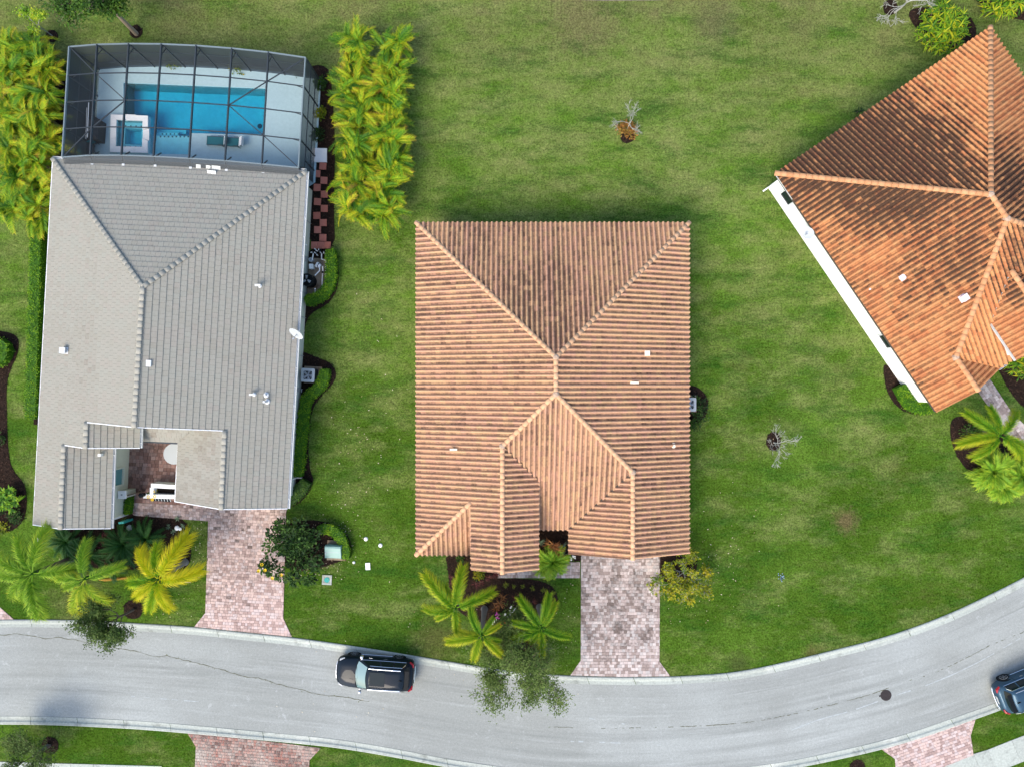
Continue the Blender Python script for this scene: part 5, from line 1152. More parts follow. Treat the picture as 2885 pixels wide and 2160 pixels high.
t = thing('hose_stub', 'short white pipe stub standing in the mulch by the air conditioner', 'pipe', G(853, 1096)); m = MB(); m.tube([(0, 0, 0), (0, 0, .25), (.0, -.2, .3)], .025, 6); m.build('pipe', M['pvc'], t)

# ---- utility box, meter lid, white caps on the lawn, manhole
t = thing('utility_box', 'pale green transformer box with a sloping lid beside the dark shrub', 'utility box', G(946, 1548), R(-2)); m = MB(); m.box((.06, .0, .05), (1.20, 1.28, .10)); m.build('pad', M['brown'], t)
for k in range(1): m = MB(); a_ = .50; m.prism([(-.5, -.36), (.5, -.36), (.5, .42), (-.5, .42)], .1, .62); m.build('cabinet', M['box_green'], t)
m = MB(); V = [(-.53, -.39, .60), (.53, -.39, .60), (.53, .45, .60), (-.53, .45, .60), (-.51, -.36, .68), (.51, -.36, .68), (.50, .30, .86), (-.50, .30, .86), (.50, .40, .84), (-.50, .40, .84)]
m.add(V, [(0, 1, 5, 4), (4, 5, 6, 7), (7, 6, 8, 9), (9, 8, 2, 3), (1, 2, 8, 6, 5), (3, 0, 4, 7, 9), (3, 2, 1, 0)]); m.build('lid', M['box_green'], t)
m = MB(); m.box((0, .02, .775), (1.01, .02, .025)); m.build('seam', M['grey_metal'], t); m = MB(); m.lathe([(.04, 0), (.04, .05)], (-.44, -.05, .74), 10); m.build('lock', M['grey_metal'], t)
t = thing('meter_lid', 'square concrete ground box with a round teal lid in the lawn', 'meter box', G(921.5, 1632), R(-3)); m = MB()
for x, y, a_, b_ in ((0, -.25, .62, .12), (0, .25, .62, .12), (-.25, 0, .12, .38), (.25, 0, .12, .38)): m.box((x, y, .03), (a_, b_, .06))
m.box((0, 0, .015), (.37, .37, .03)); m.build('surround', M['concrete'], t); m = MB(); m.lathe([(.17, .03), (.17, .055), (.14, .06)], (0, 0, 0), 18); m.build('lid', M['teal'], t)
for lab, x, y, kind in (('small white cap on the lawn, farthest from the street and nearest the utility box hedge', 1031, 1517, 0), ('small white cap on the lawn nearest the peach roof', 1072, 1535, 0), ('tiny white cap on the lawn just below the utility box', 997, 1583, 2), ('white rectangular lid lying on the lawn between the two houses', 1036.5, 1594, 1)):
    t = thing('irrigation_cap', lab, 'lid' if kind == 1 else 'cap', G(x, y), R(3)); m = MB()
    if kind == 1: m.box((0, 0, .02), (.30, .44, .04)); m.box((0, 0, .045), (.24, .36, .012)); m.build('lid', M['white'], t)
    else: r_ = .085 if kind == 2 else .13; m.lathe([(r_, 0), (r_, .04), (r_ * .7, .08), (r_ * .3, .09)], (0, 0, 0), 14); m.build('cap', M['white'], t)
t = thing('manhole_cover', 'round dark cast iron manhole cover in the grey road', 'manhole', G(2496, 1957)); m = MB(); m.lathe([(.36, .004), (.36, .012), (.34, .016)], (0, 0, 0), 28); m.build('rim', M['iron'], t)
m = MB(); m.lathe([(.33, .012), (.33, .020)], (0, 0, 0), 28)
for r_ in (.10, .18, .26): m.tube([(r_ * math.cos(a), r_ * math.sin(a), .024) for a in np.linspace(0, 6.283, 25)], .012, 4)
for k in range(12): th = k * math.pi / 6; m.beam((.2 * math.cos(th), .2 * math.sin(th), .023), (.31 * math.cos(th), .31 * math.sin(th), .023), .02, .008)
m.build('cover', M['iron'], t); m = MB(); m.box((-.40, -.05, .012), (.10, .10, .012), .3); m.build('keyhole_lug', M['iron'], t)

# ---- front court of the grey house: planter walls, post, gate
t = thing('planter_wall', 'low white walls around the little planter in the paved court', 'planter wall', G(462, 1405)); o = inv(t)
for nm, q, z in (('wall', [(425, 1361), (500, 1366), (500, 1377), (425, 1373)], 1.0), ('wall', [(422, 1373), (433, 1373.5), (431, 1392), (422, 1391)], 1.0), ('wall', [(402, 1391), (500, 1395), (500, 1405), (402, 1403)], .95)): m = MB(); m.prism(S([((x - 1442.5) * (45 / 46) + 1442.5, (y - 1080) * (45 / 46) + 1080) for x, y in q]), 0, z); m.build(nm, M['white'], t, o)
m = MB(); m.prism(S([(438, 1367), (503, 1371), (503, 1384), (436, 1381)]), .02, .55); m.build('soil', M['mulch'], t, o)
t = thing('gate_post', 'square white gate post standing against the court wall', 'post', G(374, 1384)); m = MB(); m.box((0, 0, .6), (.42, .42, 1.2)); m.build('post', M['stucco_cream'], t); m = MB(); m.box((0, 0, 1.25), (.5, .5, .10)); m.build('cap', M['white'], t); m = MB(); m.lathe([(.05, 0), (.05, .04)], (0, 0, 1.30), 8); m.build('light_mount', M['grey_metal'], t)
t = thing('entry_gate', 'brown wooden gate leaf between the white post and the planter wall', 'gate', G(390, 1388)); m = MB(); m.beam((-.25, -.02, .55), (.45, .16, .55), .07, 1.05); m.build('leaf', M['bark'], t); m = MB(); m.box((.4, .16, .6), (.06, .14, .06)); m.build('handle', M['black'], t)
t = thing('wall_lantern', 'dark lantern on the end of the white planter wall', 'lantern', G(406, 1392, .95)); m = MB(); m.lathe([(.12, 0), (.12, .04), (.05, .06), (.05, .16), (.14, .18), (.16, .42), (.02, .5)], (0, 0, 0), 8); m.build('lantern_body', M['black'], t)
t = thing('garden_bench', 'slatted black and white bench along the front of the white planter wall', 'bench', G(466, 1402), R(-4))
for k in range(12): m = MB(); m.box((-.52 + k * .095, 0, .45), (.05, .26, .03), .35); m.build('slat', M['dish'] if k % 2 else M['black'], t)
m = MB(); m.box((0, 0, .42), (1.15, .30, .02)); m.build('seat_frame', M['black'], t)
t = thing('round_table', 'pale round table half under the bright eave in the paved court', 'table', G(505, 1275)); m = MB(); m.lathe([(.02, .70), (.62, .70), (.66, .72), (.66, .75), (.02, .76)], (0, 0, 0), 28); m.build('table_top', M['dish'], t); m = MB(); m.lathe([(.3, 0), (.3, .04), (.06, .08), (.06, .7)], (0, 0, 0), 12); m.build('pedestal', M['grey_metal'], t)
t = thing('garden_stone', 'white stone lying among grey rosettes in the dark front bed', 'stone', G(503, 1487)); m = MB(); m.lathe([(.05, 0), (.15, .04), (.16, .10), (.10, .17), (.02, .19)], (-.06, .03, 0), 9); m.lathe([(.05, 0), (.11, .04), (.10, .10), (.02, .13)], (.13, -.04, 0), 9); m.build('stone', M['white'], t)
t = thing('garden_stone', 'flat grey stone in the dark bed below the court wall', 'stone', G(366, 1485)); m = MB(); m.lathe([(.05, 0), (.2, .03), (.18, .10), (.02, .12)], (0, 0, 0), 7); m.build('stone', M['dish'], t)
t = thing('fallen_frond', 'long orange dead palm frond lying on the lawn', 'palm frond', G(320, 1630)); m = MB(); m.tube([(-.9, -.05, .06), (0, .02, .12), (.9, .10, .05)], .02, 5)
for k in range(40): x = -.85 + k * .043; y = -.05 + (x + .9) * .08; s_ = 1 if k % 2 else -1; m.add([(x, y, .1), (x + .30, y + s_ * .06, .05), (x + .34, y + s_ * .10, .04), (x + .04, y + .02, .1)], [(0, 1, 2, 3)])
M['dead'] = mat('dead_frond', [(0.42, 0.22, 0.035)], 0.8, 8, 0.3); m.build('blade', M['dead'], t)
t = thing('lawn_sign', 'small grey flat marker lying on the lawn beside the left palm', 'marker', G(112, 1521)); m = MB(); m.box((0, 0, .03), (.22, .36, .06), .05); m.build('plate', M['grey_metal'], t)
t = thing('twig', 'pale straight twig lying on the lawn under the yellow palm', 'twig', G(521, 1638)); m = MB(); m.tube([(-.4, .02, .03), (.4, -.03, .03)], .02, 5); m.build('stick', M['bark_pale'], t)
t = thing('flower_patch', 'little clump of pale blue wildflowers in the open lawn', 'wildflowers', G(2200, 1627)); m = MB()
M['fl_blue'] = mat('blue_petal', [(0.20, 0.30, 0.40)], 0.7)
for _ in range(26): a_, r_ = random.random() * 6.28, abs(random.gauss(0, .14)); m.box((r_ * math.cos(a_), r_ * math.sin(a_), .06), (.05, .05, .015), a_)
m.build('petals', M['fl_blue'], t)

# ============================================================ CARS
def car(label, px, py, rot, paint, glass='windshield'):
    t = thing('car', label, 'car', G(px, py, .006), rot, 'parked cars on the street'); L = 2.45
    st = [(-2.45, .60, .70, .46, .72), (-2.42, .80, .86, .40, .92), (-2.30, .90, .93, .32, 1.02), (-1.9, .95, .955, .25, 1.05), (-1.0, .965, .965, .22, 1.05), (0, .97, .965, .22, 1.04), (.85, .97, .955, .22, 1.03), (1.25, .965, .94, .23, 1.03), (1.75, .955, .90, .25, .99), (2.10, .92, .84, .28, .93), (2.32, .82, .74, .33, .86), (2.43, .66, .58, .40, .76), (2.46, .45, .40, .46, .66)]
    m = MB(); V = []; n = 12
    for x, hb, ht, zb, zt in st:
        zm = zb + (zt - zb) * .55; cr = .045 if x > 1.0 else .02
        V += [(x, -hb * .9, zb), (x, -hb, zb + .12), (x, -hb * 1.005, zm), (x, -ht * .985, zt - .07), (x, -ht * .92, zt), (x, -ht * .4, zt + cr), (x, ht * .4, zt + cr), (x, ht * .92, zt), (x, ht * .985, zt - .07), (x, hb * 1.005, zm), (x, hb, zb + .12), (x, hb * .9, zb)]
    F = [(i * n + k, (i + 1) * n + k, (i + 1) * n + (k + 1) % n, i * n + (k + 1) % n) for i in range(len(st) - 1) for k in range(n)] + [tuple(range(n)), tuple(range(len(V) - 1, len(V) - n - 1, -1))]
    m.add(V, F); body = m.build('body', M[paint], t, smooth=True)
    sx = np.linspace(-1, 1, 9)
    fb = lambda s: V3((1.20 - .20 * s * s, .90 * s, 1.045)); fr = lambda s: V3((.42 - .12 * s * s, .70 * s, 1.60))
    rb = lambda s: V3((-2.30 + .16 * s * s, .89 * s, 1.06)); rr_ = lambda s: V3((-1.98 + .10 * s * s, .68 * s, 1.60))
    m = MB(); B = [fb(s) for s in sx] + [rb(s) for s in sx[::-1]]; T = [fr(s) for s in sx] + [rr_(s) for s in sx[::-1]]; K = len(B)
    T2 = [V3((p.x * .93 - .04, p.y * .90, 1.685)) for p in T]; T3 = [V3((p.x * .75 - .16, p.y * .5, 1.72)) for p in T]
    V = [tuple(p) for q in (B, T, T2, T3) for p in q]
    m.add(V, [(o_ * K + i, o_ * K + (i + 1) % K, (o_ + 1) * K + (i + 1) % K, (o_ + 1) * K + i) for o_ in range(3) for i in range(K)] + [tuple(range(3 * K, 4 * K))]); m.build('cabin', M[paint], t, smooth=True)
    def panel(nm, A, Bf, s0, s1, t0, t1, off, mt, ns=8):
        m = MB(); V = []
        for tt in (t0, (t0 + t1) / 2, t1):
            for s in np.linspace(s0, s1, ns + 1): p = A(s).lerp(Bf(s), tt) + off; V.append(tuple(p))
        m.add(V, [(r * (ns + 1) + i, r * (ns + 1) + i + 1, (r + 1) * (ns + 1) + i + 1, (r + 1) * (ns + 1) + i) for r in range(2) for i in range(ns)]); return m.build(nm, M[mt], t, smooth=True)
    panel('windshield', fb, fr, -.93, .93, .05, .97, V3((.014, 0, .018)), glass)
    panel('cowl', fb, fr, -.98, .98, -.10, .02, V3((.03, 0, .022)), 'black')
    panel('rear_window', rb, rr_, .86, -.86, .25, .95, V3((-.016, 0, .014)), 'glass_dark')
    for s_ in (-1, 1):
        xb = lambda u: V3((.92 - u * 3.02, s_ * .905, 1.07)); xr = lambda u: V3((.30 - u * 2.20, s_ * .705, 1.59)); o_ = V3((0, s_ * .022, .012))
        for u0, u1 in ((.02, .38), (.41, .70), (.73, .965)):
            w_ = panel('side_window', xb, xr, u0, u1, .08, .90, o_, 'glass_dark', 3)
        m = MB(); pts = [xb(.0).lerp(xr(.0), .05), xb(.5).lerp(xr(.5), .03), xb(.97).lerp(xr(.97), .06), xb(.995).lerp(xr(.99), .5), xb(.96).lerp(xr(.96), .95), xb(.5).lerp(xr(.5), .96), xb(.06).lerp(xr(.06), .92)]; m.tube([p + o_ * 1.4 for p in pts], .016, 5); m.build('window_trim', M['chrome'], t)
        m = MB(); m.tube([(.25, s_ * .645, 1.745), (-.1, s_ * .645, 1.765), (-1.3, s_ * .635, 1.765), (-1.75, s_ * .625, 1.735)], .026, 6); m.build('roof_rail', M['chrome'], t)
        m = MB(); m.lathe([(.02, -.07), (.11, -.06), (.12, .02), (.08, .08), (.02, .10)], (.83, s_ * 1.10, 1.13), 10); m.box((.84, s_ * .98, 1.08), (.07, .16, .05)); m.build('mirror', M['chrome'], t)
        m = MB(); m.tube([(1.0, s_ * .985, .40), (-1.0, s_ * .985, .40)], .018, 5); m.build('sill_trim', M['chrome'], t)
        for x in (.30, -.62): m = MB(); m.box((x, s_ * .975, .90), (.20, .03, .035)); m.build('door_handle', M['chrome'], t)
        for x in (.78, -.18, -1.12): m = MB(); m.box((x, s_ * .968, .70), (.012, .012, .62)); m.build('door_seam', M['black'], t)
        for x in (1.46, -1.42):
            c_ = (x, s_ * .86, .365); m = MB(); m.lathe([(.24, -.11), (.355, -.10), (.365, 0), (.355, .10), (.25, .115)], c_, 24, axis='y'); w_ = m.build('wheel', M['rubber'], t, smooth=False)
            m = MB(); m.lathe([(.245, -.02), (.245, .0), (.215, .01)], (x, s_ * .975, .365), 24, axis='y', cap=False)
            for k in range(6): th = k * math.pi / 3; d_ = V3((math.cos(th), 0, math.sin(th))); m.beam(V3((x, s_ * .975, .365)) + d_ * .03, V3((x, s_ * .975, .365)) + d_ * .23, .045, .03)
            m.lathe([(.06, -.012), (.06, .012)], (x, s_ * .98, .365), 12, axis='y'); m.build('rim', M['alloy'], w_)
            m = MB(); m.lathe([(.44, -.01), (.44, .01)], (x, s_ * .952, .40), 24, axis='y'); m.build('wheel_arch', M['black'], t)
        m = MB(); pts = [(2.30, s_ * .60, .80), (2.18, s_ * .79, .86), (1.95, s_ * .90, .90)]; m.tube(pts, [.05, .065, .03], 8); m.build('headlight', M['clear_lens'], t)
        m = MB(); m.tube([(-2.43, s_ * .58, .93), (-2.39, s_ * .78, .97), (-2.20, s_ * .925, 1.0)], [.05, .085, .05], 8); m.build('taillight', M['red_lens'], t)
    m = MB(); m.tube([(2.44, -.55, .62), (2.49, -.3, .64), (2.50, 0, .645), (2.49, .3, .64), (2.44, .55, .62)], .028, 6); m.build('grille_bar', M['chrome'], t)
    m = MB(); m.tube([(-2.38, -.80, .50), (-2.48, -.5, .50), (-2.50, 0, .50), (-2.48, .5, .50), (-2.38, .80, .50)], .03, 6); m.build('bumper_trim', M['chrome'], t)
    m = MB(); m.box((-.30, 0, 1.728), (.95, .86, .012)); m.build('sunroof', M['glass_dark'], t)
    m = MB(); m.add([(-1.62, -.025, 1.72), (-1.62, .025, 1.72), (-1.86, .025, 1.70), (-1.86, -.025, 1.70), (-1.84, 0, 1.80)], [(0, 1, 4), (1, 2, 4), (2, 3, 4), (3, 0, 4)]); m.build('antenna_fin', M['black'], t)
    m = MB()
    for y in (-.30, .30): m.tube([(2.2, y * .8, .955), (1.7, y, 1.025), (1.30, y * 1.15, 1.07)], .012, 5)
    m.build('hood_crease', M[paint], t)
    m = MB(); m.tube([(1.13, -.50, 1.115), (1.02, .25, 1.185)], .012, 5); m.tube([(1.13, .25, 1.115), (.96, .72, 1.15)], .012, 5); m.build('wiper', M['black'], t)
    m = MB(); m.box((-2.485, 0, .74), (.02, .50, .15)); m.build('number_plate', M['dish'], t)
    m = MB(); m.box((-2.12, 0, 1.60), (.26, 1.16, .03)); m.build('spoiler', M['black'], t)
    return t
car('black sport utility vehicle parked along the kerb below the lawn', 1063, 1881, R(180 - 3.9), 'paint_black')
car('slate blue car cut off by the right edge, parked with wheels on the verge', 2889, 1916, R(22), 'paint_blue')
# ============================================================ PLANTS
def leaf_quads(C, Dr, Nn, L, W):
    """N leaves: base C, direction Dr, normal Nn, length L, width W -> N x 4 x 3 (pointed, folded a little)"""
    Dr = Dr / np.linalg.norm(Dr, axis=1, keepdims=True); S_ = np.cross(Dr, Nn); S_ /= np.maximum(1e-6, np.linalg.norm(S_, axis=1, keepdims=True)); U_ = np.cross(S_, Dr)
    L = np.asarray(L)[:, None]; W = np.asarray(W)[:, None]
    a = C; b = C + Dr * L * .5 + S_ * W * .5 + U_ * W * .12; c = C + Dr * L - U_ * L * .08; d = C + Dr * L * .5 - S_ * W * .5 + U_ * W * .12
    return np.stack([a, b, c, d], 1)
def clump_noise(C, s): return np.array([mnoise.noise(Vector((p[0] * s, p[1] * s, p[2] * s))) for p in C])
def leaves(mb, C, size, asp=.5, upb=.6, tb=.45, tv=.35, ns=1.3, out=None):
    N = len(C); d = RNG.normal(size=(N, 3)); d[:, 2] *= .6
    if out is not None: d += out * 1.2
    nn = RNG.normal(size=(N, 3)) * .6; nn[:, 2] += upb * 2
    L = size * RNG.uniform(.65, 1.35, N); t = np.clip(tb + tv * 1.3 * clump_noise(C, ns) + RNG.normal(size=N) * tv * .45, 0, 1)
    mb.quads(leaf_quads(C, d, nn, L, L * asp), t)
def ell_pts(N, r, shell=.55):
    """points in the outer part of an ellipsoid's upper volume"""
    v = RNG.normal(size=(N, 3)); v /= np.linalg.norm(v, axis=1, keepdims=True); v[:, 2] = np.abs(v[:, 2]) * 1.1 - .12
    q = (shell + (1 - shell) * RNG.uniform(0, 1, N) ** .6)[:, None]; return v * q * np.array(r), v
def shrub(label, px, py, r, h, mt, n=500, size=.16, name='shrub', cat='shrub', lobes=6, asp=.5, tb=.45, tv=.35, group=None, stem=True, rough=.45, flowers=None, z0=0):
    """bush of many small leaves on several uneven lobes, with a short woody stem"""
    t = thing(name, label, cat, G(px, py, z0), 0, group); mb = MB(); rx, ry = r if hasattr(r, '__len__') else (r, r)
    for k in range(lobes):
        a = RNG.uniform(0, 6.28); q = RNG.uniform(.15, .75) if k else 0; lr = RNG.uniform(.40, .62) if k else .68
        c = np.array([rx * q * math.cos(a), ry * q * math.sin(a), h * RNG.uniform(.05, rough)])
        P, v = ell_pts(int(n / lobes * (1.4 if k == 0 else 1)), (rx * lr, ry * lr, h * (1 - rough) * RNG.uniform(.8, 1.1)), .5); leaves(mb, P + c, size, asp, .7, tb + RNG.uniform(-.12, .12), tv, 2.2, v)
    mb.build('foliage', M[mt], t)
    if stem:
        sm_ = MB()
        for k in range(5): a = k * 1.26; sm_.tube([(0, 0, 0), (rx * .2 * math.cos(a), ry * .2 * math.sin(a), h * .35), (rx * .45 * math.cos(a + .3), ry * .45 * math.sin(a + .3), h * .65)], [.03, .02, .01], 5)
        sm_.build('stem', M['bark'], t)
    if flowers:
        fm = MB()
        for x, y in flowers[1]:
            for k in range(7): a = k * .9; fm.add([(x, y, h * .8), (x + .11 * math.cos(a), y + .11 * math.sin(a), h * .84), (x + .11 * math.cos(a + .7), y + .11 * math.sin(a + .7), h * .84)], [(0, 1, 2)])
        fm.build('flower', M[flowers[0]], t)
    return t
def hedge(label, pts, w, h, n_per=260, size=.085, mt='hedge', name='hedge'):
    """clipped hedge along a line: a flat topped band of small leaves over a leafy core"""
    P = smooth(pts, .18); c0 = P[len(P) // 2]; t = thing(name, label, 'hedge', (c0.x, c0.y, 0)); mb = MB(); core = MB(); pr = []
    Ltot = sum((P[i + 1] - P[i]).length for i in range(len(P) - 1)); N = int(Ltot * (w + h) * n_per); idx = RNG.uniform(0, len(P) - 1.001, N)
    C = np.zeros((N, 3)); O = np.zeros((N, 3))
    for k, q in enumerate(idx):
        i = int(q); p = P[i].lerp(P[i + 1], q - i); d = (P[i + 1] - P[i]).normalized(); e = min(q, len(P) - 1 - q) * .18; ww = w * min(1, .55 + e / w)
        s = RNG.uniform(-1, 1); bulge = 1 + .14 * mnoise.noise(Vector((p.x * 2, p.y * 2, 0)))
        if RNG.random() < .68: z = h * (1 - .12 * s * s) * RNG.uniform(.90, 1.04); off = s * ww / 2 * bulge
        else: z = h * RNG.uniform(.1, .95); off = math.copysign(ww / 2 * RNG.uniform(.88, 1.05) * bulge, s)
        C[k] = (p.x - d.y * off - c0.x, p.y + d.x * off - c0.y, z); O[k] = (-d.y * off / w, d.x * off / w, .4)
    leaves(mb, C, size, .6, 1.0, .50, .38, 2.5, O); mb.build('foliage', M[mt], t)
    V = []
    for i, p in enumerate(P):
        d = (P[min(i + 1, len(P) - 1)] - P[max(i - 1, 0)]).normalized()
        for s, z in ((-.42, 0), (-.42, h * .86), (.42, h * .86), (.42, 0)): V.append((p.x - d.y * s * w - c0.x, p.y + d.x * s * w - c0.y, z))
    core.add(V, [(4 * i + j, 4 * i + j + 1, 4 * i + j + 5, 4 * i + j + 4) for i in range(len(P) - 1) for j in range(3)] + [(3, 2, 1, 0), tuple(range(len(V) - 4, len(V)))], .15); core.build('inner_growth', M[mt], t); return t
def rosette(mb, c, n, L, w, el=(.2, 1.2), tv=(0, 1), droop=.5, seg=3):
    """strap leaves arching out of one heart"""
    for k in range(n):
        a = RNG.uniform(0, 6.28); e = RNG.uniform(*el); l_ = L * RNG.uniform(.7, 1.15); V = []; t = RNG.uniform(*tv)
        sx, sy = -math.sin(a), math.cos(a)
        for i in range(seg + 1):
            f = i / seg; r = l_ * f * math.cos(e); z = l_ * f * math.sin(e) - droop * l_ * f * f * math.cos(e); ww = w * (1 - f) ** .6 * (.5 + f if f < .5 else 1)
            if i == seg: V.append((c[0] + r * math.cos(a), c[1] + r * math.sin(a), c[2] + z))
            else: V += [(c[0] + r * math.cos(a) + sx * ww / 2, c[1] + r * math.sin(a) + sy * ww / 2, c[2] + z), (c[0] + r * math.cos(a) - sx * ww / 2, c[1] + r * math.sin(a) - sy * ww / 2, c[2] + z)]
        F = [(2 * i, 2 * i + 1, 2 * i + 3, 2 * i + 2) for i in range(seg - 1)] + [(2 * seg - 2, 2 * seg - 1, 2 * seg)]
        mb.add(V, F, t)
def spiky(label, px, py, mt, heads, L=.55, w=.07, n=22, name='cordyline', cat='plant', h=.5, group=None, z0=0, el=(.1, 1.2)):
    t = thing(name, label, cat, G(px, py, z0), 0, group)
    for k, (x, y, s) in enumerate(heads):
        m = MB(); rosette(m, (x, y, h * s), n, L * s, w * s, el); m.build('leaf_rosette', M[mt], t)
        m = MB(); m.tube([(x * .6, y * .6, 0), (x, y, h * s + .03)], .025, 5); m.build('stem', M['bark'], t)
    return t
# ---- pinnate fronds
def frond_mesh(name, L, mt, ranks=2, n=34, ll=.5, lw=.045, rise=.6, fall=.9, tint=(.2, .8), fluffy=0.0, sway=0.0, bare=.16, tipt=.35, vee=.5):
    """one pinnate frond along +x: an arching rib with leaflets"""
    m = MB(); P = []
    K = 14
    for i in range(K + 1):
        f = i / K; P.append(Vector((L * (f - .12 * f * f), sway * L * f * f, L * (rise * f - fall * f * f))))
    m.tube(P, [.030 * (1 - .8 * i / K) for i in range(K + 1)], 5, tint=min(1, tint[0] + .35))
    q = []; T = []
    for i in range(n):
        f = bare + (1 - bare) * (i + .5) / n; x = f * K; k = min(K - 1, int(x)); p = P[k].lerp(P[k + 1], x - k); d = (P[k + 1] - P[k]).normalized(); side = d.cross(Vector((0, 0, 1))).normalized(); up = side.cross(d)
        l_ = ll * ((math.sin(math.pi * (.14 + .72 * (f - bare) / (1 - bare))) ** (.42 if fluffy else .7)) * .9 + .12)
        for r in range(ranks):
            if fluffy: a = 2 * math.pi * (r + random.random()) / ranks; lat = side * math.cos(a) + up * (math.sin(a) * .8)
            else: lat = side * (1 if r % 2 else -1) + up * (vee * random.uniform(.6, 1.2))
            sw = .55 + .5 * f; e = (lat.normalized() + d * sw * random.uniform(.8, 1.25)).normalized(); ln = l_ * random.uniform(.8, 1.15)
            nn = e.cross(d).normalized(); ww = lw
            b = p + e * ln * .55 + Vector((0, 0, -.02 * ln)); c = p + e * ln + Vector((0, 0, -.30 * ln)); s2 = d * ww / 2
            q.append([p - s2, p + s2, b + s2 * .9, b - s2 * .9]); q.append([b - s2 * .9, b + s2 * .9, c + s2 * .1, c - s2 * .1])
            t0 = tint[0] + (tint[1] - tint[0]) * (f ** 1.2 * .45 + random.random() * .55); t0 += random.gauss(0, .10); T += [max(0, min(1, t0)), max(0, min(1, t0 + tipt * random.uniform(.5, 1.2)))]
    m.quads([[tuple(v) for v in k] for k in q], np.array(T)); me = m.mesh(name); me.materials.append(M[mt]); return me
def put_frond(t, me, base, az, el, s=1.0, roll=0.0):
    o = bpy.data.objects.new('frond', me); COL.objects.link(o); o.parent = t; o.location = base; o.scale = (s, s, s)
    o.rotation_euler = (Matrix.Rotation(az, 3, 'Z') @ Matrix.Rotation(-el, 3, 'Y') @ Matrix.Rotation(roll, 3, 'X')).to_euler(); return o
# ---- areca palms in the two tall hedges
AF = [frond_mesh('frond', random.uniform(1.6, 2.1), 'areca', 2, 30, .50, .050, random.uniform(.25, .5), random.uniform(.65, 1.15), tt, 0, random.uniform(-.2, .2), .18, .28, .55) for tt in ((.05, .35), (.10, .45), (.15, .5), (.2, .55), (.25, .6), (.25, .6), (.3, .65), (.05, .35), (.35, .7), (.7, .9))]
def areca(label, px, py, group, h=2.7, n=52, spread=.66):
    t = thing('areca_palm', label, 'palm', G(px, py), 0, group); sm_ = MB()
    for k in range(7):
        a = k * .9 + random.random(); x, y = spread * math.cos(a) * random.uniform(.3, 1), spread * math.sin(a) * random.uniform(.3, 1); hh = h * random.uniform(.45, .75); sm_.tube([(x * .5, y * .5, 0), (x, y, hh)], [.05, .035], 6)
        for j in range(max(1, n // 7)):
            me = AF[min(len(AF) - 1, int(abs(random.gauss(0, 1)) * 4.2) % len(AF))] if random.random() < .85 else random.choice(AF)
            put_frond(t, me, (x, y, hh), random.random() * 6.28, random.uniform(-.15, 1.2), random.uniform(.40, .82), random.gauss(0, .5))
    sm_.build('cane', M['bark_tan'], t)
ordn = lambda i: ['first', 'second', 'third', 'fourth', 'fifth', 'sixth', 'seventh', 'eighth', 'ninth', 'tenth'][i]
NR = 8
for i in range(NR):
    y = 158 + i * 64
    areca(f'areca palm clump right of the pool cage, on the lawn side, {ordn(i)} from the north', 1112 + random.uniform(-7, 7) - (12 if i > 5 else 0), y + 8, 'areca palms in the hedge between pool and lawn')
    areca(f'areca palm clump right of the pool cage, on the cage side, {ordn(i)} from the north', 1018 + random.uniform(-7, 7) + (14 if i == 7 else 0), y + 4, 'areca palms in the hedge between pool and lawn')
for i in range(8):
    y = 176 + i * 62
    areca(f'areca palm clump left of the pool cage, nearest the cage, {ordn(i)} from the north', 168 + random.uniform(-7, 7) - (14 if i > 4 else 0) - (25 if i == 0 else 0), y, 'areca palms along the left side of the pool house')
    areca(f'areca palm clump left of the pool cage, at the picture edge, {ordn(i)} from the north', 88 + random.uniform(-7, 7), y - 12, 'areca palms along the left side of the pool house')
# ---- feather palms with visible trunks
def fkit(mt, L, **k): return [frond_mesh('frond', L, mt, **k) for _ in range(3)]
FOX = fkit('palm', 2.3, ranks=10, n=60, ll=.50, lw=.030, rise=.34, fall=.62, tint=(.15, .75), fluffy=1, bare=.10, tipt=.40)
FOXY = fkit('palm', 2.3, ranks=10, n=60, ll=.50, lw=.030, rise=.34, fall=.62, tint=(.35, .85), fluffy=1, bare=.10, tipt=.42)
FOXD = fkit('palm', 2.3, ranks=10, n=60, ll=.48, lw=.030, rise=.34, fall=.62, tint=(.05, .55), fluffy=1, bare=.10, tipt=.38)
YEL = fkit('palm_yellow', 2.2, ranks=10, n=54, ll=.58, lw=.032, rise=.36, fall=.66, tint=(.50, .85), fluffy=1, bare=.10, tipt=.3)
YELG = fkit('palm_yellow', 2.2, ranks=10, n=54, ll=.58, lw=.032, rise=.36, fall=.66, tint=(.05, .45), fluffy=1, bare=.10, tipt=.35)
SOFT = fkit('palm_soft', 2.5, ranks=7, n=56, ll=.58, lw=.030, rise=.32, fall=.64, tint=(.05, .55), fluffy=1, bare=.16, tipt=.3)
SOFTY = fkit('palm_soft', 2.3, ranks=7, n=54, ll=.54, lw=.030, rise=.32, fall=.64, tint=(.4, .85), fluffy=1, bare=.16, tipt=.3)
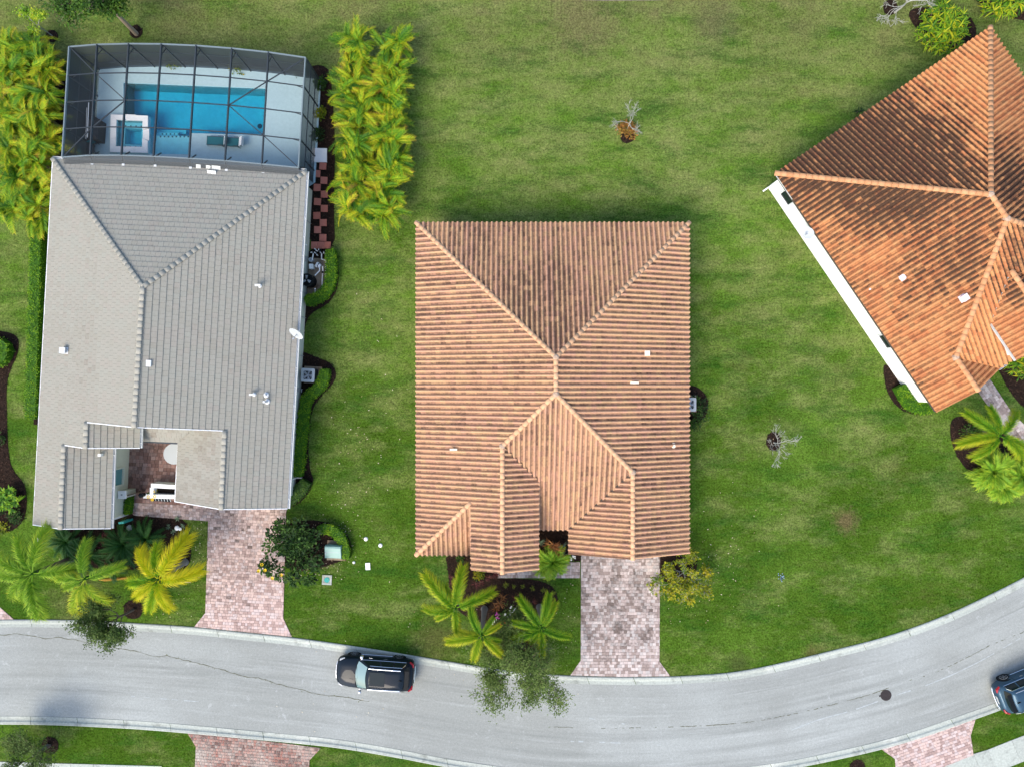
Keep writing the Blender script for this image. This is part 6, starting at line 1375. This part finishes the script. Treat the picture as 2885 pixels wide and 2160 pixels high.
def feather_palm(label, base, crown, h, tips, kit, spear=True, group=None, trunk='trunk_grey'):
    """tips: where each frond's end shows in the photograph, as (px, py, kit or None)"""
    b = G(*base); c = G(*crown, h); t = thing('feather_palm', label, 'palm', b, 0, group); o = c - b; m = MB()
    pts = [V3((0, 0, 0)), V3((0, 0, .25)), o * .35 + V3((0, 0, 0)), o * .7, o - V3((0, 0, .25))]; m.tube([tuple(p) for p in pts], [.24, .19, .15, .13, .12], 12); m.build('trunk', M[trunk], t)
    m = MB(); m.tube([tuple(o - V3((0, 0, .7))), tuple(o - V3((0, 0, .1))), tuple(o + V3((0, 0, .15)))], [.13, .11, .05], 10); m.build('crown_shaft', M['palm'], t)
    for tx, ty, kk in tips:
        ks = kk or kit; me = random.choice(ks); Lm = 2.3
        e = G(tx, ty, h - .15) - c; d = math.hypot(e.x, e.y); s = max(.55, min(1.5, d / (Lm * .88)))
        put_frond(t, me, tuple(o), math.atan2(e.y, e.x) , random.uniform(.05, .22), s, random.gauss(0, .15))
    for k in range(2 if spear else 0):
        m = MB(); a = random.random() * 6.28; m.tube([tuple(o), tuple(o + V3((.15 * math.cos(a), .15 * math.sin(a), .9)))], [.03, .006], 5); m.build('spear_leaf', M['palm'], t)
Z4 = lambda x, y: (1180 + x / 4.6, 1540 + y / 4.6)
feather_palm('tall feather palm, leftmost of the three in the bed below the peach roof', (1300, 1650), Z4(475, 790), 4.3, [(*Z4(105, 370), None), (*Z4(550, 275), None), (*Z4(945, 575), None), (*Z4(85, 850), FOX), (*Z4(500, 1140), None), (*Z4(230, 930), FOX), (*Z4(330, 520), FOXD)], FOX, group='feather palms in the bed below the peach roof')
feather_palm('yellow tipped feather palm in the middle of the bed, its pale trunk base bare', Z4(850, 800), Z4(815, 1140), 4.8, [(*Z4(645, 810), FOXD), (*Z4(375, 1200), FOXY), (*Z4(540, 1110), FOXY), (*Z4(1030, 1010), FOXY), (*Z4(690, 1480), FOXY), (*Z4(1085, 1395), FOXY), (*Z4(1040, 1230), FOXD), (*Z4(930, 960), FOXD)], FOXY, group='feather palms in the bed below the peach roof')
feather_palm('deep green feather palm nearest the driveway of the peach house', Z4(1565, 775), Z4(1590, 1045), 4.1, [(*Z4(1325, 680), FOXD), (*Z4(1240, 970), FOXD), (*Z4(1225, 1215), FOXD), (*Z4(1600, 1400), FOX), (*Z4(1940, 1170), FOXD), (*Z4(1770, 735), FOX), (*Z4(1690, 640), FOXD), (*Z4(1450, 1250), FOXD)], FOXD, group='feather palms in the bed below the peach roof')
Z5 = lambda x, y: (300 + x / 4.872, 1440 + y / 4.872)
feather_palm('bright yellow feather palm with a leaning grey trunk left of the pink driveway', Z5(1085, 690), Z5(715, 930), 3.8, [(*Z5(1090, 350), YEL), (*Z5(1290, 860), YEL), (*Z5(660, 460), YELG), (*Z5(400, 530), YEL), (*Z5(230, 990), YELG), (*Z5(850, 1350), YEL), (*Z5(620, 1390), YELG), (*Z5(380, 1190), YEL)], YEL, group='feather palms in front of the grey house')
Z6 = lambda x, y: (x / 4.871, 1440 + y / 4.871)
feather_palm('thin yellow green feather palm in front of the left gable, the middle of three', (341, 1584), Z6(1170, 920), 4.0, [(*Z6(1160, 470), SOFT), (*Z6(1600, 770), SOFT), (*Z6(690, 860), SOFT), (*Z6(1150, 1340), SOFTY), (*Z6(1420, 1270), SOFTY), (*Z6(960, 1420), SOFTY), (*Z6(860, 1060), SOFT), (*Z6(1010, 850), SOFTY)], SOFT, group='feather palms in front of the grey house', trunk='bark')
feather_palm('large soft green feather palm at the left edge near the street', (205, 1571), Z6(450, 850), 4.2, [(*Z6(300, 400), SOFT), (*Z6(600, 290), SOFT), (*Z6(10, 640), SOFT), (*Z6(-60, 900), SOFT), (*Z6(990, 790), SOFT), (*Z6(100, 1160), SOFT), (*Z6(510, 1420), SOFT), (*Z6(300, 1200), SOFT), (*Z6(560, 1380), SOFT)], SOFT, group='feather palms in front of the grey house', trunk='bark')
Z8 = lambda x, y: (1925 + x / 2.3, 720 + y / 2.3)
feather_palm('feather palm with one browning frond in the bed at the right edge', (2768, 1214), Z8(2050, 1165), 3.4, [(*Z8(1850, 1030), FOXD), (*Z8(1800, 1190), FOXY), (*Z8(1900, 1310), FOX), (*Z8(2030, 1070), FOX), (*Z8(2175, 1010), FOX), (*Z8(2260, 1260), FOX), (*Z8(1995, 985), FOXD), (*Z8(2200, 1290), FOX)], FOX, group='feather palms on the right')
# ---- sago palms, low dark fronds
SG = fkit('sago', 1.35, ranks=2, n=34, ll=.26, lw=.034, rise=.55, fall=.75, tint=(.1, .7), bare=.08, tipt=.25)
BR = fkit('palm_soft', 1.3, ranks=2, n=26, ll=.36, lw=.045, rise=.6, fall=.8, tint=(.0, .5), bare=.1, tipt=.3)
BY = fkit('areca', 1.5, ranks=2, n=26, ll=.40, lw=.055, rise=.5, fall=.8, tint=(.25, .7), bare=.1, tipt=.3)
def sago(label, px, py, kit=None, n=24, h=.45, s=1.0, name='sago_palm', cat='palm', group=None):
    t = thing(name, label, cat, G(px, py), 0, group); m = MB(); m.tube([(0, 0, 0), (0, 0, h)], [.16, .13], 8); m.build('trunk', M['bark'], t)
    for k in range(n): put_frond(t, random.choice(kit or SG), (0, 0, h), k * 2.4 + random.uniform(-.2, .2), random.uniform(.0, .95), s * random.uniform(.75, 1.1), random.gauss(0, .2))
sago('dark green sago palm below the left gable, the one nearer the wall', 205, 1520, s=1.15); sago('dark green sago palm below the left gable, overhung by the thin palm', 268, 1558, s=1.2)
sago('dark green sago palm beside the wine red plants, to their right', 362, 1528, s=1.2); sago('dark green sago palm in the front bed, beside the white stone', 425, 1512, s=1.15)
sago('sago like green palm rosette below the yellow palm', 335, 1592, s=.8, n=16)
spiky('wine red cordyline against the gable wall, the upper of two', 316, 1506, 'red_leaf', [(0, 0, 1), (-.35, -.2, .9), (.2, .35, .85)], .62, .075); spiky('wine red cordyline between the sago palms, the lower of two', 315, 1552, 'red_leaf', [(0, 0, 1.1), (-.3, .3, .9), (.1, -.45, 1)], .62, .075)
for i, (x, y) in enumerate(((478, 1482), (491, 1496), (520, 1478), (522, 1502), (503, 1458))): spiky(['pale grey green rosette left of the white stone', 'pale grey green rosette just below the white stone', 'pale grey green rosette right of the white stone', 'pale grey green rosette at the grass edge under the yellow frond', 'small pale green rosette by the paving edge'][i], x, y, 'pale_leaf', [(0, 0, .7)], .42, .06, 22, 'rosette_plant', 'plant', .15, 'pale rosettes around the white stone')
hedge('narrow clipped hedge at the foot of the court wall by the teal board', [(372, 1392), (370, 1420), (367, 1444)], .42, .55, 300)
shrub('yellow flowering shrublet in the white planter of the paved court', 437, 1389, .34, .55, 'yellow_shrub', 160, .13, z0=.5, flowers=('fl_yellow', ((-.2, -.15), (.2, -.12), (.05, -.32), (.1, .2))), lobes=4)
# ---- hedges
hedge('clipped hedge wrapping the pool pump and heater', [(937, 708), (939, 745), (938, 790), (925, 822), (900, 842), (868, 852)], .68, .80)
hedge('wavy clipped hedge running from the air conditioner along the side wall', [(921, 1040), (918, 1068), (900, 1096), (874, 1118), (865, 1150), (859, 1200), (852, 1260), (848, 1300), (845, 1338)], .68, .75)
hedge('short clipped hedge at the front corner of the grey house', [(868, 1352), (852, 1378), (830, 1398), (812, 1412)], .85, .6, 240, mt='shrub')
hedge('long narrow hedge along the far left wall of the grey house', [(122, 618), (119, 720), (116, 830), (113, 920), (110, 1020), (107, 1120), (105, 1178)], .75, .8, 240)
hedge('round clipped hedge curling around the pale green transformer box', [(902, 1488), (925, 1485), (950, 1494), (968, 1516), (976, 1545), (978, 1568)], .62, .65, 280)
hedge('low U shaped hedge around the air conditioner bay of the terracotta house', [(2524, 1088), (2537, 1112), (2556, 1140), (2585, 1150), (2616, 1146)], .75, .75, 280)
# ---- shrubs around the cage and the left edge
for lab, x, y, r, h, mt, n in (('small rounded pale shrub alone in the mulch strip beside the screen wall', 905, 323, .42, .7, 'yellow_shrub', 260), ('dark shrub at the rear right corner of the pool cage', 903, 240, .55, .6, 'shrub', 300), ('low dark shrub in the mulch between the pale shrub and the concrete pad', 898, 385, .55, .5, 'dark_shrub', 260), ('dark green shrub in the mulch left of the cage corner', 195, 200, .55, .6, 'shrub', 260), ('light green shrub behind the rear screen, left one', 486, 178, .62, .6, 'yellow_shrub', 240), ('light green shrub behind the rear screen, right one', 668, 188, .66, .6, 'yellow_shrub', 240), ('small green shrub behind the rear screen near its right end', 840, 200, .45, .5, 'shrub', 150), ('light green shrub behind the rear screen near its left end', 300, 172, .5, .6, 'yellow_shrub', 160)): shrub(lab, x, y, r, h, mt, n, .14)
hedge('rounded hedge at the left picture edge beside the lawn strip', [(-30, 975), (10, 972), (24, 985), (14, 1010), (-30, 1030)], .95, .8, 260)
spiky('broad leaved green shrub at the left picture edge below the dark bed', 38, 1402, 'hedge', [(.7 * math.cos(k * 2.4) * (k / 13) ** .5, .7 * math.sin(k * 2.4) * (k / 13) ** .5, 1.0) for k in range(14)], .50, .17, 13, 'broad_leaf_shrub', 'shrub', .6, el=(-.1, 1.0)); shrub('dark rounded shrub beneath the broad leaved one at the left edge', 52, 1452, .62, .6, 'dark_shrub', 260, .14)
shrub('small rust and yellow shrub at the left edge by the street bed', 8, 1490, .5, .5, 'yellow_shrub', 150, .16); shrub('dark low shrub in the bed at the left edge', 2, 1430, .5, .5, 'dark_shrub', 160, .14); shrub('dark shrub in the narrow bed at the left edge, halfway down', 6, 1240, .45, .5, 'dark_shrub', 160, .13)
t = shrub('bushy dark green shrub with yellow flowers spreading over the pink driveway', 848, 1536, (1.35, 1.35), 2.0, 'dark_shrub', 1500, .24, 'flowering_shrub', lobes=11, rough=.5, tb=.45, tv=.45, flowers=('fl_yellow', ((-1.95, -.80), (-1.75, -1.15), (-1.30, -1.65), (-.75, -1.45), (-2.15, -1.2))))
mb = MB()
for x, y, q in ((-1.7, -.75, .45), (-1.95, -1.1, .35), (-1.35, -1.35, .45), (-.8, -1.5, .5), (-1.5, .3, .55), (-1.3, 1.0, .5), (-.5, 1.45, .55), (.3, 1.6, .45), (.6, -1.5, .6), (1.2, .9, .45), (1.3, -.9, .45), (0, -1.9, .4), (-1.0, 1.6, .3), (.9, -1.9, .3)):
    P, v = ell_pts(80, (q, q, .7), .2); leaves(mb, P + np.array([x, y, 1.0]), .24, .5, .6, RNG.uniform(.3, .75), .4, 2.2, v)
mb.build('shoot', M['dark_shrub'], t)
# ---- front bed of the peach house
spiky('rust red cordyline below the gable of the peach roof', 1395, 1608, 'red_leaf', [(0, 0, 1), (.3, .1, .9), (-.4, -.3, .8)], .5, .06); spiky('bronze cordyline in the centre of the front bed', 1408, 1692, 'bronze_leaf', [(0, 0, 1), (.2, .4, .9), (-.25, -.3, .9)], .55, .05)
spiky('dull red plant between the palm trunks at the top of the bed', 1340, 1640, 'red_leaf', [(0, 0, .8), (.4, .1, .7)], .5, .05); spiky('dark red plant in front of the right palm trunk', 1500, 1690, 'red_leaf', [(0, 0, .8), (-.5, .1, .7)], .5, .05); spiky('small red plant at the left rim of the front bed', 1272, 1622, 'red_leaf', [(0, 0, .8), (0, -.4, .7)], .45, .05); spiky('red leaved plant halfway along the front bed', 1450, 1680, 'red_leaf', [(0, 0, .7), (.3, .2, .6)], .45, .05)
for i, (x, y, s) in enumerate(((1425, 1645, 1.1), (1448, 1650, .8), (1473, 1650, .8), (1500, 1656, 1.0), (1531, 1661, 1.0), (1561, 1668, .8))):
    t = thing('grass_tuft', f'yellow green round tuft, {ordn(i)} from the left in the row below the front path', 'plant', G(x, y), 0, 'row of round tufts below the front path'); m = MB(); rosette(m, (0, 0, .03), 46, .30 * s, .035, (.15, 1.3), (.1, 1), .6); m.build('blades', M['olive_leaf'], t)
shrub('sprawling light green plant by the gable corner of the peach house', 1345, 1617, .42, .6, 'yellow_shrub', 110, .15, lobes=4); shrub('small green plant at the upper left of the front bed', 1297, 1573, .35, .4, 'shrub', 90, .14, lobes=4); shrub('leggy green stem plant among the flowers', 1415, 1730, .35, .5, 'shrub', 70, .14, lobes=4)
def flowers(label, px, py, mt, n=12, r=.20, h=.22):
    t = thing('flower_clump', label, 'flowers', G(px, py)); m = MB()
    for _ in range(n):
        a, q = random.random() * 6.28, r * math.sqrt(random.random()); x, y, z = q * math.cos(a), q * math.sin(a), h * random.uniform(.8, 1.2)
        for k in range(5): b = k * 1.257; m.add([(x, y, z), (x + .055 * math.cos(b), y + .055 * math.sin(b), z + .015), (x + .055 * math.cos(b + 1.1), y + .055 * math.sin(b + 1.1), z + .015)], [(0, 1, 2)], random.random())
    m.build('blossoms', M[mt], t); m = MB(); rosette(m, (0, 0, .0), 24, .24, .06, (.3, 1.3)); m.build('leaves', M['shrub'], t)
for lab, x, y, mt in (('white flower clump above the red flowers in the front bed', 1443, 1713, 'fl_white'), ('white flower clump left of the bright red flowers', 1429, 1729, 'fl_white'), ('bright red flower clump in the front bed, the upper one', 1452, 1730, 'fl_red'), ('orange red flower clump at the lower rim of the front bed', 1414, 1751, 'fl_red'), ('purple flower clump in the front bed', 1402, 1731, 'fl_pink'), ('white flower clump beside the yellow palm fronds', 1392, 1745, 'fl_white'), ('white flower clump in the mulch beside the garage corner', 1613, 1570, 'fl_white'), ('white blossoms among the green palm in the porch recess', 1535, 1572, 'fl_white')): flowers(lab, x, y, mt)
spiky('bronze cordyline in the porch recess between the two gables', 1557, 1522, 'bronze_leaf', [(0, 0, 1.5), (.35, -.45, 1.3), (-.4, -.1, 1.2), (.05, -.25, 1.4)], .42, .06, 24, h=.8)
spiky('pale green spiky plant right of the bronze one in the porch recess', 1580, 1535, 'pale_leaf', [(0, 0, 1.2), (.1, -.5, 1.1)], .45, .045, 22, 'rosette_plant', 'plant', .5); spiky('pale spiky plant at the left wall of the porch recess', 1520, 1520, 'pale_leaf', [(0, 0, 1.1)], .45, .045, 18, 'rosette_plant', 'plant', .5)
sago('bright green bushy palm in the porch recess spilling over the path', 1555, 1573, BR, 30, .7, .95, 'bushy_palm', 'palm'); sago('green bushy palm at the left side of the porch recess', 1530, 1585, BR, 18, .4, .8, 'bushy_palm', 'palm')
shrub('dark shrub at the right eave of the peach roof', 1968, 1150, (.55, .95), .9, 'dark_shrub', 420, .14); shrub('green shrub at the lower end of the bed under the right eave', 1948, 1190, .5, .6, 'shrub', 240, .13)
# ---- twiggy trees and bushes
def branches(start, d, L, r, depth, kids, spread, out, tips, curl=.25, upw=0.0, shrink=.68):
    """recursive limbs; collects polylines and tip points"""
    p = Vector(start); d = Vector(d).normalized(); pts = [p.copy()]; n = 4
    for i in range(n):
        d = (d + Vector((RNG.normal(), RNG.normal(), RNG.normal())) * curl * .5 + Vector((0, 0, upw))).normalized(); p = p + d * (L / n); pts.append(p.copy())
        if depth <= 1: tips.append((p.copy(), d.copy()))
    out.append((pts, [r * (1 - .45 * i / n) for i in range(n + 1)], depth))
    if depth > 0:
        for k in range(kids):
            a = d.orthogonal().normalized(); a.rotate(Matrix.Rotation(RNG.uniform(0, 6.28), 3, d)); nd = (d + a * spread * RNG.uniform(.5, 1.2)).normalized()
            j = RNG.integers(2, n + 1); branches(pts[j], nd, L * shrink * RNG.uniform(.75, 1.15), r * .55, depth - 1, kids, spread, out, tips, curl, upw, shrink)
def tree(label, px, py, h, trunk_h, bark, depth=3, kids=4, spread=.8, L=1.2, leafmt=None, per=8, size=.12, lean=(0, 0), name='tree', cat='tree', r=.07, tb=.45, upw=.02, rad=.22, minr=.006, curl=.3):
    t = thing(name, label, cat, G(px, py)); out = []; tips = []
    top = Vector((lean[0], lean[1], trunk_h)); m = MB(); m.tube([(0, 0, 0), tuple(top * .5 + Vector((.03, -.02, 0))), tuple(top)], [r * 1.4, r, r * .85], 8); m.build('trunk', M[bark], t)
    for k in range(kids + 1): a = k * 6.28 / (kids + 1) + RNG.uniform(-.3, .3); branches(tuple(top - Vector((0, 0, .15 * k * (trunk_h > 1)))), (math.cos(a) * spread, math.sin(a) * spread, .85), L, r * .6, depth, kids, spread, out, tips, curl, upw)
    m = MB()
    for pts, rd, dp in out: m.tube([tuple(p) for p in pts], [max(minr, q) for q in rd], 5 if dp > 1 else 4, tint=RNG.uniform(0, 1), cap=False)
    m.build('limbs', M[bark], t)
    if leafmt:
        C = np.array([tuple(p) for p, d in tips for _ in range(per)]) + RNG.normal(size=(len(tips) * per, 3)) * rad * .5; m = MB(); leaves(m, C, size, .45, .7, tb, .35, 1.6); m.build('crown', M[leafmt], t)
    return t
tree('young oak leaning over the kerb from a round mulch ring, below the grey house', 376, 1716, 6.5, 1.7, 'bark', 3, 4, .50, 1.35, 'oak', 5, .135, (-.1, .05), 'oak_tree', 'tree', .07, .42, .10, .34)
tree('wide airy oak over the road beside the right hand palm', 1473, 1822, 6, 2.4, 'bark', 3, 5, 1.0, 1.75, 'oak', 6, .125, (-.55, -.1), 'oak_tree', 'tree', .08, .72, .06, .40)
tree('young oak in the bottom left corner with its stake in a mulch ring', 141, 2098, 5.2, 1.2, 'bark', 3, 4, .75, 1.15, 'oak', 4, .12, (-.1, 0), 'oak_tree', 'tree', .07, .5, .05, .34)
t = thing('tree_stake', 'grey stake in the mulch ring of the bottom left oak', 'stake', G(135, 2096)); m = MB(); m.tube([(0, 0, 0), (-.1, -.05, 1.3)], .06, 7); m.build('post', M['trunk_grey'], t)
tree('slim sapling with a few light leaves in a mulch ring left of the cage', 147, 102, 2.8, 1.3, 'bark_pale', 2, 3, .55, .75, 'palm_soft', 5, .16, (-.05, .05), 'sapling', 'tree', .03, .55, .05, .2)
tree('tall tree with a tan trunk at the top edge beyond the pool cage', 385, 97, 6.5, 3.9, 'bark_tan', 3, 4, .8, 1.35, 'shrub', 5, .20, (-.2, .35), 'garden_tree', 'tree', .11, .5, .02, .45)
tree('bare pale tree with a rust brown bush at its foot in the open lawn', 1765, 366, 2.9, .9, 'bark_pale', 4, 3, .50, .74, None, 0, .1, (.05, .05), 'bare_tree', 'tree', .042, .5, .04, .2, .005)
shrub('rust brown bush around the foot of the bare tree in the open lawn', 1766, 372, (.92, .68), .75, 'rust', 360, .18, lobes=7)
tree('leafless pale tree in a mulch ring right of the peach house', 2180, 1246, 2.7, .5, 'bark_pale', 4, 3, .70, .78, None, 0, .1, (.05, 0), 'bare_tree', 'tree', .04, .5, .03, .2, .005)
tree('bare twisted grey tree at the top edge beside the yellow green bush', 2520, 36, 3.2, 1.0, 'bark_pale', 3, 4, .9, 1.15, None, 0, .1, (.2, .1), 'bare_tree', 'tree', .055, .5, .0, .2, .008, .6)
def heads(n, rx, ry, s0=.8, s1=1.15):
    out = []
    for k in range(n): q = math.sqrt((k + .5) / n); a = k * 2.4; out.append((rx * q * math.cos(a), ry * q * math.sin(a), RNG.uniform(s0, s1) * (1.15 - .45 * q)))
    return out
spiky('round yellow green bush behind the top corner of the terracotta roof', 2636, 98, 'strap', heads(60, 1.6, 1.55), .66, .12, 15, 'strap_leaf_bush', 'bush', 1.1, el=(-.1, 1.1))
spiky('yellow green bush in the top right corner beyond the grass', 2800, 30, 'strap', heads(36, 1.4, .9), .62, .14, 14, 'strap_leaf_bush', 'bush', 1.1, el=(-.1, 1.1))
shrub('small green plant at the top tip of the terracotta roof', 2700, 150, .5, .6, 'shrub', 130, .15, lobes=4)
tree('sparse yellowing shrub with bare twigs at the garage corner of the peach house', 1922, 1608, 1.8, .35, 'bark_pale', 3, 4, 1.15, 1.15, 'yellow_shrub', 2, .18, (0, 0), 'yellowing_shrub', 'shrub', .04, .45, .0, .16, .008)
sago('broad green bush in the right bed, below the palm', 2772, 1322, BR, 60, .6, 1.15, 'bushy_palm', 'bush'); sago('green bush in the right bed at the picture edge', 2850, 1335, BR, 56, .6, 1.10, 'bushy_palm', 'bush'); sago('green bush at the lower tip of the right bed', 2800, 1362, BR, 52, .5, 1.00, 'bushy_palm', 'bush'); shrub('low dark green shrub at the upper end of the right palm bed', 2722, 1210, .75, .7, 'shrub', 420, .13)
spiky('yellow green bush under the eave of the terracotta entry', 2856, 1030, 'strap', heads(20, .8, .8), .5, .12, 14, 'strap_leaf_bush', 'bush', .8, el=(-.1, 1.1))
spiky('small dark plant against the rear wall of the terracotta house', 2412, 318, 'dark_shrub', [(0, 0, .8), (.3, .1, .7)], .45, .08, 16, 'dark_plant', 'plant', .2)
# ---- dry leaves strewn on the lawn and street
m = MB(); q = []; tt = []
def strew(n, cx, cy, sx, sy, s=.05):
    for _ in range(n):
        p = G(random.gauss(cx, sx), random.gauss(cy, sy)); a = random.random() * 6.28; L = s * random.uniform(.4, 1.2); w_ = L * random.uniform(.3, .6); dx, dy = math.cos(a), math.sin(a); z = .055 + random.random() * .01
        q.append([(p.x - dx * L, p.y - dy * L, z), (p.x + dy * w_, p.y - dx * w_, z + .01), (p.x + dx * L, p.y + dy * L, z), (p.x - dy * w_, p.y + dx * w_, z + .012)]); tt.append(random.random())
for a_ in ((70, 960, 1500, 50, 60), (60, 900, 1590, 40, 25), (50, 1000, 1350, 50, 120), (60, 1950, 1650, 60, 60), (40, 1990, 1560, 50, 60), (30, 1230, 1800, 70, 50), (40, 500, 1680, 50, 60), (30, 560, 1540, 15, 60), (40, 1060, 1150, 40, 200), (50, 2050, 1500, 120, 150), (30, 920, 1480, 30, 10), (25, 230, 1560, 80, 60), (30, 1600, 1760, 20, 90), (30, 1100, 1960, 200, 60)): strew(*a_)
m.quads(q, np.array(tt)); tag(m.build('fallen_leaves', M['litter']), kind='stuff')
